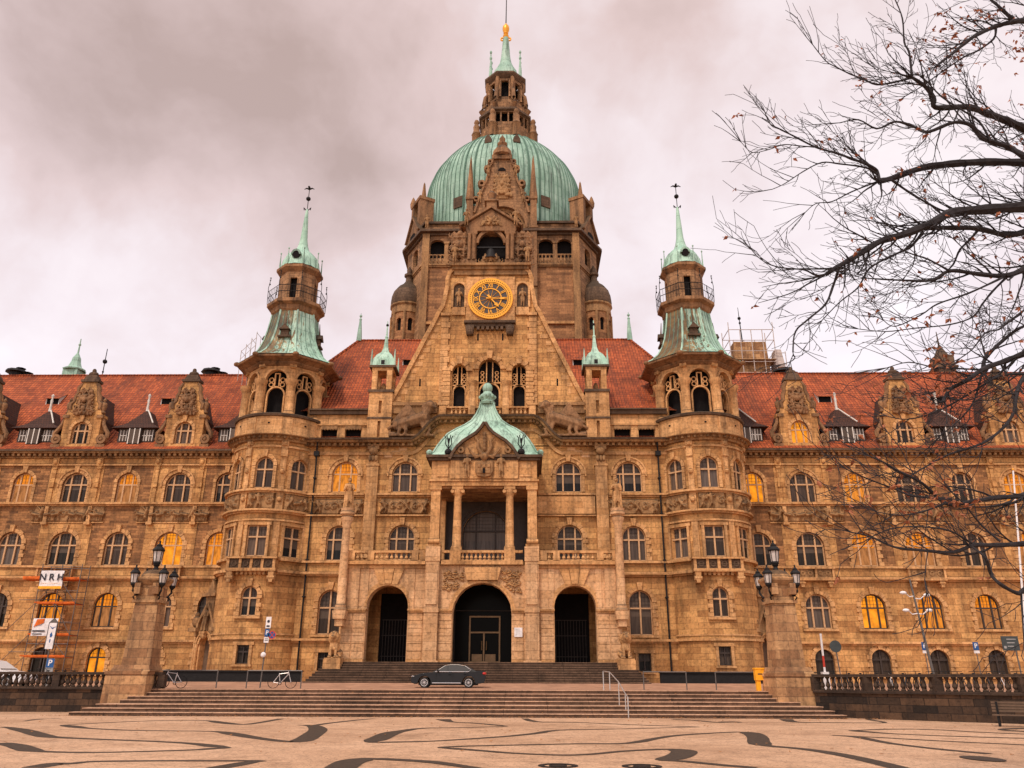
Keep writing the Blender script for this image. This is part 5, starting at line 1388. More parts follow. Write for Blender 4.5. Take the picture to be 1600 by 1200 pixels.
    for k in range(7): t.box(tu - 1.2 + k * .36, tu - 1.0 + k * .36, TY - R - .3, TY - R + .2, 9.6, 9.86)
    bay = PT(t, 'tower_balcony', 'trim')
    t = MB(); t.box(tu - 1.9, tu + 1.9, TY - R - .4, TY - R + .3, 10.1, 10.86)
    for e in (-1.4, -.45, .45, 1.4): t.ring(tu + e, 10.48, .14, .24, TY - R - .47, TY - R - .4, 0, 2 * pi, 10); t.box(tu + e - .33, tu + e + .33, TY - R - .43, TY - R - .4, 10.44, 10.52)
    t.build('pierced_panel', 'sooty', bay)
    # rainwater pipe in the corner
    t = MB(); px = tu - s * 3.95; t.tube([(px - s * .1, YC - .75, 21.3), (px - s * 0.0, YC - .3, 20.2), (px, YC - .2, 19.2), (px, YC - .2, 1.4)], .075, 7)
    for z in (18, 14.9, 11, 8, 4.7): t.box(px - .12, px + .12, YC - .32, YC, z, z + .1)
    t.box(px - .22, px + .22, YC - .45, YC, 20.0, 20.4); PT(t, 'drainpipe', 'dark_metal')
    # side portal squeezed between tower and wing, turned outwards
    pu = s * 22.95; ang = s * 0.55
    t = MB(); wall(t, flat(0), -1.35, 1.35, 1.2, 5.3, [(0, 1.3, 1.25, 5.0, 'arch')], .6); t.box(-1.35, -.7, .6, 1.6, 1.2, 5.3); t.box(.7, 1.35, .6, 1.6, 1.2, 5.3)
    for q in (-1, 1): t.tube([(q * .95, -.1, 1.2), (q * .95, -.1, 4.4)], .13, 8); t.box(q * 1.2 - .22, q * 1.2 + .22, -.25, .6, 1.2, 2.3); t.tube([(q * 1.15, -.15, 2.3), (q * 1.15, -.15, 5.0)], .12, 8)
    t.ring(0, 4.35, .66, .84, -.16, .05, 0, pi, 12); t.ring(0, 4.35, .9, 1.05, -.22, .05, 0, pi, 12)
    pr = link(t.mesh('portal_mesh'), 'side_portal', 'trim', HALL, Vector((pu, 67.6, 0)) + Vector(OFF), ang)
    t = MB(); t.box(-.64, .64, .5, .56, 1.25, 4.95); t.build('portal_door', 'wood_slat', pr)
    t = MB(); t.prism([(-1.0, 5.2), (1.0, 5.2), (.75, 6.3), (.5, 7.4), (.62, 8.3), (0, 9.6), (-.62, 8.3), (-.5, 7.4), (-.75, 6.3)], -.05, .9)
    for q in (-1, 1): t.sweep([(q * 1.1, 5.0), (q * .95, 6.0), (q * .55, 6.7), (0, 7.6)][::q], [(-.3, -.1), (-.3, .1), (.1, .1), (.1, -.1)]); t.box(q * 1.35 - .5, q * 1.35 + .5, -.5, .6, 5.35, 5.65); t.ball((q * 1.35, -.1, 6.15), (.4, .35, .5), 9, 7); t.ball((q * 1.35, -.1, 6.7), (.2, .2, .25), 8, 6)
    t.box(-.8, .8, -.3, .9, 8.15, 8.4); t.tube([(0, .2, 9.5), (0, .2, 10.1)], [.15, .05], 6); t.build('portal_gable', 'carved', pr)
    link(fig_h, 'portal_figure', None, pr, (0, -.3, 5.35))
    t = MB(); t.box(-.35, .35, -.5, 0, 5.15, 5.35); t.ball((0, -.25, 5.0), (.3, .3, .3), 8, 6); t.build('figure_console', 'trim', pr)

ZMAP[:] = []
# ------------------------------------------------------------------ entrance porch
YP = 61.5
t = MB()
fo = [(-7.1, 3.15, 2.9, 8.42, 'arch'), (7.1, 3.15, 2.9, 8.42, 'arch'), (0.08, 4.45, 2.9, 8.62, 'arch')]
wall(t, flat(YP), -10.45, 10.5, 2.5, 9.95, fo, 0.95)
wall(t, lambda u, z, d: (-10.45 + d, 66.8 - (u - 61.5), z), 61.5, 66.8, 2.5, 9.95, [(64.0, 2.6, 2.9, 8.1, 'arch')], .9)
wall(t, lambda u, z, d: (10.5 - d, u, z), 61.5, 66.8, 2.5, 9.95, [(64.0, 2.6, 2.9, 8.1, 'arch')], .9)
porch = PT(t, 'porch_wall', 'pale')
t = MB(); t.box(-10.45, 10.5, YP + .96, YC - .01, 9.3, 9.94)
for x in (-4.9, 4.9): t.box(x - .3, x + .3, YP + .96, YC - .01, 2.9, 9.3)
t.build('porch_ceiling', 'old_stone', porch)
t = MB()
for x0, x1 in ((-10.6, -8.72), (-5.48, -2.2), (2.36, 5.48), (8.72, 10.65)):      # imposts
    t.box(x0, x1, YP - .14, YP + .9, 6.42, 6.55); t.box(x0 - .06, x1 + .06, YP - .22, YP + .9, 6.55, 6.68)
for x0, x1 in ((-10.5, -8.7), (-5.5, -2.16), (2.32, 5.5), (8.7, 10.55)): t.box(x0, x1, YP - .1, YP + .02, 2.5, 3.1)
t.box(-10.62, -4.3, YP - .42, YP + 1, 9.96, 10.2); t.box(4.3, 10.68, YP - .42, YP + 1, 9.96, 10.2); t.box(-3.1, 3.15, YP - .35, YP + 1, 9.96, 10.2)
t.box(-10.5, -4.3, YP - .14, YP + 1, 9.7, 9.955); t.box(4.3, 10.55, YP - .14, YP + 1, 9.7, 9.955)
t.build('porch_moulding', 'trim', porch)
t = MB()
for x in (-3.75, 3.85):                                       # giant piers beside the main arch
    t.box(x - .52, x + .52, YP - .4, YP - .002, 2.3, 10.2); t.box(x - .66, x + .66, YP - .55, YP - .002, 2.0, 3.0); t.box(x - .58, x + .58, YP - .46, YP - .002, 6.42, 6.7)
    t.box(x - .56, x + .56, YP - .45, YP + .5, 10.2, 11.3); t.box(x - .42, x + .42, YP - .5, YP - .4, 7.0, 10.0)
for x in (-9.75, 9.8): t.box(x - .42, x + .42, YP - .12, YP - .002, 6.7, 9.7)
for x in (-5.3, 5.3, -8.85, 8.9): t.box(x - .22, x + .22, YP - .07, YP - .002, 6.7, 9.69)
t.build('giant_pier', 'pale', porch)
t = MB()                                                     # banded rustication on the lower piers
for k in range(6):
    z = 3.12 + k * .55
    for x0, x1 in ((-10.5, -9.7), (-9.6, -8.75), (-5.45, -4.4), (-3.15, -2.2), (2.36, 3.2), (4.5, 5.45), (8.75, 9.6), (9.7, 10.55)): t.box(x0, x1, YP - .05, YP - .002, z, z + .5)
t.build('rusticated_pier', 'pale', porch)
t = MB()
for cx, r_, zs in ((-7.1, 1.575, 6.845), (7.1, 1.575, 6.845), (.08, 2.225, 6.395)):
    t.ring(cx, zs, r_ + .003, r_ + .14, YP - .1, YP + .3, 0, pi, 24); t.ring(cx, zs, r_ + .143, r_ + .32, YP - .05, YP + .1, 0, pi, 24)
for cx in (-7.1, 7.1):
    for q, (a, b) in enumerate(((-.95, -.35), (-.32, .32), (.35, .95))):
        t.prism([(cx + a * .72, 8.48 + .06 * (q == 1)), (cx + a * 1.25, 9.68), (cx + b * 1.25, 9.68), (cx + b * .72, 8.48 + .06 * (q == 1))], YP - .14 - .06 * (q == 1), YP)
t.build('arch_moulding', 'trim', porch)
t = MB()
for x0, x1 in ((-2.9, -1.4), (1.5, 3.0)):
    rng = random.Random(int(x0 * 10))
    for k in range(110):
        x, z = rng.uniform(x0, x1), rng.uniform(7.9, 9.5)
        if math.hypot(x - .08, z - 6.4) > 2.65: t.ball((x, YP - .03, z), (rng.uniform(.06, .15), .12, rng.uniform(.05, .11)), 7, 5)
t.prism([(-1.1, 8.8), (1.25, 8.8), (1.5, 9.75), (-1.35, 9.75)], YP - .3, YP)
t.build('spandrel_carving', 'trim', porch, smooth=True)
t = MB()
for x0, x1 in ((-10.3, -4.4), (4.5, 10.35)):
    t.box(x0, x1, YP - .2, YP + .2, 10.86, 11.05); t.box(x0, x1, YP - .16, YP + .16, 10.2, 10.32)
    for x in (x0, x0 + 1.0 if x0 > 0 else x0 + 1.5, x1 - 1.5 if x0 > 0 else x1 - 1.0, x1 - .35): t.box(x, x + .5, YP - .2, YP + .2, 10.32, 10.86)
    balusters(t, (x0 + .5, YP, 0), (x1 - .5, YP, 0), 10.32, 10.86, .36, .13)
t.box(-3.1, 3.15, YP - .25, YP + .15, 10.86, 11.05); t.box(-3.1, 3.15, YP - .2, YP + .12, 10.2, 10.32); balusters(t, (-1.65, YP - .04, 0), (1.75, YP - .04, 0), 10.32, 10.86, .34, .13)
for x in (-2.05, 2.15): t.box(x - .42, x + .42, YP - .28, YP + .3, 10.2, 11.08)
for y0, y1, x in ((YP, YC, -10.3), (YP, YC, 10.35)): t.box(x - .15, x + .15, y0 + .2, y1, 10.86, 11.05); balusters(t, (x, y0 + .3, 0), (x, y1, 0), 10.2, 10.86, .36, .13)
t.build('balustrade', 'trim', porch)
# doors behind the arches
t = MB()
t.box(-4.5, 4.5, YC - .32, YC - .22, 2.92, 9.29)
dr = PT(t, 'entrance_door', 'door_glass')
t = MB()
for x in (-2.4, 2.4): t.box(x - .05, x + .05, YC - .4, YC - .33, 2.95, 9.2)
t.box(-4.4, 4.4, YC - .4, YC - .33, 6.9, 7.0); t.build('door_screen', 'dark_frame', dr)
t = MB()
for x in (-1.2, 1.2, -.06): t.box(x, x + .12, YC - .45, YC - .34, 2.95, 6.5 if x != -.06 else 5.3)
for z in (2.95, 5.2, 6.42): t.box(-1.2, 1.32, YC - .44, YC - .34, z, z + .12)
for x in (-.95, -.12 + .25): t.box(x, x + .82, YC - .42, YC - .36, 3.05, 3.6)
for q in (-.16, .22): t.tube([(q, YC - .6, 3.9), (q, YC - .6, 4.6)], .045, 6)
t.build('door_frame', 'bronze', dr)
for cx in (-7.0, 7.0):
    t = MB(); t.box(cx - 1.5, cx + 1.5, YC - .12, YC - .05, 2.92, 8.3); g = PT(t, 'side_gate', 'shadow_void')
    t = MB()
    for k in range(11): t.box(cx - 1.2 + k * .24 - .02, cx - 1.2 + k * .24 + .02, YC - .2, YC - .16, 2.95, 6.2)
    for z in (3.4, 5.0, 6.2): t.box(cx - 1.3, cx + 1.3, YC - .2, YC - .15, z, z + .06)
    t.build('gate_bars', 'dark_frame', g)
t = MB(); x, z = U(810, 988, YP); t.box(x - .3, x + .3, YP - .12, YP - .05, z - .33, z + .33); nb = PT(t, 'notice_board', 'white_paint')
t = MB()
for k in range(6): t.box(x - .22, x + .1 + .03 * (k % 3), YP - .125, YP - .12, z + .2 - k * .08, z + .22 - k * .08)
t.build('notice_lines', 'grey_paint', nb)
# loggia
YL = 61.55
t = MB()
for x in (-3.75, 3.9):
    t.box(x - .36, x + .36, YL, YL + .8, 11.3, 16.15); t.box(x - .46, x + .46, YL - .1, YL + .9, 15.85, 16.15); t.box(x - .52, x + .52, YL - .2, YL + .9, 11.3, 11.55)
    t.box(x - .36, x + .36, YC - .7, YC - .01, 11.0, 16.15)
    t.tube([(x - .45, YL - .2, 11.75), (x + .45, YL - .2, 11.75)], .2, 10)
log = PT(t, 'loggia_pier', 'trim')
t = MB()
for x in (-2.02, 2.12): t.box(x - .42, x + .42, YL, YL + .8, 11.08, 11.3); t.lathe([(.42, 11.3), (.42, 11.4), (.35, 11.55), (.34, 12.5), (.29, 15.3), (.3, 15.4), (.36, 15.5), (.42, 15.65), (.46, 15.9)], x, YL + .4, 18); t.box(x - .45, x + .45, YL - .05, YL + .85, 15.9, 16.15); t.tube([(x - .42, YL, 15.75), (x - .42, YL + .8, 15.75)], .15, 8); t.tube([(x + .42, YL, 15.75), (x + .42, YL + .8, 15.75)], .15, 8)
PT(t, 'loggia_column', 'trim', True)
t = MB(); t.box(-4.2, 4.35, YL - .1, YC - .01, 16.16, 16.5); t.box(-4.3, 4.45, YL - .2, YC - .01, 16.5, 16.66); t.box(-4.15, 4.3, YL - .05, YC - .01, 16.66, 18.2)
t.box(-3.7, -2.8, YL - .12, YL, 16.9, 17.95); t.box(2.95, 3.85, YL - .12, YL, 16.9, 17.95)
PT(t, 'entablature', 'trim')
t = MB(); t.box(-4.4, 4.55, YL - .3, YC - .01, 18.2, 18.4); t.box(-4.6, 4.75, YL - .5, YC - .01, 18.4, 18.62); PT(t, 'loggia_cornice', 'sooty')
window((0, YC - .02, 11.0), 3.9, 4.2, 'three', 'hood', surmat='dark_frame', framemat='dark_frame')
t = MB(); wall(t, flat(YC - .05), -3.7, 3.85, 11.0, 15.98, [(0, 3.92, 11.0, 15.21, 'arch')], .04); PT(t, 'loggia_shade_panel', 'dark_frame')  # near-black panel added to give the loggia back its deep shade
t = MB(); t.box(-4, 4.1, YL + .2, YC - .02, 16.0, 16.15); PT(t, 'loggia_ceiling', 'old_stone')
# ogee pediment with the city arms: two supporters, shield with a castle, helmet and horns
og = [(2.78, 18.22), (2.55, 18.75), (2.2, 19.25), (1.75, 19.7), (1.2, 20.05), (.7, 20.4), (.35, 20.8), (.08, 21.25)]
C0 = .08
poly = [(C0 + x - .08, z) for x, z in og] + [(C0 - x + .08, z) for x, z in og[::-1]]
t = MB(); t.prism([(C0 - 2.7, 16.7), (C0 + 2.7, 16.7)] + poly, YL - .28, YL + 1.2); ped = PT(t, 'pediment', 'trim')
t = MB(); t.sweep([(2 * C0 - x, z) for x, z in poly], [(YL - .6, -.02), (YL - .6, .2), (YL + 1.4, .2), (YL + 1.4, -.02)]) if False else t.sweep(poly[::-1], [(YL - .6, -.02), (YL - .6, .2), (YL + 1.4, .2), (YL + 1.4, -.02)])
t.build('ogee_moulding', 'sooty', ped)
mb = MB()
mb.prism([(-.72, 18.1), (.72, 18.1), (.72, 17.2), (.5, 16.85), (0, 16.75), (-.5, 16.85), (-.72, 17.2)], -.22, .1)
mb.box(-.5, .5, -.3, 0, 17.05, 17.6)
for x in (-.5, -.12, .26): mb.box(x, x + .24, -.36, 0, 17.55, 17.85)
mb.ball((0, -.2, 18.45), (.34, .3, .34), 10, 8)
for q in (-1, 1):
    mb.tube([(q * .25, -.2, 18.7), (q * .55, -.22, 19.2), (q * .5, -.22, 19.7), (q * .75, -.2, 20.1)], [.16, .15, .12, .08], 7)
    for k in range(5): cap(mb, (q * (.4 + .1 * k), -.15, 18.5), (q * (.75 + .14 * k), -.15, 18.3 + .22 * k), .12, .07)
    mb.ring(q * 1.9, 19.0, .1, .3, -.2, .05, 0, 2 * pi, 10)
for k in range(5): mb.ball((0, -.15, 19.1 + .3 * k), (.16, .14, .2), 8, 6)
cm = fuse(mb, 'arms_mesh', .045); cm.materials.append(MT['carved']); link(cm, 'coat_of_arms', None, ped, (C0, YL - .3, 0))
t = MB(); t.box(C0 - .1, C0 + .1, YL - .68, YL - .55, 17.05, 17.38); t.ring(C0, 17.38, 0, .1, YL - .68, YL - .55, 0, pi, 8); t.build('castle_gate', 'shadow_void', ped)
for q in (-1, 1): link(fig_n, 'supporter', None, ped, (C0 + q * 1.35, YL - .42, 16.72))
# copper bell roof over the porch
prof = [(4.66, 18.62), (4.5, 18.8), (4.2, 19.0), (3.95, 19.5), (3.6, 20.1), (3.15, 20.75), (2.5, 21.3), (1.85, 21.75), (1.3, 22.25), (.9, 22.9), (.66, 23.5), (.55, 24.0)]
t = MB(); s2 = sqrt(2); cy = 64.3; t.lathe([(r_ * s2, z) for r_, z in prof], .1, cy, 4, flat=pi / 4, sy=.61); roof = PT(t, 'porch_roof', 'copper_clean')
t = MB()
for q in (-1, 1):
    for y in (-1, 1): t.tube([(.1 + q * r_, cy + y * r_ * .61, z) for r_, z in prof], .09, 6)
    for f in (.2, .45, .7): t.tube([(.1 + q * r_ * f, cy - r_ * .61 - .01, z) for r_, z in prof], .03, 4)
    t.ball((.1 + q * 4.5, cy - 4.5 * .61, 18.92), (.26, .24, .24), 8, 6)
t.lathe([(.62, 23.9), (.72, 24.1), (.5, 24.25), (.62, 24.5), (.66, 24.75), (.42, 24.95), (.36, 25.1)], .1, cy, 12); t.ball((.1, cy, 25.45), (.44, .44, .5), 12, 8)
for q in range(8): a = q * pi / 4; t.ball((.1 + .6 * sin(a), cy - .6 * cos(a), 24.6), .18, 7, 5)
t.build('roof_ribs', 'copper', roof, smooth=True)
t = MB()
for q in (-1, 1):
    x = .1 + q * 2.95
    t.tube([(x, YL - .1, 18.6), (x, YL - .1, 20.1)], .05, 5)
    for e in (-1, 1): t.tube([(x, YL - .1, 19.2), (x + e * .25, YL - .1, 19.6), (x + e * .22, YL - .1, 20.1), (x + e * .35, YL - .1, 20.3)], .04, 4); t.tube([(x, YL - .1, 19.6), (x + e * .16, YL - .1, 20.35)], .04, 4)
    t.ball((x, YL - .2, 18.9), (.3, .3, .3), 8, 6)
t.build('roof_lily', 'dark_metal', roof)

ZMAP[:] = [(48.2, 48.9), (48.62, 49.3), (50.05, 50.63), (53.0, 52.78), (53.7, 53.3), (54.35, 53.92), (56.6, 55.1), (56.9, 55.4), (58.5, 57.2), (61.0, 60.0), (64.3, 63.3)]
# ------------------------------------------------------------------ drum, dome and lantern
YD = 85.2; DC = .42; DCY = 97.0
HF = 9.55; HS = 12.2; YS0 = 90.0
def dx(q): return DC + q
t = MB(); lo_ops = []
up_ops = [(dx(q), 1.75, 49.55, 53.0, 'arch') for q in (-7.85, -5.55, 5.55, 7.85)]
wall(t, flat(YD), dx(-HF), dx(HF), 30.0, 48.6, []); PT(t, 'drum_wall', 'drumstone')
t = MB(); wall(t, flat(YD - .1), dx(-HF), dx(HF), 48.6, 54.0, up_ops, .5)
for s in (-1, 1):          # bevelled corners and flanks
    L = math.hypot(HS - HF, YS0 - YD); ux, uy = s * (HS - HF) / L, (YS0 - YD) / L; nx, ny = s * uy, -abs(ux)
    if s > 0: fmap = lambda u, z, d: (dx(HF) + ux * u - nx * d, YD - .1 + uy * u - ny * d, z)
    else: fmap = lambda u, z, d: (dx(-HF) + ux * (L - u) - nx * d, YD - .1 + uy * (L - u) - ny * d, z)
    wall(t, fmap, 0, L, 30, 54.0, [(L / 2, 1.7, 49.55, 52.8, 'arch')], .5)
    t.quad((dx(s * HS), YS0 - .1, 30), (dx(s * HS), 106, 30), (dx(s * HS), 106, 54), (dx(s * HS), YS0 - .1, 54))
PT(t, 'drum_arcade', 'weathered')
t = MB(); ol = [(dx(-HF + .8), YD + .8), (dx(HF - .8), YD + .8), (dx(HS - .7), YS0 + .3), (dx(HS - .7), 105), (dx(-HS + .7), 105), (dx(-HS + .7), YS0 + .3)]
t.add([(x, y, 30) for x, y in ol] + [(x, y, 54) for x, y in ol], [(i, (i + 1) % 6, 6 + (i + 1) % 6, 6 + i) for i in range(6)]); PT(t, 'drum_core', 'shadow_void')


def ring6(mb, e, z0, z1):
    o = [(dx(-HF - e * .5), YD - .1 - e), (dx(HF + e * .5), YD - .1 - e), (dx(HS + e), YS0 - .1 - e * .4), (dx(HS + e), 107), (dx(-HS - e), 107), (dx(-HS - e), YS0 - .1 - e * .4)]
    mb.add([(x, y, z0) for x, y in o] + [(x, y, z1) for x, y in o], [(i, (i + 1) % 6, 6 + (i + 1) % 6, 6 + i) for i in range(6)] + [[5, 4, 3, 2, 1, 0], [6, 7, 8, 9, 10, 11]])


t = MB(); ring6(t, .1, 48.2, 48.4); ring6(t, .22, 48.4, 48.62); ring6(t, .06, 50.95 - .9, 50.2) if False else None
for s in (-1, 1):
    for x0, x1 in ((4.4, 9.0),): 
        a, b = sorted((dx(s * x0), dx(s * x1))); t.box(a, b, YD - .26, YD - .1, 49.9, 50.05); balusters(t, (a, YD - .16, 0), (b, YD - .16, 0), 48.62, 49.9, .42, .14)
    for q in (4.2, 6.7, 8.95): t.box(dx(s * q) - .22, dx(s * q) + .22, YD - .3, YD - .1, 48.62, 50.1)
    t.box(dx(s * 6.7) - .22, dx(s * 6.7) + .22, YD - .22, YD - .1, 50.1, 52.1); t.box(dx(s * 6.7) - .3, dx(s * 6.7) + .3, YD - .3, YD - .1, 52.1, 52.35)
    for q in (9.25,): t.box(dx(s * q) - .42, dx(s * q) + .42, YD - .4, YD - .1, 30, 53.9)
    t.box(dx(s * 4.0) - .45, dx(s * 4.0) + .45, YD - .5, YD - .1, 40, 56.2)
PT(t, 'drum_balustrade', 'carved')
t = MB(); ring6(t, .25, 53.7, 54.0); ring6(t, .75, 54.0, 54.35); PT(t, 'drum_cornice', 'sooty')
t = MB(); ring6(t, -.25, 54.35, 56.6); PT(t, 'drum_parapet', 'weathered')
t = MB(); ring6(t, .05, 56.6, 56.9); PT(t, 'parapet_coping', 'sooty')
t = MB(); t.box(dx(-HF), dx(HF), YD - .3, YD, 41.2, 41.5); PT(t, 'drum_string', 'trim')
for s in (-1, 1):       # corner aedicules with gables and pinnacles above the bevelled corners
    cx, cyy = dx(s * (HF + HS) / 2), (YD + YS0) / 2 - .1; ang = s * atan2(YS0 - YD, HS - HF)
    b = MB(); b.prism([(-1.9, 54.4), (1.9, 54.4), (1.9, 55.3), (0, 58.2), (-1.9, 55.3)], -.5, 1.6); b.sweep([(-2.1, 55.2), (0, 58.5), (2.1, 55.2)], [(-.75, 0), (-.75, .3), (1.6, .3), (1.6, 0)])
    b.box(-1.5, -.8, -.3, 1.6, 56.0, 60.9); b.box(.8, 1.5, -.3, 1.6, 56.0, 60.9); b.box(-1.6, 1.6, -.4, 1.7, 60.5, 60.9)
    t = MB(); t.merge(b, (cx, cyy, 0), ang)
    t.lathe([(.5, 60.9), (.42, 61.2), (.12, 64.0), (.0, 64.3)], cx - s * .6, cyy + .6, 4); t.lathe([(.34, 60.9), (.4, 61.5), (.2, 62.2), (.0, 62.6)], cx + s * .9, cyy + 1.5, 8)
    c = PT(t, 'corner_aedicule', 'carved_dark')
    b = MB(); b.ring(0, 55.3, 0, .85, -.56, -.45, 0, pi, 12); b.box(-.85, .85, -.56, -.45, 54.6, 55.3); t = MB(); t.merge(b, (cx, cyy, 0), ang); t.build('aedicule_window', 'shadow_void', c)
    ZM_ = list(ZMAP); ZMAP[:] = []
    # stair turrets with stone caps at the flanks
    tx, tyy = dx(s * 11.6) , 88.0; Rt = 1.85
    t = MB(); mm = cyl(tx, tyy, Rt); wall(t, mm, -Rt * pi, Rt * pi, 30, 44.4, [(k * Rt * pi / 4 + Rt * pi / 8, .62, 41.0, 42.7, 'arch') for k in (-3, -2, -1, 0, 1, 2)], .3, .5); st_ = PT(t, 'stair_turret', 'drumstone')
    t = MB(); t.lathe([(1.5, 30), (1.5, 44)], tx, tyy, 12); t.build('turret_core', 'shadow_void', st_)
    t = MB(); t.lathe([(1.85, 43.4), (2.0, 43.5), (2.0, 43.7), (1.95, 44.4), (2.15, 44.6), (2.15, 44.8), (2.0, 44.9)], tx, tyy, 16)
    for k in range(8): a = k * pi / 4; t.tube([(tx + 1.95 * sin(a), tyy - 1.95 * cos(a), 38), (tx + 1.95 * sin(a), tyy - 1.95 * cos(a), 43.5)], .16, 6)
    t.build('turret_cornice', 'carved', st_)
    t = MB(); t.lathe([(2.05, 44.9), (2.12, 45.3), (2.05, 46.0), (1.8, 46.8), (1.3, 47.5), (.75, 47.95), (.45, 48.4), (.4, 49.0), (.62, 49.15), (.62, 49.4), (.3, 49.6), (.34, 50.1), (.1, 50.5), (0, 50.7)], tx, tyy, 16); t.build('turret_cap', 'sooty', st_, smooth=True); ZMAP[:] = ZM_
ZMAP[:] = []
# front gable of the drum, standing before the dome
YE = YD - .45
def E(px, py): return U(px, py, YE)
ce = E(784, 300)[0]
hw0 = 3.35
t = MB()
oe = [(3.35, 48.6), (3.35, 56.3), (3.1, 57.2), (2.75, 58.6), (2.3, 60.0), (1.9, 61.0), (1.65, 62.2), (1.65, 63.0), (1.25, 63.6), (1.1, 64.4)]
wall(t, flat(YE), ce - 3.6, ce + 3.6, 44.0, 57.4, [(ce, 6.0, 44.4, 57.2, 'arch')], .6)
t.prism([(ce + x, max(z, 57.0)) for x, z in oe if z > 56.5] + [(ce - x, max(z, 57.0)) for x, z in oe[::-1] if z > 56.5] + [(ce - 3.2, 57.0), (ce + 3.2, 57.0)][::1], YE, YE + 1.2) if False else t.prism([(ce - 3.1, 57.4), (ce + 3.1, 57.4)] + [(ce + x, z) for x, z in oe if z > 57.5] + [(ce - x, z) for x, z in oe[::-1] if z > 57.5], YE, YE + 1.2)
dg_ = PT(t, 'drum_gable', 'weathered')
t = MB()
t.ring(ce, 54.2, 3.003, 3.3, YE - .22, YE + .1, 0, pi, 24); t.ring(ce, 54.2, 3.32, 3.6, YE - .12, YE + .1, 0, pi, 24)
for s in (-1, 1):
    t.box(ce + s * 3.25 - .22, ce + s * 3.25 + .22, YE - .15, YE, 46, 54.2)
    t.box(ce + s * 4.0 - .4, ce + s * 4.0 + .4, YE - .3, YE + .6, 46, 58.4); t.box(ce + s * 4.0 - .52, ce + s * 4.0 + .52, YE - .42, YE + .7, 58.2, 58.5); t.box(ce + s * 4.0 - .52, ce + s * 4.0 + .52, YE - .42, YE + .7, 54.0, 54.3)
    t.lathe([(.55, 58.5), (.5, 59.4), (.42, 60.0), (.12, 64.4), (.0, 65.2)], ce + s * 4.0, YE + .15, 8)
    t.sweep([(ce + s * x, z) for x, z in oe if z > 56][::(-s)], [(YE - .25, -.06), (YE - .25, .2), (YE + 1.3, .2), (YE + 1.3, -.06)])
    for x, z, r_ in ((2.55, 60.6, .5), (1.85, 62.9, .45), (3.2, 58.3, .4), (1.5, 63.9, .35)): t.ring(ce + s * x, z, r_ * .45, r_, YE - .3, YE + .4, 0, 2 * pi, 12)
t.box(ce - 1.3, ce + 1.3, YE - .3, YE + 1.2, 64.3, 64.9)
t.lathe([(1.0, 64.9), (1.3, 65.1), (1.2, 65.8), (.8, 66.4), (.5, 66.7), (.65, 66.95), (.65, 67.15), (.35, 67.4), (.42, 67.9), (.1, 68.4), (0, 68.6)], ce, YE + .5, 10)
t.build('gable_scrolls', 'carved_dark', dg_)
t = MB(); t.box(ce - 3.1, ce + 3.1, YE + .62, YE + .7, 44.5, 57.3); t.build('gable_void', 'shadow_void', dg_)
t = MB()
for q in range(6):
    a = q * pi / 3 + .3; t.ring(ce + 1.75 * cos(a), 54.2 + 1.75 * sin(a), .72, .98, YE + .3, YE + .5, 0, 2 * pi, 12)
t.ring(ce, 54.2, .55, .8, YE + .3, YE + .5, 0, 2 * pi, 12); t.ring(ce, 54.2, 2.7, 2.99, YE + .25, YE + .5, 0, 2 * pi, 24)
for q in (-1.0, 1.0): t.box(ce + q - .18, ce + q + .18, YE + .3, YE + .5, 44.5, 51.5)
t.build('rose_tracery', 'carved', dg_)
lmx = lump_mesh(31, 2.4, 3.4, .4, 70, .32, .065); lmx.materials.append(MT['carved']); link(lmx, 'gable_carving', None, dg_, (ce, YE - .1, 58.4))
for s in (-1, 1):
    link(fig_n, 'gable_figure', None, dg_, (ce + s * 2.75, YE - .35, 57.6)); link(fig_n, 'gable_figure', None, dg_, (ce + s * 1.75, YE - .3, 61.6)); link(fig_n, 'drum_figure', None, HALL, Vector((ce + s * 9.25, YD - .75, 54.0)) + Vector(OFF))
t = MB(); t.ring(ce, 62.6, .0, .5, YE - .06, YE + .02, 0, pi, 10); t.build('gable_lunette', 'shadow_void', dg_)

# dome
R0, Z0, HZ = 11.15, 63.2, 11.8
def dome_r(z): return R0 * sqrt(max(0.0, 1 - ((z - Z0) / HZ) ** 2)) if z > Z0 else R0
prof = [(R0 - .1, 54.0), (R0, 58.0)] + [(dome_r(z), z) for z in [Z0 + HZ * sin(pi / 2 * k / 20 * .86) for k in range(21)]]
ztop = prof[-1][1]
t = MB(); t.lathe(prof, 0, 0, 64); dm_ = link(t.mesh('dome_mesh', True), 'dome', 'copper', HALL, Vector((DC, DCY, 0)) + Vector(OFF))
t = MB()
for k in range(96):
    a = 2 * pi * k / 96
    big = k % 12 in (5, 7)
    t.tube([((r_ + .02) * sin(a), -(r_ + .02) * cos(a), z) for r_, z in prof], .16 if big else .055, 4, False)
t.build('dome_seams', 'copper_seam', dm_)
t = MB()
for a in (-.53, .53, -1.2, 1.2):
    z = 59.6; r_ = dome_r(z); b = MB(); b.box(-.7, .7, -.15, 1.5, z - .75, z + .85); t.merge(b, (r_ * sin(a), -r_ * cos(a), 0), a)
for a in (-.2, .2):
    z = 69.6; r_ = dome_r(z); b = MB(); b.prism([(-.45, z - .5), (.45, z - .5), (.45, z + .2), (0, z + .9), (-.45, z + .2)], -.4, 1.6); t.merge(b, (r_ * sin(a), -r_ * cos(a), 0), a)
t.build('dome_hatch', 'sooty', dm_)

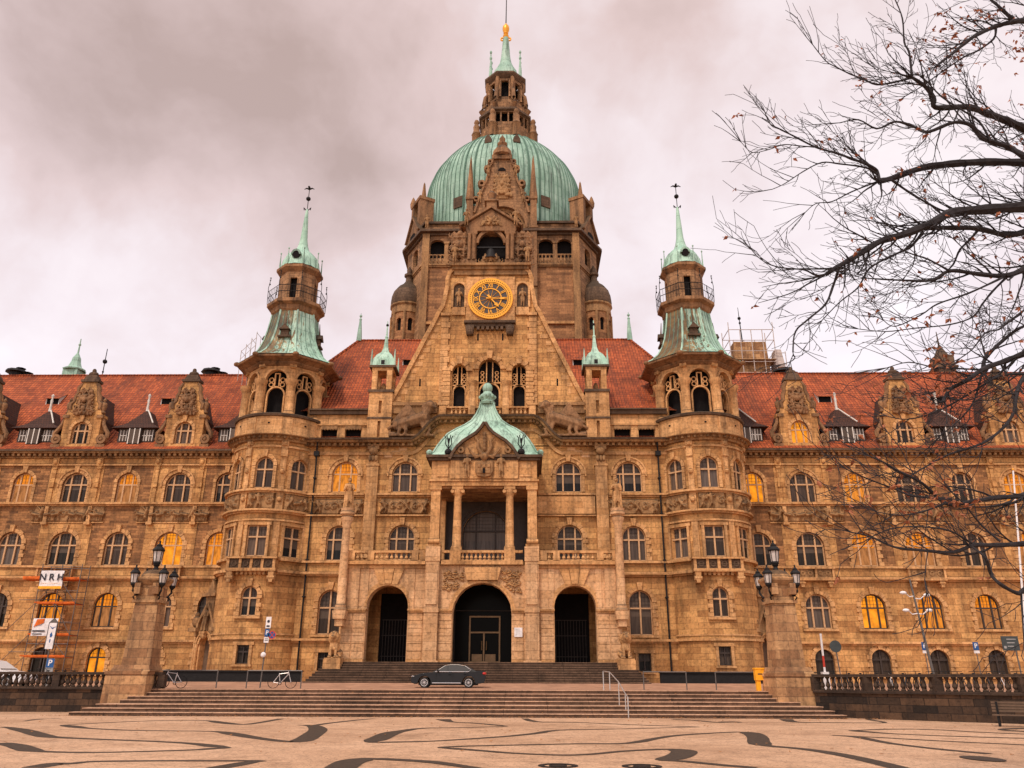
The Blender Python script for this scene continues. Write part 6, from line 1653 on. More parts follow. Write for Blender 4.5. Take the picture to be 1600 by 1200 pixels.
ZMAP[:] = [(77.3, 72.4), (78.1, 73.6), (78.6, 74.4), (80.3, 76.4), (81.2, 77.45), (82.9, 79.15), (83.4, 79.3), (83.9, 80.0), (85.1, 81.4), (85.8, 82.7), (88.6, 85.7), (89.3, 86.2), (90.1, 87.2), (91.3, 89.2), (92.6, 91.0), (95.0, 95.0), (96.3, 96.2)]
# lantern on top of the dome
LX, LY = .5, 97.0
t = MB()
f8 = pi / 8
t.lathe([(5.0, 77.3), (5.0, 78.1), (4.7, 78.2), (4.7, 78.5), (4.3, 78.6), (4.3, 80.3), (4.0, 80.4)], LX, LY, 8, flat=f8)
ap = 3.75 * cos(f8); hw = 3.75 * sin(f8)
for k in range(8):
    a = k * pi / 4; b = MB(); wall(b, flat(0), -hw, hw, 80.3, 83.4, [(-.95, .62, 81.2, 82.9, 'rect'), (0, .85, 81.2, 82.9, 'rect'), (.95, .62, 81.2, 82.9, 'rect')], .4); t.merge(b, (LX + ap * sin(a), LY - ap * cos(a), 0), a)
t.lathe([(3.4, 83.9), (3.5, 84.9), (3.2, 85.1), (2.9, 85.2)], LX, LY, 8, flat=f8)
ap = 2.75 * cos(f8); hw = 2.75 * sin(f8)
for k in range(8):
    a = k * pi / 4; b = MB(); wall(b, flat(0), -hw, hw, 85.1, 89.3, [(0, 1.05, 85.8, 88.6, 'rect')], .4)
    for q in (-.72, .72): b.lathe([(.18, 85.7), (.15, 86), (.14, 88.4), (.2, 88.6)], q, -.12, 8)
    t.merge(b, (LX + ap * sin(a), LY - ap * cos(a), 0), a)
lan = PT(t, 'lantern', 'weathered')
t = MB(); t.lathe([(3.75, 83.3), (4.15, 83.5), (4.15, 83.75), (3.4, 83.9)], LX, LY, 8, flat=f8); t.lathe([(2.75, 89.2), (3.0, 89.4), (3.35, 89.7), (3.35, 89.95), (2.4, 90.1)], LX, LY, 8, flat=f8)
t.build('lantern_cornice', 'sooty', lan)
t = MB()
for k in range(8):
    a = f8 + k * pi / 4; x, y = LX + 4.5 * sin(a), LY - 4.5 * cos(a)
    t.lathe([(.65, 78.5), (.65, 80.2), (.75, 80.3), (.6, 80.5), (.45, 81.0), (.5, 81.6), (.28, 82.0), (.42, 82.3), (.3, 82.7), (0, 82.9)], x, y, 8)
    b = MB(); b.tube([(0, -.3, 83.9), (0, -.9, 84.6), (0, -.5, 85.4), (0, -.3, 86.6), (0, .1, 87.2), (0, -.1, 88.6), (0, .1, 89.3)], [.35, .4, .34, .3, .26, .3, .3], 7); t.merge(b, (LX + 2.9 * sin(a), LY - 2.9 * cos(a), 0), a)
t.build('lantern_figure', 'carved_dark', lan, smooth=True)
t = MB(); t.lathe([(2.4, 80.2), (2.2, 83.4), (1.7, 85), (1.6, 89)], LX, LY, 10); t.build('lantern_core', 'shadow_void', lan)
t = MB(); t.lathe([(2.15, 90.0), (2.05, 90.6), (1.8, 91.3), (1.35, 91.9), (.95, 92.6), (.72, 93.4), (.52, 95.0), (.42, 96.3)], LX, LY, 16)
for q in (-1, 1):
    for y in (-1, 1):
        x_, y_ = LX + q * 2.25 , LY + y * 2.25 * .5
        t.lathe([(.32, 90.0), (.28, 91.0), (.14, 92.2), (.1, 93.2)], x_, y_, 6); t.ball((x_, y_, 92.7), .22, 7, 5); t.ball((x_, y_, 93.4), .2, 7, 5)
t.build('lantern_cap', 'copper', lan, smooth=True)
t = MB(); t.ring(LX - .52, 96.1, .22, .36, LY - .12, LY + .12, 0, 2 * pi, 10); t.ring(LX + .52, 96.1, .22, .36, LY - .12, LY + .12, 0, 2 * pi, 10)
t.lathe([(.26, 96.2), (.48, 96.7), (.26, 97.0), (.4, 97.2), (.34, 97.35), (.5, 97.8), (.55, 98.2), (.48, 98.65), (.24, 99.0), (.08, 99.3)], LX, LY, 14); t.build('golden_finial', 'gold', lan, smooth=True)
t = MB(); t.tube([(LX, LY, 99.3), (LX + .1, LY, 108.5)], [.09, .05], 5); t.box(LX + .12, LX + .45, LY - .04, LY + .04, 105.6, 106.1); t.build('mast', 'dark_metal', lan)

ZMAP[:] = []
# --- bits on the wing roofs
def roofbit(px, py, Y): u, z = U(px, py, Y); return u, z
t = MB(); u, z = roofbit(115, 585, 79); t.box(u - .8, u + .8, 78.2, 79.8, 31, z + .5); t.lathe([(1.15, z + .35), (1.2, z + .5), (.72, z + .8), (.5, z + 1.4), (.42, z + 1.9), (.1, z + 2.5), (.05, z + 4.2)], u, 79, 8); t.ball((u, 79, z + 3.5), .16, 6, 4); PT(t, 'ridge_turret', 'copper')
t = MB(); u, z = roofbit(160, 585, 79); t.tube([(u, 79, 31), (u, 79, z + 3.0)], [.06, .04], 5); t.ball((u, 79, z + 1.5), .25, 8, 6); t.ball((u, 79, z + .3), .12, 6, 4); PT(t, 'ridge_spike', 'dark_metal')
for px in (25, 330, 1222):
    u, z = roofbit(px, 586, 78.6); t = MB()
    t.lathe([(.7, 31.7), (.7, z + .2), (1.1, z + .25), (.95, z + .5), (.5, z + .62)], u, 78.6, 10); t.lathe([(.35, z + .6), (.5, z + .75), (.1, z + .85)], u + .4, 78.6, 8); t.lathe([(.3, 31.7), (.3, z + .2), (.55, z + .25), (.1, z + .4)], u + 1.2, 78.7, 8)
    PT(t, 'roof_vent', 'dark_metal')
t = MB(); u, z = roofbit(1475, 580, 79); t.box(u - .9, u + .9, 78.2, 79.8, 31, z + 1.6); t.box(u - 1.1, u + 1.1, 78.0, 80, z + .1, z + .35); t.lathe([(.8, z + 1.6), (.5, z + 2.2), (.1, z + 3.0), (.04, z + 4.6)], u, 79, 8); PT(t, 'ridge_turret', 'sooty')
# ------------------------------------------------------------------ ground, steps, terrace
t = MB(); t.quad((-600, -300, 0), (600, -300, 0), (600, 900, 0), (-600, 900, 0)); struct(t, 'plaza', 'paving')


def ribbon(mb, pts, z):
    """dark paving band: (px, py, width in m) traced on the ground"""
    P = [(gnd(a, b), w) for a, b, w in pts]
    Q = []
    for i in range(len(P) - 1):      # smooth with Catmull-Rom
        p0, p1, p2, p3 = P[max(i - 1, 0)][0], P[i][0], P[i + 1][0], P[min(i + 2, len(P) - 1)][0]
        for k in range(5):
            f = k / 5; q = 0.5 * ((2 * p1) + (p2 - p0) * f + (2 * p0 - 5 * p1 + 4 * p2 - p3) * f * f + (3 * p1 - p0 - 3 * p2 + p3) * f ** 3)
            Q.append((q, P[i][1] * (1 - f) + P[i + 1][1] * f))
    Q.append(P[-1]); L = []
    for i, (q, w) in enumerate(Q):
        d = Q[min(i + 1, len(Q) - 1)][0] - Q[max(i - 1, 0)][0]; d.z = 0
        if d.length < 1e-6: d = Vector((1, 0, 0))
        d.normalize(); n = Vector((-d.y, d.x, 0)); w = min(w * .8, .28 + .42 * abs(d.y)); L.append((q + n * w / 2, q - n * w / 2))
    for (a, b), (c, d) in zip(L, L[1:]):
        if a.x * 0 == 0: mb.quad(*[(p.x, p.y, z) for p in (a, b, d, c)])


w_ = .42
RIB = [
    [(37, 1127, .2), (60, 1124, w_), (95, 1122.5, .3)],
    [(99, 1133, .3), (172, 1129, w_), (250, 1126, w_), (320, 1126, w_), (345, 1129, .8), (375, 1132, .6), (400, 1130, w_), (440, 1123, w_)],
    [(99, 1133, .3), (112, 1135, .9), (137, 1138, w_), (200, 1141, w_), (260, 1142, w_), (335, 1143, w_), (365, 1147, .8), (400, 1153, .6), (450, 1159, .5), (472, 1157, .9), (488, 1148, 1.0), (497, 1140, .9), (488, 1134, .7), (465, 1133, .3)],
    [(488, 1134, .4), (515, 1130, w_), (560, 1125, w_), (585, 1123, .3)],
    [(0, 1136, w_), (15, 1137, w_), (40, 1142, .9), (65, 1149, 1.2), (85, 1152, .6), (150, 1155, w_), (250, 1159, w_), (300, 1162, .5), (335, 1166, .7), (358, 1169, .2)],
    [(358, 1169, .2), (330, 1170, .6), (300, 1172, .4), (200, 1175, .35), (130, 1176, .35), (60, 1174, .45), (40, 1170, 1.3), (25, 1165, 1.0), (0, 1161, .5)],
    [(50, 1200, .6), (85, 1194, .7), (113, 1193, .4), (150, 1190, .35), (250, 1189, .35), (330, 1189, .35), (395, 1189, .4), (413, 1190, .2)],
    [(335, 1201, .6), (380, 1193, .6), (402, 1189.5, .3)],
    [(575, 1160, .2), (590, 1155, 1.1), (610, 1146, .9), (630, 1142, .6), (662, 1138, w_), (725, 1137, .35), (792, 1135, .2)],
    [(792, 1135, .2), (775, 1133, .5), (740, 1130, .4), (705, 1128, .4), (692, 1124, 1.0)],
    [(575, 1160, .3), (600, 1160, .5), (680, 1158, .35), (760, 1153, .4), (800, 1150, .45), (838, 1146, .5), (875, 1141, .4), (975, 1139, .3), (1092, 1136, .2)],
    [(1092, 1136, .2), (1000, 1133, .35), (900, 1129, .4), (840, 1128, .5), (820, 1123, .4)],
    [(685, 1168, .2), (725, 1166.2, .4), (800, 1164.5, .35), (900, 1162.5, .35), (970, 1162, .35), (1000, 1159, .5), (1025, 1154, .4), (1062, 1149, .4), (1125, 1145, .35), (1160, 1144, .4), (1176, 1147, 1.2), (1184, 1153, 1.4), (1186, 1160, 1.3), (1196, 1165, .5), (1250, 1170, .5), (1300, 1177, .6), (1350, 1187, .6), (1420, 1204, .6)],
    [(685, 1168, .2), (710, 1170, .5), (750, 1173, .4), (800, 1177, .35), (870, 1180, .35), (920, 1179, .35), (975, 1174, .35), (1040, 1171, .4), (1068, 1174, 1.1), (1062, 1181, 1.2), (1045, 1186, .8), (1030, 1188, .3)],
    [(1030, 1188, .3), (1070, 1190, .4), (1120, 1195, .4), (1180, 1200, .4)],
    [(530, 1202, .9), (545, 1192, 1.1), (560, 1188, .9), (580, 1186, .6), (612, 1187, .5), (675, 1191, .5), (725, 1198, .4), (750, 1202, .4)],
    [(1300, 1149, .2), (1340, 1152, .5), (1387, 1161, .4), (1450, 1169, .4), (1500, 1174, .4), (1545, 1178, .5)],
    [(1300, 1149, .2), (1380, 1153, .3), (1450, 1157, .3), (1530, 1161, .3), (1640, 1166, .3)],
    [(1327, 1142, .2), (1375, 1140, .35), (1425, 1139.5, .35), (1475, 1141, .35), (1525, 1144, .35), (1640, 1149, .35)],
    [(1327, 1142, .2), (1345, 1143, .7), (1400, 1147, .3), (1500, 1151, .3), (1640, 1155, .3)],
    [(1228, 1124, .8), (1245, 1128.5, .6), (1325, 1129.5, .3), (1382, 1129.5, .25), (1360, 1125, .35), (1355, 1123, .3)],
    [(1050, 1124, .3), (1087, 1126, .35), (1120, 1129, .4), (1140, 1128, .9), (1157, 1129, .3)],
    [(1562, 1140, .2), (1580, 1139, .6), (1640, 1137, .3)], [(1562, 1140, .2), (1580, 1142, .6), (1640, 1145, .3)]]
t = MB()
for k, r_ in enumerate(RIB): ribbon(t, r_, 0.004 + 0.0004 * k)
b = gnd(1535, 1186); b2 = []
for k in range(14):
    a = 2 * pi * k / 14; b2.append((b.x + .42 * cos(a), b.y + .75 * sin(a), .0165))
t.add(b2, [list(range(14))]); struct(t, 'paving_bands', 'paving_dark')

edges = [41.9, 42.5, 43.1, 44.3, 44.9, 45.5, 46.1]
t = MB()
for i, y in enumerate(edges):
    z = 1.2 * (i + 1) / 7
    wl, wr = (19.3 - .34 * i, 19.0 - .34 * i) if i < 3 else (18.3 - .1 * i, 17.6)
    y1 = edges[i + 1] + .02 if i < 6 else 46.6
    t.box(A - wl, A + wr, y, y1, -.1 if i == 0 else z - .19, z - .032)
    k0 = len(t.f); t.box(A - wl - .02, A + wr + .02, y - .03, y1, z - .032, z); t.pale |= set(range(k0, k0 + 6))
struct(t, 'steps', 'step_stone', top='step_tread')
t = MB()      # terrace in front of the hall, rising gently to the foot of the entrance stairs
for (y0, z0), (y1, z1) in zip([(46.5, 1.196), (55.0, 1.22), (58.2, 1.5), (120, 1.52)], [(55.0, 1.22), (58.2, 1.5), (120, 1.52)]):
    t.quad((-120, y0, z0), (120, y0, z0), (120, y1, z1), (-120, y1, z1))
t.quad((18, 30, 1.1), (120, 30, 1.1), (120, 46.5, 1.19), (14.6, 46.5, 1.19)) if False else t.add([(15.0, 46.5, 1.19), (16.0, 43.7, 1.19), (19.8, 40.3, 1.19), (22.3, 38.2, 1.19), (27, 34.6, 1.19), (60, 20, 1.19), (120, 46.5, 1.19)], [(6, 5, 4, 3, 2, 1, 0)])
struct(t, 'terrace', 'terrace')
t = MB()
n = 9
for i in range(n):
    y = 58.0 + .34 * i; z = 1.4 + (2.9 - 1.4) * (i + 1) / n
    t.box(A - 12.1 + .12 * i, A + 12.0 - .12 * i, y, 66.9, z - (2.9 - 1.4) / n if i else 1.3, z - .035); k0 = len(t.f); t.box(A - 12.1 + .12 * i, A + 12.0 - .12 * i, y - .03, y + .36 if i < n - 1 else 66.9, z - .035, z); t.pale |= set(range(k0, k0 + 6))
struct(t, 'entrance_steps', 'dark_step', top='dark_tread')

# ------------------------------------------------------------------ retaining walls with balustrades
def wall_run(pts, name, label, cat, side=1):
    m = MB(); cp = MB(); ba = MB()
    for (x0, y0), (x1, y1) in zip(pts, pts[1:]):
        d = Vector((x1 - x0, y1 - y0, 0)); L = d.length; d /= L; n_ = Vector((d.y, -d.x, 0))
        if n_.y > 0: n_ = -n_
        a, b = Vector((x0, y0, 0)), Vector((x1, y1, 0)); e = d * .06
        def slab(mb, o0, o1, z0, z1, uvz=True):
            p = [a + n_ * o0 - e, b + n_ * o0 + e, b - n_ * o1 + e, a - n_ * o1 - e]
            mb.add([(q.x, q.y, z0) for q in p] + [(q.x, q.y, z1) for q in p], [(0, 1, 5, 4), (1, 2, 6, 5), (2, 3, 7, 6), (3, 0, 4, 7), (4, 5, 6, 7), (3, 2, 1, 0)])
        slab(m, 0, .6, -.2, 1.16); slab(cp, .12, .5, 1.16, 1.30); slab(cp, .1, .36, 1.92, 2.06)
        k = max(1, round(L / 3.2))
        for i in range(k):
            p = a.lerp(b, i / k) - n_ * .12; cp.box(p.x - .2, p.x + .2, p.y - .2, p.y + .2, 1.30, 1.93)
            balusters(ba, a.lerp(b, (i + .08) / k) - n_ * .12, a.lerp(b, (i + .96) / k) - n_ * .12, 1.30, 1.92, .3, .11, 6)
    root = thing(name, label, cat, (pts[0][0], pts[0][1], 0)); lo = (-pts[0][0], -pts[0][1], 0)
    link(m.mesh('retaining_wall_mesh'), 'masonry', 'dark_wall', root, lo); link(cp.mesh('coping_mesh'), 'coping', 'black_stone', root, lo); link(ba.mesh('balusters_mesh'), 'balusters', 'black_stone', root, lo)


wall_run([(-20.2, 46.3), (-26, 46.2), (-33, 46.0), (-60, 45.0)], 'balustrade_wall', 'dark mossy retaining wall with stone balustrade left of the steps', 'balustrade')
wall_run([(15.2, 44.6), (16.9, 42.1), (19.3, 39.9), (22.0, 37.7), (26.5, 34.0), (34, 28)], 'balustrade_wall', 'dark retaining wall with balustrade curving forward right of the steps', 'balustrade')


# ------------------------------------------------------------------ lamp pillars
def lantern_meshes():
    fr = MB(); gl = MB()
    gl.lathe([(.20, .12), (.27, .72)], 0, 0, 6); fr.lathe([(.05, -.22), (.12, -.12), (.22, .0), (.22, .1), (.18, .13)], 0, 0, 8)
    fr.lathe([(.30, .70), (.36, .74), (.36, .80), (.26, .92), (.16, 1.0), (.18, 1.06), (.1, 1.12), (.05, 1.2), (.07, 1.28), (0, 1.36)], 0, 0, 8)
    for k in range(6):
        a = 2 * pi * k / 6; fr.tube([(.205 * sin(a), -.205 * cos(a), .1), (.285 * sin(a), -.285 * cos(a), .74)], .022, 4)
    a, b = fr.mesh('lantern_frame_mesh'), gl.mesh('lantern_glass_mesh'); a.materials.append(MT['dark_metal']); b.materials.append(MT['lamp_glass']); return a, b


LF, LG = lantern_meshes()


def pillar(loc, label, rz, sx):
    root = thing('lamp_pillar', label, 'lamp pillar', loc, rz, 'stone lamp pillars at the ends of the steps')
    t = MB(); t.frust((-sx, 0), 1.16, 1.1, 1.1, 1.05, -.3, 1.95); t.frust((-sx, 0), 1.15, 1.1, 1.15, 1.1, 1.95, 2.1); t.frust((-sx * .5, 0), 1.06, 1.0, .93, .88, 2.1, 2.42); t.build('pedestal', 'old_stone', root)
    t = MB(); t.frust((0, 0), .78, .72, .63, .6, 2.42, 5.75); t.frust((0, 0), .76, .72, .76, .72, 5.75, 5.9); t.frust((0, 0), .63, .6, .62, .58, 5.9, 6.75)
    t.build('shaft', 'old_stone', root)
    t = MB(); t.frust((0, 0), .66, .64, .88, .84, 6.75, 7.0); t.frust((0, 0), .88, .84, .88, .84, 7.0, 7.15); t.ball((0, 0, 7.15), (.76, .72, .5), 14, 8)
    for q in (-1, 1): t.box(q * .5 - .16, q * .5 + .16, -.95, -.6, 6.2, 6.8)
    t.build('capital', 'old_stone', root)
    t = MB(); t.lathe([(.16, 7.65), (.12, 7.8), (.2, 7.9), (.1, 8.0)], 0, 0, 8)
    for k in range(4):
        a = pi / 4 * 1.0 + k * pi / 2; r_ = 1.12
        t.tube([(.6 * sin(a), -.6 * cos(a), 6.2), (.92 * sin(a), -.92 * cos(a), 6.15), (r_ * sin(a), -r_ * cos(a), 6.4), (r_ * sin(a), -r_ * cos(a), 6.62)], [.07, .06, .06, .05], 6)
        t.tube([(.6 * sin(a), -.6 * cos(a), 5.9), (.9 * sin(a), -.9 * cos(a), 5.85), (1.05 * sin(a), -1.05 * cos(a), 6.05), (.92 * sin(a), -.92 * cos(a), 6.2)], .045, 5)
    t.build('bracket', 'dark_metal', root, smooth=True)
    spots = [(0, 0, 7.98, 1.0)] + [(1.12 * sin(pi / 4 + k * pi / 2), -1.12 * cos(pi / 4 + k * pi / 2), 6.72, .82) for k in range(4)]
    for x, y, z, sc in spots:
        o = link(LF, 'lantern', None, root, (x, y, z)); o.scale = (sc, sc, sc); link(LG, 'lantern_glass', None, o, (0, 0, 0))


pL, pR = (A - 18.08, 46.2, .0), (A + 17.6, 45.9, .0)
pillar(pL, 'tapered stone pillar with five black lanterns at the left end of the steps', .06, .28)
pillar(pR, 'tapered stone pillar with five black lanterns beside the yellow box', .05, -.05)

# ------------------------------------------------------------------ statues and lions at the porch
LM = lion_mesh(); LM.materials.append(MT['trim'])
for s, lab, lab2 in ((-1, 'seated stone lion on a block left of the entrance steps', 'square sandstone block under the left lion'), (1, 'seated stone lion on a block right of the entrance steps', 'square sandstone block under the right lion')):
    x = A + s * 10.6; t = MB(); t.box(x - .62, x + .62, 59.75, 61.2, 1.5, 3.05); t.box(x - .7, x + .7, 59.68, 61.25, 1.5, 2.1); t.box(x - .58, x + .58, 59.8, 61.2, 3.05, 3.15)
    o = t.build('pedestal', 'trim'); tag(o, lab2, 'pedestal')
    o = link(LM, 'lion_statue', None, None, (x, 60.4, 3.14), s * .12); o.scale = (1.02, 1.0, 1.04); tag(o, lab, 'lion statue', 'stone lions guarding the porch')
    xc = s * 10.52; yc = 60.95
    t = MB(); t.lathe([(.46, 6.5), (.5, 6.6), (.4, 6.75), (.42, 6.9), (.34, 7.0), (.33, 9.0), (.29, 12.7), (.33, 12.8), (.3, 12.9), (.42, 13.2), (.5, 13.5), (.38, 13.6), (.56, 13.75), (.58, 13.9), (.5, 14.0), (.56, 14.2)], xc, yc, 16)
    t.prism([(xc - .42, 5.9), (xc + .42, 5.9), (xc + .5, 6.5), (xc - .5, 6.5)], yc - .45, YP - .01); t.box(xc - .3, xc + .3, yc - .3, YP - .01, 5.4, 5.9)
    PT(t, 'statue_column', 'pale', True)
    o = link(fig_a if s < 0 else fig_b, 'statue', None, None, (A + xc, yc, 14.2), -s * .2)
    tag(o, 'stone figure in a long cloak on the column left of the porch' if s < 0 else 'stone figure holding a staff on the column right of the porch', 'statue')

# ------------------------------------------------------------------ cars


def car(name, label, cat, loc, rz, paint, L=4.77, H=1.44):
    root = thing(name, label, cat, loc, rz)
    # side silhouette, nose to -X
    h = L / 2; wa, wb = -h + .88, h - 1.08; rw = .355
    def arch(cx): return [(cx + (rw + .05) * cos(a), .31 + (rw + .05) * sin(a)) for a in [i * pi / 9 for i in range(10)]]
    top = [(-h, .45), (-h + .03, .62), (-h + .18, .74), (-h + .7, .86), (-h + 1.45, .95), (0, .98), (h - 1.0, 1.02), (h - .3, 1.03), (h - .06, .98), (h, .70), (h - .04, .42), (h - .1, .3)]
    bot = [(h - .6, .22)] + arch(wb)[::1] + [(wb - rw - .1, .2), (wa + rw + .1, .2)] + arch(wa) + [(-h + .3, .22), (-h + .06, .3)]
    poly = top + bot; HWD = .91
    t = MB(); n = len(poly)
    rows = [(-HWD, 0), (-HWD + .02, .0), (HWD - .02, 0), (HWD, 0)]
    P = []
    for y, _ in rows:
        for x, z in poly:
            tp = 1.0 - .10 * max(0, z - .55) / .5 - .05 * max(0, (.35 - z)) - .10 * max(0, (abs(x) / h - .72)) / .28
            P.append((x, y * tp, z))
    F = [list(range(n)), list(range(4 * n - 1, 3 * n - 1, -1))]
    for r_ in range(3):
        for i in range(n): F.append((r_ * n + i, (r_ + 1) * n + i, (r_ + 1) * n + (i + 1) % n, r_ * n + (i + 1) % n))
    t.add(P, F); me = t.mesh('car_body_mesh')
    bm = bmesh.new(); bm.from_mesh(me); bmesh.ops.recalc_face_normals(bm, faces=bm.faces); bm.to_mesh(me); bm.free()
    b = link(me, 'body', paint, root); bv = b.modifiers.new('bevel', 'BEVEL'); bv.width = .035; bv.segments = 2; bv.limit_method = 'ANGLE'; bv.angle_limit = radians(40)
    me.polygons.foreach_set('use_smooth', [True] * len(me.polygons)); me.set_sharp_from_angle(angle=radians(50))
    # greenhouse
    gh = [(-h + 1.36, .93), (-h + 2.12, H - .10), (-h + 2.6, H - .01), (-h + 3.05, H - .015), (-h + 3.55, H - .12), (h - .66, 1.03), (h - .6, .95)]
    def gy(z): return HWD * .93 - .26 * (z - .93) / .5
    def loft(mb, pl, off=0.0):
        n = len(pl); mb.add([(x, -gy(z) - off, z) for x, z in pl] + [(x, gy(z) + off, z) for x, z in pl], [list(range(n)), list(range(2 * n - 1, n - 1, -1))] + [(i, n + i, n + (i + 1) % n, (i + 1) % n) for i in range(n)])
    t = MB(); loft(t, gh); me = t.mesh('car_roof_mesh'); bm = bmesh.new(); bm.from_mesh(me); bmesh.ops.recalc_face_normals(bm, faces=bm.faces); bm.to_mesh(me); bm.free(); link(me, 'roof', paint, root)
    t = MB()
    for pl in ([(-h + 1.62, .99), (-h + 2.2, 1.32), (-h + 2.32, 1.36), (-h + 2.32, .99)], [(-h + 2.40, .99), (-h + 2.40, 1.365), (-h + 3.0, 1.37), (-h + 3.4, 1.29), (h - 1.05, 1.09), (h - 1.15, .99)]): loft(t, pl, .012)
    t.add([(-h + 1.47, y, .99) for y in (-.72, .72)] + [(-h + 2.1, y, 1.335) for y in (.58, -.58)], [(0, 1, 2, 3)])
    for i, p in enumerate(t.v[-4:]): t.v[len(t.v) - 4 + i] = (p[0] - .02, p[1], p[2] + .02)
    link(t.mesh('car_window_mesh'), 'side_windows', 'car_glass', root)
    t = MB()
    for q in (-1, 1):
        def G(x, z): return (x, q * (gy(z) + .018), z)
        t.tube([G(-h + 1.55, .965), G(h - 1.1, .965), G(h - .94, 1.08), G(-h + 3.44, 1.325), G(-h + 3.0, 1.395), G(-h + 2.5, 1.395), G(-h + 2.18, 1.345), G(-h + 1.6, .99)], .018, 5)
        t.tube([(wa + .5, q * HWD * .995, .29), (wb - .5, q * HWD * .995, .29)], .022, 5); t.tube([(wb + .45, q * HWD * .93, .33), (h - .1, q * HWD * .88, .36)], .02, 5)
    link(t.mesh('car_trim_mesh'), 'window_trim', 'chrome', root)
    t = MB()
    for q in (-1, 1):
        for x in (-h + 1.62, -h + 2.68, -h + 3.62): t.box(x, x + .014, *sorted((q * HWD * .97, q * (HWD + .004))), .34, .92)
        t.box(-h + 2.4, -h + 2.58, *sorted((q * HWD * .97, q * (HWD + .02))), .80, .825); t.box(-h + 3.36, -h + 3.54, *sorted((q * HWD * .97, q * (HWD + .02))), .82, .845)
    link(t.mesh('car_gap_mesh'), 'door_gaps', 'rubber', root)
    t = MB()
    for q in (-1, 1): t.ball((-h + 1.75, q * (HWD + .09), 1.02), (.09, .11, .075), 8, 6); t.tube([(-h + 1.78, q * (HWD - .1), .97), (-h + 1.75, q * (HWD + .05), 1.0)], .03, 5)
    link(t.mesh('car_mirror_mesh', True), 'mirror', paint, root)
    for q in (-1, 1):
        t = MB(); t.ball((-h + .2, q * .66, .68), (.2, .17, .075), 8, 6); link(t.mesh('headlight_mesh', True), 'headlight', 'chrome', root)
        t = MB(); t.ball((h - .1, q * .66, .86), (.13, .2, .1), 8, 6); link(t.mesh('tail_light_mesh', True), 'tail_light', 'tail_red', root)
        for cx in (wa, wb):
            t = MB(); t.tube([(cx, q * .70, .315), (cx, q * .90, .315)], .315, 22)
            wl = link(t.mesh('wheel_mesh'), 'wheel', 'rubber', root)
            t = MB(); y0, y1 = sorted((q * .89, q * .915))
            t.ring(cx, .315, .19, .225, y0, y1, 0, 2 * pi, 20); t.ring(cx, .315, 0, .05, y0, y1, 0, 2 * pi, 10)
            for k in range(10):
                a = 2 * pi * k / 10; t.tube([(cx + .04 * cos(a), q * .905, .315 + .04 * sin(a)), (cx + .2 * cos(a), q * .905, .315 + .2 * sin(a))], .014, 4)
            link(t.mesh('rim_mesh'), 'rim', 'rim', wl)
    t = MB(); t.box(-h + .5, h - .5, -.7, .7, .16, .34); link(t.mesh('underbody_mesh'), 'underbody', 'rubber', root)
    return root


p = at(701, 1075, 54.3); car('parked_car', 'dark grey saloon car parked in front of the main entrance', 'car', (p.x, 54.3, 1.222), .03, 'car_paint')
p = at(-8, 1075, 50.0); car('parked_car', 'white car half cut off behind the left balustrade', 'car', (p.x, 50.0, 1.2), pi - .05, 'car_white', 4.2, 1.58)

# ------------------------------------------------------------------ bicycles


def bike_parts():
    wh = []
    fr = MB(); ty = MB(); sd_ = MB()
    for x in (0.0,):
        ty.ring(x, .34, .315, .345, -.018, .018, 0, 2 * pi, 22)
        for k in range(10): a = pi * k / 10 * 2; ty.tube([(x, 0, .34), (x + .32 * cos(a), 0, .34 + .32 * sin(a))], .004, 3)
    for a, b in (((-.12, .28), (-.22, .85)), ((-.12, .28), (.34, .80)), ((-.2, .80), (.32, .86)), ((-.52, .34), (-.12, .28)), ((-.52, .34), (-.2, .78)), ((.31, .95), (.52, .34))): fr.tube([(a[0], 0, a[1]), (b[0], 0, b[1])], .022, 6)
    sd_.ball((-.24, 0, .92), (.14, .07, .035), 8, 5); sd_.tube([(-.22, 0, .84), (-.235, 0, .92)], .015, 5)
    sd_.tube([(.31, 0, .93), (.30, 0, 1.02), (.30, .02, 1.03)], .016, 5); sd_.tube([(.36, -.27, 1.03), (.3, 0, 1.03), (.36, .27, 1.03)], .014, 5); sd_.ring(-.12, .28, .07, .1, -.05, -.03, 0, 2 * pi, 12)
    return fr.mesh('bicycle_frame_mesh'), ty.mesh('bicycle_wheels_mesh'), sd_.mesh('bicycle_fittings_mesh')


bf, bt, bs = bike_parts()
plain('bike_silver', (.62, .58, .56), .35, .5, .4); plain('bike_dark', (.04, .04, .045), .5)
bt.materials.append(MT['rubber']); bs.materials.append(MT['rubber']); bf.materials.append(MT['bike_silver'])
bfd = bf.copy(); bfd.materials.clear(); bfd.materials.append(MT['bike_dark'])


def bike(loc, rz, label, me, group=None):
    r_ = thing('bicycle', label, 'bicycle', loc, rz, group)
    for m_, n_, x_ in ((me, 'frame', 0), (bt, 'wheel', -.52), (bt, 'wheel', .52), (bs, 'handlebar_and_saddle', 0)): link(m_, n_, None, r_, (x_, 0, 0))
    return r_


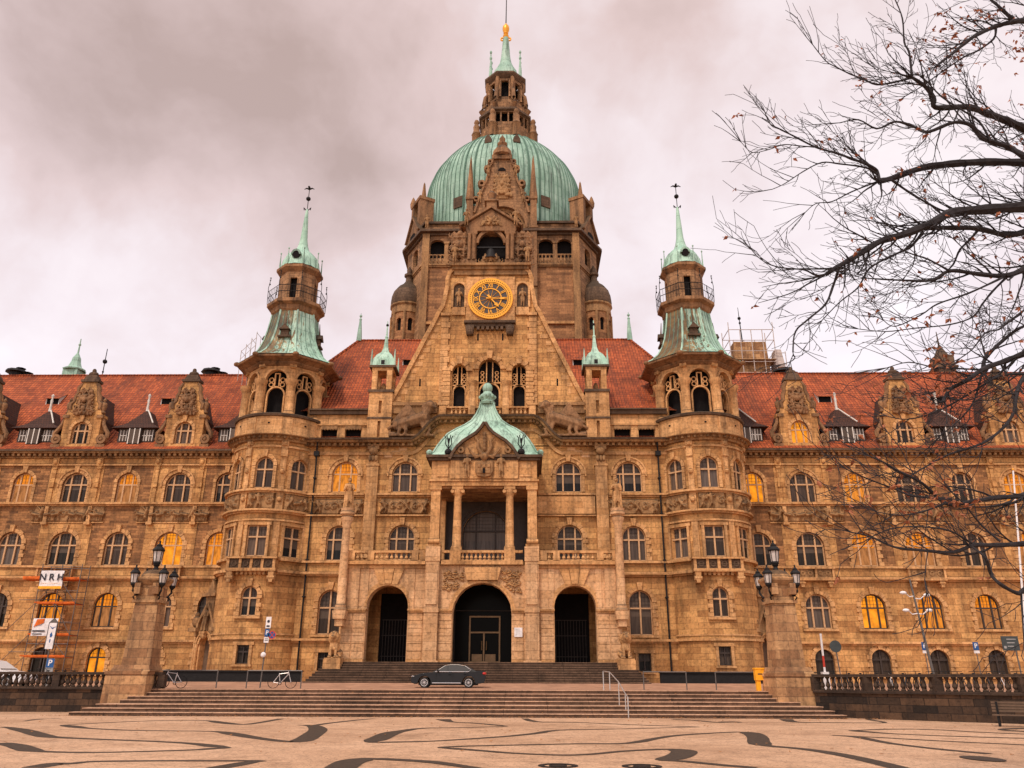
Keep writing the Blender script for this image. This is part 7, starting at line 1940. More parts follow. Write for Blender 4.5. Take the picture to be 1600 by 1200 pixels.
p = at(268, 1075, 48.3); bike((p.x, 48.3, 1.2), pi, 'silver bicycle leaning near the left lamp pillar', bf)
p = at(440, 1075, 49.5); bike((p.x, 49.5, 1.2), 0.0, 'silver bicycle parked beside the no-stopping sign', bf)
NB = 14
for k in range(NB):
    px = 1305 + k * 22; Y = 45.5 - .16 * k; p = at(px, 1070, Y)
    bike((p.x, Y, 1.19), 1.2 + .3 * sin(k * 2.3), 'dark bicycle in the row parked behind the right balustrade', bfd if k % 4 else bf, 'bicycles behind the right balustrade')
for k in range(6):
    p = at(48 + k * 14, 1070, 47.6); bike((p.x, 47.6, 1.2), 1.1 + .3 * sin(k), 'dark bicycle in the row parked behind the left balustrade', bfd, 'bicycles behind the left balustrade')

# ------------------------------------------------------------------ rails, signs, small furniture


def rail(x0, x1, Y, z, n, label):
    r_ = thing('guard_rail', label, 'railing', ((x0 + x1) / 2, Y, z)); h = (x1 - x0) / 2
    t = MB(); t.tube([(-h, 0, .98), (h, 0, .98)], .035, 6); link(t.mesh('rail_mesh'), 'top_rail', 'grey_metal', r_)
    for k in range(n + 1):
        t = MB(); x = -h + 2 * h * k / n; t.tube([(x, 0, 0), (x, 0, .98)], .035, 6); link(t.mesh('post_mesh'), 'post', 'grey_metal', r_)


def X(px, Y): return at(px, 1070, Y).x


rail(X(247, 49), X(338, 49), 49, 1.2, 1, 'low grey guard rail beside the left lamp pillar')
rail(X(385, 49), X(470, 49), 49, 1.2, 1, 'low grey guard rail behind the no-stopping sign')
rail(X(1006, 49), X(1073, 49), 49, 1.2, 1, 'low grey guard rail nearest the stair handrail')
rail(X(1119, 49), X(1188, 49), 49, 1.2, 1, 'low grey guard rail beside the yellow box')
# dark hoarding at the foot of the towers, in front of the basement area
for s, lab in ((-1, 'low black parapet in front of the left round tower'), (1, 'low black parapet in front of the right round tower')):
    t = MB(); xbox(t, s, 13.2, 24.6, 61.6, 61.9, 1.4, 2.2); t.v = [(x + A, y, z) for x, y, z in t.v]; t.box(A + (13.2 if s > 0 else -24.6) - .05, A + (24.6 if s > 0 else -13.2) + .05, 61.5, 62.0, 2.2, 2.3)
    tag(t.build('area_parapet', 'dark_metal'), lab, 'parapet')
# stair handrail
r_ = thing('stair_handrail', 'slim steel handrail running down the middle of the wide steps', 'handrail', (X(966, 44), 44, 0))
x0 = 0; t = MB(); dxh = .55
pts = [(-dxh + .35, 2.9, 2.2), (-dxh + .15, 2.3, 2.15), (0, 1.0, 1.75), (.2, -1.5, 1.15), (.2, -2.2, .9)]
t.tube([(-.45, 3.4, 1.2), (-.45, 3.4, 2.2), (-.2, 2.4, 2.15), (.05, .3, 1.65), (.2, -1.2, 1.1), (.2, -2.2, .95), (.2, -2.2, 0)], .03, 6); link(t.mesh('rail_mesh'), 'rail', 'rim', r_)
for q, (x, y, z0, z1) in enumerate(((-.2, 2.4, 1.2, 2.15), (.05, .3, .5, 1.65), (.2, -1.2, .3, 1.1))):
    t = MB(); t.tube([(x, y, z0), (x, y, z1)], .026, 6); link(t.mesh('post_mesh'), 'post', 'rim', r_)
# no-stopping sign post
Y = 50.5; p = at(406, 1075, Y); r_ = thing('sign_post', 'grey post with blue no-stopping disc and white parking plates', 'road sign', (p.x, Y, 1.2))
t = MB(); t.tube([(0, 0, 0), (.12, 0, 4.1)], .04, 6); link(t.mesh('post_mesh'), 'post', 'grey_metal', r_)
t = MB(); t.ring(.42, 3.05, 0, .24, -.06, -.04, 0, 2 * pi, 20); d_ = link(t.mesh('disc_mesh'), 'no_stopping_disc', 'sign_blue', r_)
t = MB(); t.ring(.42, 3.05, .2, .245, -.07, -.062, 0, 2 * pi, 20); t.prism([(.27, 3.19), (.30, 3.22), (.57, 2.91), (.54, 2.88)], -.07, -.062); t.prism([(.57, 3.19), (.54, 3.22), (.27, 2.91), (.30, 2.88)], -.07, -.062); link(t.mesh('disc_band_mesh'), 'red_border', 'sign_red', d_)
t = MB(); t.box(-.04, .28, -.07, -.05, 3.45, 4.12); pl_ = link(t.mesh('plate_mesh'), 'white_plate', 'white_paint', r_)
t = MB(); t.ring(.12, 3.85, 0, .09, -.075, -.071, 0, 2 * pi, 10); t.box(.02, .22, -.075, -.071, 3.52, 3.62); link(t.mesh('plate_mark_mesh'), 'plate_symbol', 'ink', pl_)
t = MB(); t.box(-.04, .24, -.07, -.05, 2.95, 3.4); pl_ = link(t.mesh('blue_plate_mesh'), 'parking_plate', 'sign_blue', r_); link(text_mesh('P', .34, 'white_paint', .004), 'letter_p', None, pl_, (.1, -.075, 3.18))
t = MB(); t.box(-.05, .24, -.07, -.05, 2.6, 2.92); pl_ = link(t.mesh('hours_plate_mesh'), 'white_plate', 'white_paint', r_)
t = MB(); t.box(0, .2, -.075, -.071, 2.8, 2.84); t.box(0, .2, -.075, -.071, 2.7, 2.74); link(t.mesh('hours_mark_mesh'), 'plate_text', 'ink', pl_)
t = MB(); t.ball((.02, -.1, 1.9), (.16, .08, .16), 10, 6); link(t.mesh('lamp_mesh', True), 'round_lamp', 'white_paint', r_)
# yellow box by the right pillar
p = at(1188, 1075, 46.95); r_ = thing('ticket_machine', 'bright yellow pillar box standing left of the right lamp pillar', 'machine', (p.x, 46.95, 1.2))
t = MB(); t.box(-.24, .24, -.2, .2, .55, 1.12); t.box(-.27, .27, -.23, .23, 1.12, 1.2); link(t.mesh('box_mesh'), 'box', 'yellow_box', r_)
t = MB(); t.box(-.12, .12, -.22, -.205, .85, .9); link(t.mesh('slot_mesh'), 'slot', 'ink', r_)
t = MB(); t.box(-.2, .02, -.14, .14, 0, .55); link(t.mesh('stand_mesh'), 'stand', 'yellow_box', r_)
# right-hand street furniture
Y = 47; p = at(1455, 1062, Y); r_ = thing('street_lamp', 'slim grey street lamp with four curved arms behind the right balustrade', 'street lamp', (p.x, Y, 1.2))
h = at(1442, 905, Y).z - 1.2
t = MB(); t.tube([(.25, 0, 0), (-.0, 0, h * .5), (-.25, 0, h)], [.09, .07, .05], 8); link(t.mesh('post_mesh'), 'post', 'grey_metal', r_)
for k, (q, z) in enumerate(((-1, .86), (1, .84), (-1, .70), (1, .70))):
    t = MB(); x = -.18; t.tube([(x, 0, h * z - .1), (x + q * .3, -.1, h * z - .15), (x + q * .55, -.2, h * z + .06)], .03, 5); t.ball((x + q * .66, -.2, h * z + .06), (.2, .12, .1), 8, 6); link(t.mesh('arm_mesh', True), 'lamp_arm', 'white_paint', r_)
Y = 46.5; p = at(1595, 1060, Y); r_ = thing('flagpole', 'tall white flagpole rising behind the tree branches at the right', 'flagpole', (p.x, Y, 1.2)); pt = at(1583, 735, Y)
t = MB(); t.tube([(.35, 0, 0), (pt.x - p.x, 0, pt.z - 1.2)], [.07, .045], 8); link(t.mesh('pole_mesh'), 'pole', 'white_paint', r_); t = MB(); t.ball((pt.x - p.x, 0, pt.z - 1.15), .08, 8, 6); link(t.mesh('knob_mesh'), 'knob', 'gold', r_)
for px, py, lab in ((1444, 1010, 'small blue parking sign beside the street lamp'), (1524, 1010, 'small blue parking sign left of the dark direction board')):
    Y = 55; p = at(px, py, Y); r_ = thing('parking_sign', lab, 'road sign', (p.x, Y, 1.22))
    t = MB(); t.tube([(0, 0, 0), (0, 0, p.z - 1.2)], .03, 6); link(t.mesh('post_mesh'), 'post', 'grey_metal', r_)
    t = MB(); t.box(-.18, .18, -.06, -.04, p.z - 1.45, p.z - .95); pl_ = link(t.mesh('plate_mesh'), 'plate', 'sign_blue', r_); link(text_mesh('P', .4, 'white_paint', .004), 'letter_p', None, pl_, (0, -.065, p.z - 1.2))
    t = MB(); t.box(-.18, .18, -.06, -.04, p.z - 1.65, p.z - 1.48); link(t.mesh('extra_plate_mesh'), 'lower_plate', 'white_paint', r_)
Y = 48; p = at(1305, 1010, Y); r_ = thing('round_sign', 'dark round road sign seen from behind next to the white barrier arm', 'road sign', (p.x, Y, 1.2))
t = MB(); t.tube([(.12, 0, 0), (0, 0, p.z - 1.0)], .035, 6); link(t.mesh('post_mesh'), 'post', 'grey_metal', r_)
t = MB(); t.ring(0, p.z - 1.2, 0, .33, -.06, -.03, 0, 2 * pi, 20); link(t.mesh('disc_mesh'), 'disc', 'sign_dark', r_)
Y = 47.5; p0 = at(1290, 1060, Y); p1 = at(1282, 990, Y); r_ = thing('barrier_arm', 'raised red and white barrier arm behind the balustrade', 'barrier', (p0.x, Y, 1.2))
for k in range(4):
    a, b = Vector((0, 0, p0.z - 1.2)).lerp(Vector((p1.x - p0.x, 0, p1.z - 1.2)), k / 4), Vector((0, 0, p0.z - 1.2)).lerp(Vector((p1.x - p0.x, 0, p1.z - 1.2)), (k + 1) / 4); t = MB(); t.tube([a, b], .06, 6); link(t.mesh('arm_mesh'), 'arm_segment', 'sign_red' if k == 1 else 'white_paint', r_)
t = MB(); t.box(-.18, .18, -.15, .15, 0, 1.0); link(t.mesh('housing_mesh'), 'housing', 'white_paint', r_)
Y = 50; p = at(1578, 1005, Y); r_ = thing('direction_board', 'dark green direction board on a post at the right edge', 'road sign', (p.x, Y, 1.2))
t = MB(); t.box(-.5, .5, -.06, -.02, p.z - 1.62, p.z - .8); pl_ = link(t.mesh('board_mesh'), 'board', 'sign_dark', r_)
t = MB(); t.box(-.42, -.28, -.07, -.062, p.z - 1.5, p.z - 1.36)
for k in range(3): t.box(-.2, .35 - .1 * k, -.07, -.062, p.z - 1.0 - .2 * k, p.z - .95 - .2 * k)
link(t.mesh('board_mark_mesh'), 'board_text', 'grey_paint', pl_); t = MB(); t.tube([(.3, 0, 0), (.25, 0, p.z - .8)], .04, 6); link(t.mesh('post_mesh'), 'post', 'grey_metal', r_)
# bench and litter bin in front of the right wall
q = gnd(1520, 1128); r_ = thing('litter_bin', 'small dark litter bin in front of the right retaining wall', 'litter bin', (q.x, q.y, 0))
t = MB(); t.lathe([(.2, .35), (.24, .4), (.24, 1.0), (.2, 1.02), (.0, 1.1)], 0, 0, 12); link(t.mesh('bin_mesh'), 'bin', 'dark_metal', r_); t = MB(); t.tube([(0, .1, 0), (0, .1, .9)], .04, 6); link(t.mesh('post_mesh'), 'post', 'dark_metal', r_)
q = gnd(1596, 1136); r_ = thing('park_bench', 'slatted bench at the right edge before the retaining wall', 'bench', (q.x, q.y, 0), -.55)
t = MB()
for k in range(5): t.box(-.95, .95, -.28 + .11 * k, -.2 + .11 * k, .42, .46)
link(t.mesh('seat_mesh'), 'seat', 'wood_slat', r_); t = MB()
for k in range(4): t.box(-.95, .95, .28 + .02 * k, .32 + .02 * k, .55 + .11 * k, .63 + .11 * k)
link(t.mesh('back_mesh'), 'backrest', 'wood_slat', r_)
for x in (-.75, .75):
    t = MB(); t.box(x - .04, x + .04, -.28, .3, .36, .42); t.box(x - .04, x + .04, -.26, -.18, 0, .36); t.box(x - .04, x + .04, .24, .34, 0, .95); link(t.mesh('leg_mesh'), 'leg', 'dark_metal', r_)
for px, py, lab in ((872, 1197, 'round iron manhole cover nearer the middle of the square'), (1003, 1198, 'round iron manhole cover further right in the square')):
    q = gnd(px, py); t = MB(); t.ring(0, 0, .32, .44, 0, .012, 0, 2 * pi, 24); t.ring(0, 0, 0, .2, 0, .01, 0, 2 * pi, 18); o = MB(); o.v = [(x, z, y + .004) for x, y, z in t.v]; o.f = [f[::-1] for f in t.f]
    ob = o.build('manhole_cover', 'dark_metal'); ob.location = (q.x, q.y, 0.002); tag(ob, lab, 'manhole cover')
# fallen leaves along the foot of the steps
rng = random.Random(4); t = MB()
for k in range(900):
    x = rng.uniform(-24, 20); y = 41.88 - abs(rng.gauss(0, .22)) if rng.random() < .75 else rng.uniform(22, 41.5); z = .02
    if k % 5 == 0: i = rng.randrange(7); y = edges[i] + .45; z = 1.2 * (i + 1) / 7 + .02; x = rng.uniform(-19, 12)
    a = rng.uniform(0, 6.3); s_ = rng.uniform(.03, .075); t.add([(x + s_ * cos(a), y + s_ * sin(a), z + rng.uniform(0, .04)), (x - s_ * .6 * sin(a), y + s_ * .6 * cos(a), z), (x - s_ * cos(a), y - s_ * sin(a), z + .02), (x + s_ * .6 * sin(a), y - s_ * .6 * cos(a), z)], [(0, 1, 2, 3)])
o = t.build('fallen_leaves', 'leaf_litter'); o['kind'] = 'stuff'; tag(o, 'brown fallen leaves drifted along the foot of the steps', 'leaves')

# ------------------------------------------------------------------ scaffolding at the left wing, with banners
YS = 68.2
def sc(px, py): p_ = at(px, py, YS); return p_
r_ = thing('scaffold', 'steel scaffold tower with orange boards against the left wing', 'scaffold', (sc(75, 1040).x, YS, 1.5)); bx = sc(75, 1040).x
t = MB(); zt_ = sc(95, 886).z; xs = [-1.9, -.2, 1.5]
for x in xs:
    for y in (-.4, .9): t.tube([(x, y, 0), (x, y, zt_ - 1.3)], .035, 5)
levels = [sc(75, p_).z - 1.5 for p_ in (1026, 992, 943, 905)]
for z in levels:
    for y in (-.4, .9): t.tube([(-1.9, y, z), (1.5, y, z)], .03, 5); t.tube([(-1.9, y, z + 1.0), (1.5, y, z + 1.0)], .025, 5)
    for x in xs: t.tube([(x, -.4, z), (x, .9, z)], .03, 5)
for k, z in enumerate(levels[:-1]): t.tube([(-1.9, -.45, z), (-.2, -.45, levels[k + 1])], .025, 5); t.tube([(-.2, -.42, levels[k + 1]), (1.5, -.42, z)], .025, 5)
for k in range(3): t.tube([(-1.9, -.4, levels[k]), (-4.0, -.2, levels[k] - 2.2)], .025, 5); t.tube([(-4.2, 1.0, levels[k] + .4), (1.6, 1.0, levels[k] + .4)], .025, 5)
link(t.mesh('tubes_mesh'), 'tubes', 'grey_metal', r_)
t = MB()
for k, z in enumerate(levels): t.box(-1.95 + .12 * k, 1.5, -.45, .9, z - .06, z); t.box(-1.95 + (.0 if k else -.3), 1.45, -.47, -.43, z, z + .12)
t.box(-3.4, -1.9, -.4, .9, levels[3] - .06, levels[3]); t.box(-3.4, -1.9, -.44, -.4, levels[3], levels[3] + .2)
link(t.mesh('boards_mesh'), 'boards', 'orange_board', r_)


def banner(name, label, x0, x1, z0, z1, y):
    r_ = thing(name, label, 'banner', ((x0 + x1) / 2, y, z0)); w_, h_ = (x1 - x0), z1 - z0; t = MB()
    n = 12
    P = [(-w_ / 2 + w_ * i / n, .03 * sin(i * 1.1 + j) , h_ * j / 6) for j in range(7) for i in range(n + 1)]
    t.add(P, [(j * (n + 1) + i, j * (n + 1) + i + 1, (j + 1) * (n + 1) + i + 1, (j + 1) * (n + 1) + i) for j in range(6) for i in range(n)]); link(t.mesh('cloth_mesh'), 'cloth', 'white_paint', r_); return r_, w_, h_


a, b = sc(66, 921), sc(107, 893); r_, w_, h_ = banner('banner', 'white banner lettered NRH at the top of the scaffold', a.x, b.x, a.z, b.z, YS - .6)
link(text_mesh('N R H', .78, 'ink', .01), 'lettering', None, r_, (0, -.06, h_ * .62)); t = MB(); t.box(-w_ / 2, w_ / 2, -.06, -.045, .0, h_ * .14); t.box(-w_ / 2 + .1, w_ / 2 - .1, -.055, -.045, h_ * .30, h_ * .31); link(t.mesh('stripe_mesh'), 'orange_stripe', 'yellow_box', r_)
a, b = sc(54, 994), sc(98, 967); r_, w_, h_ = banner('banner', 'white banner with an orange corner mark lower on the scaffold', a.x, b.x, a.z, b.z, YS - .6)
t = MB(); t.prism([(-w_ / 2 + .15, h_ * .5), (-w_ / 2 + .35, h_ * .95), (-w_ / 2 + .95, h_ * .98), (-w_ / 2 + .95, h_ * .75)], -.06, -.045); link(t.mesh('mark_mesh'), 'orange_mark', 'orange_board', r_)
t = MB(); t.box(-w_ / 2 + .1, .1, -.06, -.045, h_ * .24, h_ * .32); t.box(-w_ / 2 + .1, -.1, -.06, -.045, h_ * .08, h_ * .13); link(t.mesh('text_mesh'), 'small_print', 'ink', r_)
Yb = 64; a, b = at(70, 1014, Yb), at(90, 973, Yb)
r_ = thing('advertising_board', 'tall white board with a blue splash and a pointed top on a post', 'sign', ((a.x + b.x) / 2, Yb, 1.5)); w_ = b.x - a.x; z0, z1 = a.z - 1.5, b.z - 1.5
t = MB(); t.box(-w_ / 2, w_ / 2, -.04, .04, z0, z1); link(t.mesh('board_mesh'), 'board', 'white_paint', r_)
t = MB(); t.prism([(-w_ / 2 - .06, z1), (w_ / 2 + .06, z1), (0, z1 + .35)], -.06, .06)
for x in (-w_ / 2 - .05, w_ / 2): t.box(x, x + .05, -.06, .06, z0, z1)
t.tube([(0, 0.1, 0), (0, .1, z1)], .05, 6); link(t.mesh('frame_mesh'), 'frame', 'grey_metal', r_)
t = MB(); zz = (z0 + z1) / 2; t.prism([(-.1, zz + .1), (.0, zz + .28), (.12, zz + .05), (.05, zz - .12), (-.06, zz - .1)], -.055, -.045); t.box(-.05, .03, -.055, -.045, zz - .5, zz - .25); t.prism([(-.25, zz + .75), (0, zz + .5), (.3, zz + .7), (0, zz + .6)], -.055, -.045); link(t.mesh('splash_mesh'), 'blue_splash', 'sign_blue', r_)
Y = 52; a, b = at(69, 1056, Y), at(86, 1029, Y); r_ = thing('parking_sign', 'large blue P sign on a grey panel under the scaffold', 'road sign', ((a.x + b.x) / 2, Y, 1.2)); w_ = b.x - a.x
t = MB(); t.box(-w_ / 2, w_ / 2, -.02, .05, 0, b.z - 1.2); link(t.mesh('panel_mesh'), 'panel', 'grey_paint', r_)
t = MB(); zc = at(78, 1036, Y).z - 1.2; t.box(-.24, .24, -.04, -.025, zc - .26, zc + .26); pl_ = link(t.mesh('plate_mesh'), 'plate', 'sign_blue', r_); link(text_mesh('P', .5, 'white_paint', .004), 'letter_p', None, pl_, (0, -.05, zc))

Y = 69.0; a, b = at(374, 572, Y), at(402, 518, Y); r_ = thing('roof_scaffold', 'thin pale access rails beside the copper skirt of the left tower', 'scaffold', (a.x, Y, a.z)); t = MB()
for k in range(4):
    x = (b.x - a.x) * k / 3; hh = (b.z - a.z) * (.45 + .18 * k); t.tube([(x, 0, -1.5), (x, 0, hh)], .03, 4); t.tube([(x, 1.2, -1.5), (x, 1.2, hh)], .03, 4); t.tube([(x, 0, hh - .1), (x, 1.2, hh - .1)], .025, 4)
for f in (.2, .42): t.tube([(0, 0, (b.z - a.z) * f), (b.x - a.x, 0, (b.z - a.z) * (f + .4))], .025, 4)
link(t.mesh('tubes_mesh'), 'tubes', 'net', r_)

# wrapped scaffold behind the right wing roof
Y = 84.0; a, b = at(1140, 590, Y), at(1200, 512, Y); r_ = thing('roof_scaffold', 'netted scaffold rising behind the right wing roof', 'scaffold', ((a.x + b.x) / 2, Y, a.z - 3)); w_ = b.x - a.x; h_ = b.z - a.z + 3
cxs = (a.x + b.x) / 2
t = MB()
for x in [-w_ / 2 + w_ * k / 4 for k in range(5)]:
    for y in (-1.5, 1.5): t.tube([(x, y, 0), (x, y, h_ - .9 + (.9 if abs(x) > w_ * .3 else 0))], .05, 4)
for k in range(7):
    z = h_ * k / 7 + .4
    for y in (-1.5, 1.5): t.tube([(-w_ / 2, y, z), (w_ / 2, y, z)], .045, 4)
    for x in (-w_ / 2, w_ / 2): t.tube([(x, -1.5, z), (x, 1.5, z)], .045, 4)
for x in (w_ / 2 + 1.2,): 
    for y in (-1.2, 1.2): t.tube([(x, y, 0), (x, y, h_ * .62)], .05, 4)
    for k in range(4): t.tube([(w_ / 2, -1.2, h_ * .15 * (k + 1)), (x, -1.2, h_ * .15 * (k + 1))], .045, 4)
link(t.mesh('tubes_mesh'), 'tubes', 'net', r_)
t = MB(); t.frust((0, .2), w_ / 2 - .35, 1.1, w_ / 2 - .7, .8, 0, h_ * .78); link(t.mesh('net_mesh'), 'netting', 'old_stone', r_)
t = MB(); t.frust((w_ / 2 + .5, -.3), .6, .8, .35, .6, h_ * .42, h_ * .66); link(t.mesh('tarpaulin_mesh'), 'tarpaulin', 'net', r_)
t = MB()
for z in (h_ * .3, h_ * .5): t.box(-w_ / 2, w_ / 2, -1.6, 1.6, z, z + .06)
link(t.mesh('boards_mesh'), 'boards', 'bronze', r_)
t = MB(); t.tube([(-.6, 0, h_ * .7), (-.75, 0, h_ + 2.6)], [.1, .03], 5); t.ball((-.72, 0, h_ + 1.2), .2, 8, 6); t.ball((-.7, 0, h_ + .6), .14, 8, 6); link(t.mesh('spire_mesh'), 'spire', 'dark_metal', r_)

# ------------------------------------------------------------------ the bare tree on the right
TR = random.Random(77)
TX, TYY = 13.4, 16.0
tree = thing('bare_tree', 'leafless oak with a few rusty leaves reaching in from the right', 'tree', (TX, TYY, 0))
tm = MB(); tw = MB(); lf = MB(); tl = Vector((TX, TYY, 0))


def smooth_path(P, k=4):
    Q = []
    for i in range(len(P) - 1):
        p0, p1, p2, p3 = P[max(i - 1, 0)], P[i], P[i + 1], P[min(i + 2, len(P) - 1)]
        for j in range(k):
            f = j / k; Q.append(.5 * ((2 * p1) + (p2 - p0) * f + (2 * p0 - 5 * p1 + 4 * p2 - p3) * f * f + (3 * p1 - p0 - 3 * p2 + p3) * f ** 3))
    Q.append(P[-1]); return Q


def leaf(p):
    for k in range(TR.randint(1, 3)):
        s = TR.uniform(.035, .085); a = Vector((TR.uniform(-1, 1), TR.uniform(-1, 1), TR.uniform(-1.2, .2))).normalized(); b = a.orthogonal().normalized(); b = Matrix.Rotation(TR.uniform(0, 6.3), 3, a) @ b
        c = a.cross(b) * s * .25; q = p - tl
        lf.add([q, q + a * s * .5 + b * s * .45 + c, q + a * s * 1.5, q + a * s * .5 - b * s * .45 + c], [(0, 1, 2, 3)])


def twig(p, d, L, r, lev, leafy):
    n = 7 if lev < 2 else 4; P = [p]; bend = Vector((TR.uniform(-.30, .02), TR.uniform(-.12, .12), TR.uniform(-.16, .34)))
    for i in range(n):
        d = (d + bend * (.55 if lev < 2 else .4) + Vector((TR.uniform(-.15, .15), TR.uniform(-.15, .15), TR.uniform(-.15, .15)))).normalized(); P.append(P[-1] + d * L / n)
    R = [max(.0050, r * (1 - .72 * i / n)) for i in range(n + 1)]
    tw.tube([q - tl for q in P], R, 4 if r > .012 else 3, False)
    if lev < 3:
        for i in range(1, n + 1):
            for _ in range(1 if TR.random() < (.62 if lev < 2 else .5) else 0):
                ax = Vector((TR.uniform(-1, 1), TR.uniform(-1, 1), TR.uniform(-1, 1))).normalized(); t_ = (P[i] - P[i - 1]).normalized()
                nd_ = (Matrix.Rotation(TR.choice((-1, 1)) * TR.uniform(.35, .85), 3, Vector((TR.uniform(-.5, .5), 1, TR.uniform(-.5, .5))).normalized()) @ t_)
                twig(P[i], nd_, L * TR.uniform(.32, .58), R[i] * .68, lev + 1, leafy)
    if TR.random() < leafy * (1 if lev < 3 else .45): leaf(P[-1])


def bough(pts, r0_, r1_, D0, D1, dens=1.0, leafy=.05, root=None):
    low = pts[0][1] > 700 or pts[-1][1] > 690; r0_, r1_, leafy, dens = r0_ * (.75 if low else .85), r1_ * .8, leafy * 1.15, dens * (.85 if low else 1.3)
    P = [at(px, py, D0 + (D1 - D0) * i / max(1, len(pts) - 1) + TR.uniform(-.15, .15)) for i, (px, py) in enumerate(pts)]
    if root is not None: P = [root, root.lerp(P[0], .55) + Vector((0, 0, TR.uniform(-.1, .3)))] + P
    k0 = 2 if root is not None else 0
    Q = smooth_path(P); n = len(Q); q0 = k0 * 4
    def rad(i): return r0_ * 1.5 - (r0_ * .5) * i / max(1, q0) if i < q0 else r0_ + (r1_ - r0_) * ((i - q0) / max(1, n - 1 - q0)) ** .8
    tm.tube([q - tl for q in Q], [rad(i) * (1 + .1 * sin(i * 1.7)) for i in range(n)], 7)
    Ltot = sum((Q[i + 1] - Q[i]).length for i in range(n - 1)); acc = 0.0
    for i in range(max(1, q0 - 2), n):
        acc += (Q[i] - Q[i - 1]).length
        if acc > .26 / dens or i == n - 1:
            acc = 0.0; t_ = (Q[i] - Q[i - 1]).normalized()
            for _ in range(1 if i < n - 1 else 3):
                d = Matrix.Rotation(TR.choice((-1, 1)) * TR.uniform(.35, 1.0), 3, Vector((TR.uniform(-.4, .4), 1, TR.uniform(-.4, .4))).normalized()) @ t_
                if i == n - 1: d = (t_ + d * .4).normalized()
                rr = min(rad(i) * .5, .022); twig(Q[i], d, TR.uniform(.55, 1.35) * (1.0 if rad(i) > .02 else .75), max(rr, .0095), 1 if rad(i) > .015 else 2, leafy)


trunk_top = Vector((TX - .1, TYY, 9.5))
fork = [Vector((TX, TYY, z)) for z in (3.0, 3.8, 4.7, 5.6, 6.5, 7.4, 8.4)]
tm.tube([Vector((0, 0, -.2)), Vector((0, 0, .3)), Vector((.05, 0, 1.5)), Vector((0, .05, 4.5)), Vector((-.05, 0, 7.0)), Vector((-.1, 0, 9.5)), Vector((.2, .1, 11.5)), Vector((.1, .2, 13.5))], [.75, .58, .48, .44, .38, .3, .2, .08], 14)
B = bough
B([(1630, 28), (1600, 32), (1583, 34), (1554, 42), (1525, 55), (1502, 72), (1485, 86), (1462, 104)], .10, .03, 15, 14, 1.2, .22, fork[6])
B([(1583, 30), (1571, 20), (1555, 5), (1540, -6)], .06, .03, 15, 15, .8, .2)
B([(1556, 44), (1553, 60), (1530, 78), (1508, 88), (1475, 110), (1440, 135), (1415, 150)], .035, .012, 14.8, 14, 1.0, .2)
B([(1640, 222), (1600, 201), (1571, 188), (1537, 175), (1511, 167), (1462, 168), (1459, 152), (1445, 135), (1425, 121)], .125, .04, 14.5, 13.2, 1.0, .06, fork[5])
B([(1425, 121), (1423, 100), (1420, 80), (1413, 66), (1410, 29), (1399, 0), (1392, -12)], .035, .012, 13.2, 13.4, .9, .08)
B([(1425, 121), (1399, 128), (1370, 132), (1345, 122), (1327, 115), (1305, 104), (1290, 95), (1270, 70)], .030, .010, 13.2, 12.8, 1.1, .07)
B([(1640, 262), (1600, 244), (1577, 230), (1548, 221), (1531, 213), (1517, 196), (1491, 191), (1450, 206), (1428, 198), (1399, 190), (1370, 201), (1341, 187), (1312, 192)], .085, .012, 13.6, 12.6, 1.1, .06, fork[5])
B([(1548, 221), (1530, 190), (1500, 170), (1470, 150), (1440, 120), (1420, 118), (1380, 122)], .03, .010, 13.4, 13, .8, .06)
B([(1640, 256), (1600, 254), (1542, 253), (1485, 256), (1442, 262), (1393, 279), (1373, 283)], .115, .065, 14.2, 13.0, .7, .05, fork[4])
B([(1373, 283), (1370, 267), (1353, 256), (1330, 248), (1312, 241), (1275, 230), (1241, 213), (1215, 200), (1203, 193), (1195, 175)], .045, .010, 13.0, 12.4, 1.3, .05)
B([(1275, 230), (1250, 228), (1225, 226), (1200, 234), (1175, 238), (1158, 222)], .016, .007, 12.7, 12.5, 1.4, .08)
B([(1370, 272), (1353, 262), (1312, 256), (1284, 254), (1255, 268), (1226, 287), (1206, 296)], .026, .008, 13.0, 12.6, 1.2, .05)
B([(1393, 281), (1420, 300), (1450, 318), (1475, 330), (1495, 334)], .03, .02, 13.0, 13.4, 1.0, .05)
B([(1370, 284), (1330, 300), (1300, 315), (1275, 318), (1258, 332)], .02, .008, 13.0, 12.7, 1.2, .05)
B([(1640, 318), (1600, 323), (1542, 327), (1485, 333), (1456, 349), (1413, 366), (1376, 377), (1341, 398), (1312, 415), (1290, 429)], .15, .045, 13.8, 12.4, 1.2, .05, fork[3])
B([(1290, 429), (1275, 430), (1258, 422), (1240, 420), (1220, 418), (1200, 412), (1185, 402), (1174, 390)], .024, .008, 12.4, 12.2, 1.2, .08)
B([(1312, 416), (1301, 449), (1290, 475), (1264, 498), (1243, 518), (1239, 550), (1242, 559), (1235, 565), (1220, 570)], .030, .007, 12.4, 12.2, .9, .03)
B([(1442, 363), (1422, 386), (1393, 400), (1358, 420), (1341, 449), (1312, 472), (1284, 501)], .035, .010, 13.0, 12.7, 1.0, .04)
B([(1640, 352), (1600, 363), (1571, 367), (1528, 357), (1485, 356), (1442, 357), (1400, 368)], .085, .05, 14.4, 13.2, .9, .05, fork[3])
B([(1530, 357), (1515, 375), (1500, 390), (1490, 412), (1480, 423)], .035, .018, 14.0, 13.6, .8, .05)
B([(1640, 404), (1600, 421), (1571, 431), (1528, 428), (1485, 423), (1456, 438), (1413, 438), (1356, 435)], .085, .014, 13.4, 12.5, 1.2, .07, fork[2])
B([(1575, 431), (1551, 455), (1535, 475), (1520, 495), (1485, 507), (1428, 513), (1384, 518), (1341, 514)], .028, .008, 13.2, 12.7, 1.1, .12)
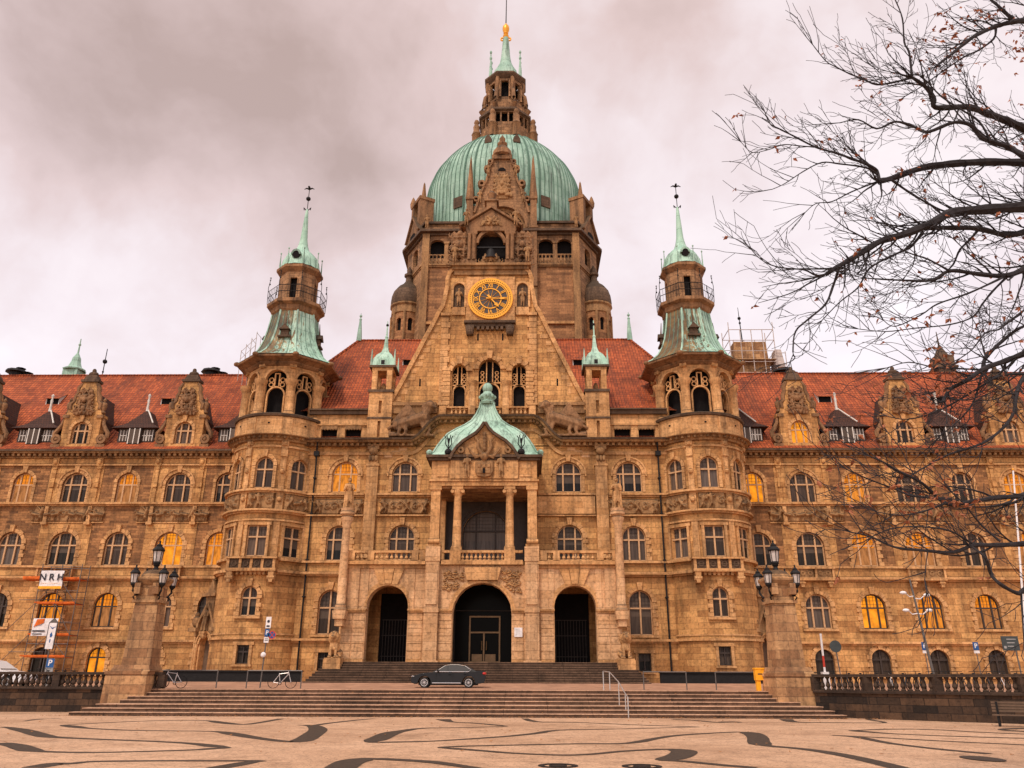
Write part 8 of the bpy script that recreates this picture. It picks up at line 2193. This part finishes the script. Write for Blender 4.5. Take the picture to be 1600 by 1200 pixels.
B([(1566, 434), (1514, 458), (1465, 475), (1439, 492), (1399, 510), (1380, 500)], .026, .008, 13.2, 12.6, 1.2, .12)
B([(1485, 424), (1450, 405), (1420, 395), (1395, 380), (1375, 360)], .025, .008, 12.9, 12.5, 1.1, .05)
B([(1640, 540), (1600, 553), (1571, 564), (1537, 576), (1508, 596), (1485, 608), (1473, 628)], .075, .03, 12.8, 12.0, 1.2, .18, fork[1])
B([(1537, 576), (1540, 559), (1566, 533), (1589, 515), (1612, 505)], .045, .03, 12.5, 13, .9, .1)
B([(1537, 578), (1500, 576), (1460, 574), (1420, 566), (1385, 575)], .022, .008, 12.4, 12, 1.3, .22)
B([(1535, 580), (1530, 600), (1520, 630), (1500, 655), (1470, 680)], .025, .01, 12.4, 12, 1.1, .18)
B([(1640, 560), (1600, 590), (1588, 617), (1585, 642), (1568, 668), (1534, 693), (1483, 710), (1445, 730), (1420, 745)], .055, .012, 12.4, 11.6, 1.1, .10, fork[1])
B([(1600, 584), (1560, 588), (1520, 612), (1470, 640), (1420, 655), (1385, 650)], .03, .008, 12.4, 12.1, 1.2, .15)
B([(1640, 768), (1597, 775), (1554, 778), (1517, 784), (1478, 787), (1441, 755), (1404, 736), (1380, 722), (1359, 713)], .065, .012, 11.8, 11.0, 1.1, .12, fork[0])
B([(1486, 780), (1427, 775), (1398, 764), (1353, 747), (1322, 733)], .028, .009, 11.3, 11.0, 1.2, .14)
B([(1478, 786), (1440, 800), (1405, 805), (1370, 800)], .022, .008, 11.2, 11.0, 1.3, .25)
B([(1640, 846), (1597, 850), (1554, 852), (1520, 852), (1489, 863), (1441, 860), (1398, 855), (1359, 838), (1330, 832)], .06, .011, 11.6, 10.8, 1.1, .05, fork[0])
B([(1563, 846), (1534, 821), (1506, 787), (1488, 770)], .022, .012, 11.3, 11.2, .9, .08)
B([(1520, 850), (1483, 829), (1432, 823), (1393, 826), (1364, 838)], .022, .008, 11.2, 10.8, 1.2, .05)
B([(1640, 905), (1600, 922), (1590, 927), (1562, 912), (1547, 895), (1540, 872), (1520, 855)], .05, .018, 11.2, 11.0, .5, .03, fork[0])
B([(1450, 860), (1447, 880), (1445, 905)], .012, .006, 10.9, 10.9, .9, .03)
B([(1640, 470), (1608, 480), (1580, 500), (1560, 515), (1540, 520), (1520, 545), (1500, 560)], .03, .01, 12.8, 12.2, 1.2, .1, fork[2])
for (cx, cy_, D, n_, sx_, sy_) in ((1475, 790, 11.1, 55, 55, 18), (1478, 40, 14.3, 45, 40, 40), (1590, 75, 14.3, 30, 15, 30), (1465, 565, 12.2, 35, 35, 18), (1470, 755, 11.1, 25, 60, 40), (1510, 630, 12.1, 18, 60, 30), (1425, 505, 12.6, 12, 30, 12), (1590, 215, 13.4, 8, 15, 40)):
    for k in range(int(n_ * .6)): leaf(at(cx + TR.gauss(0, sx_ * .6), cy_ + TR.gauss(0, sy_ * .6), D + TR.uniform(-.4, .4)))
tm.build('trunk', 'bark', tree, smooth=True); tw.build('twigs', 'bark', tree); lf.build('leaves', 'leaf_rust', tree)
print('windows', NWIN[0], 'twig faces', len(tw.f), 'objects', len(bpy.data.objects))
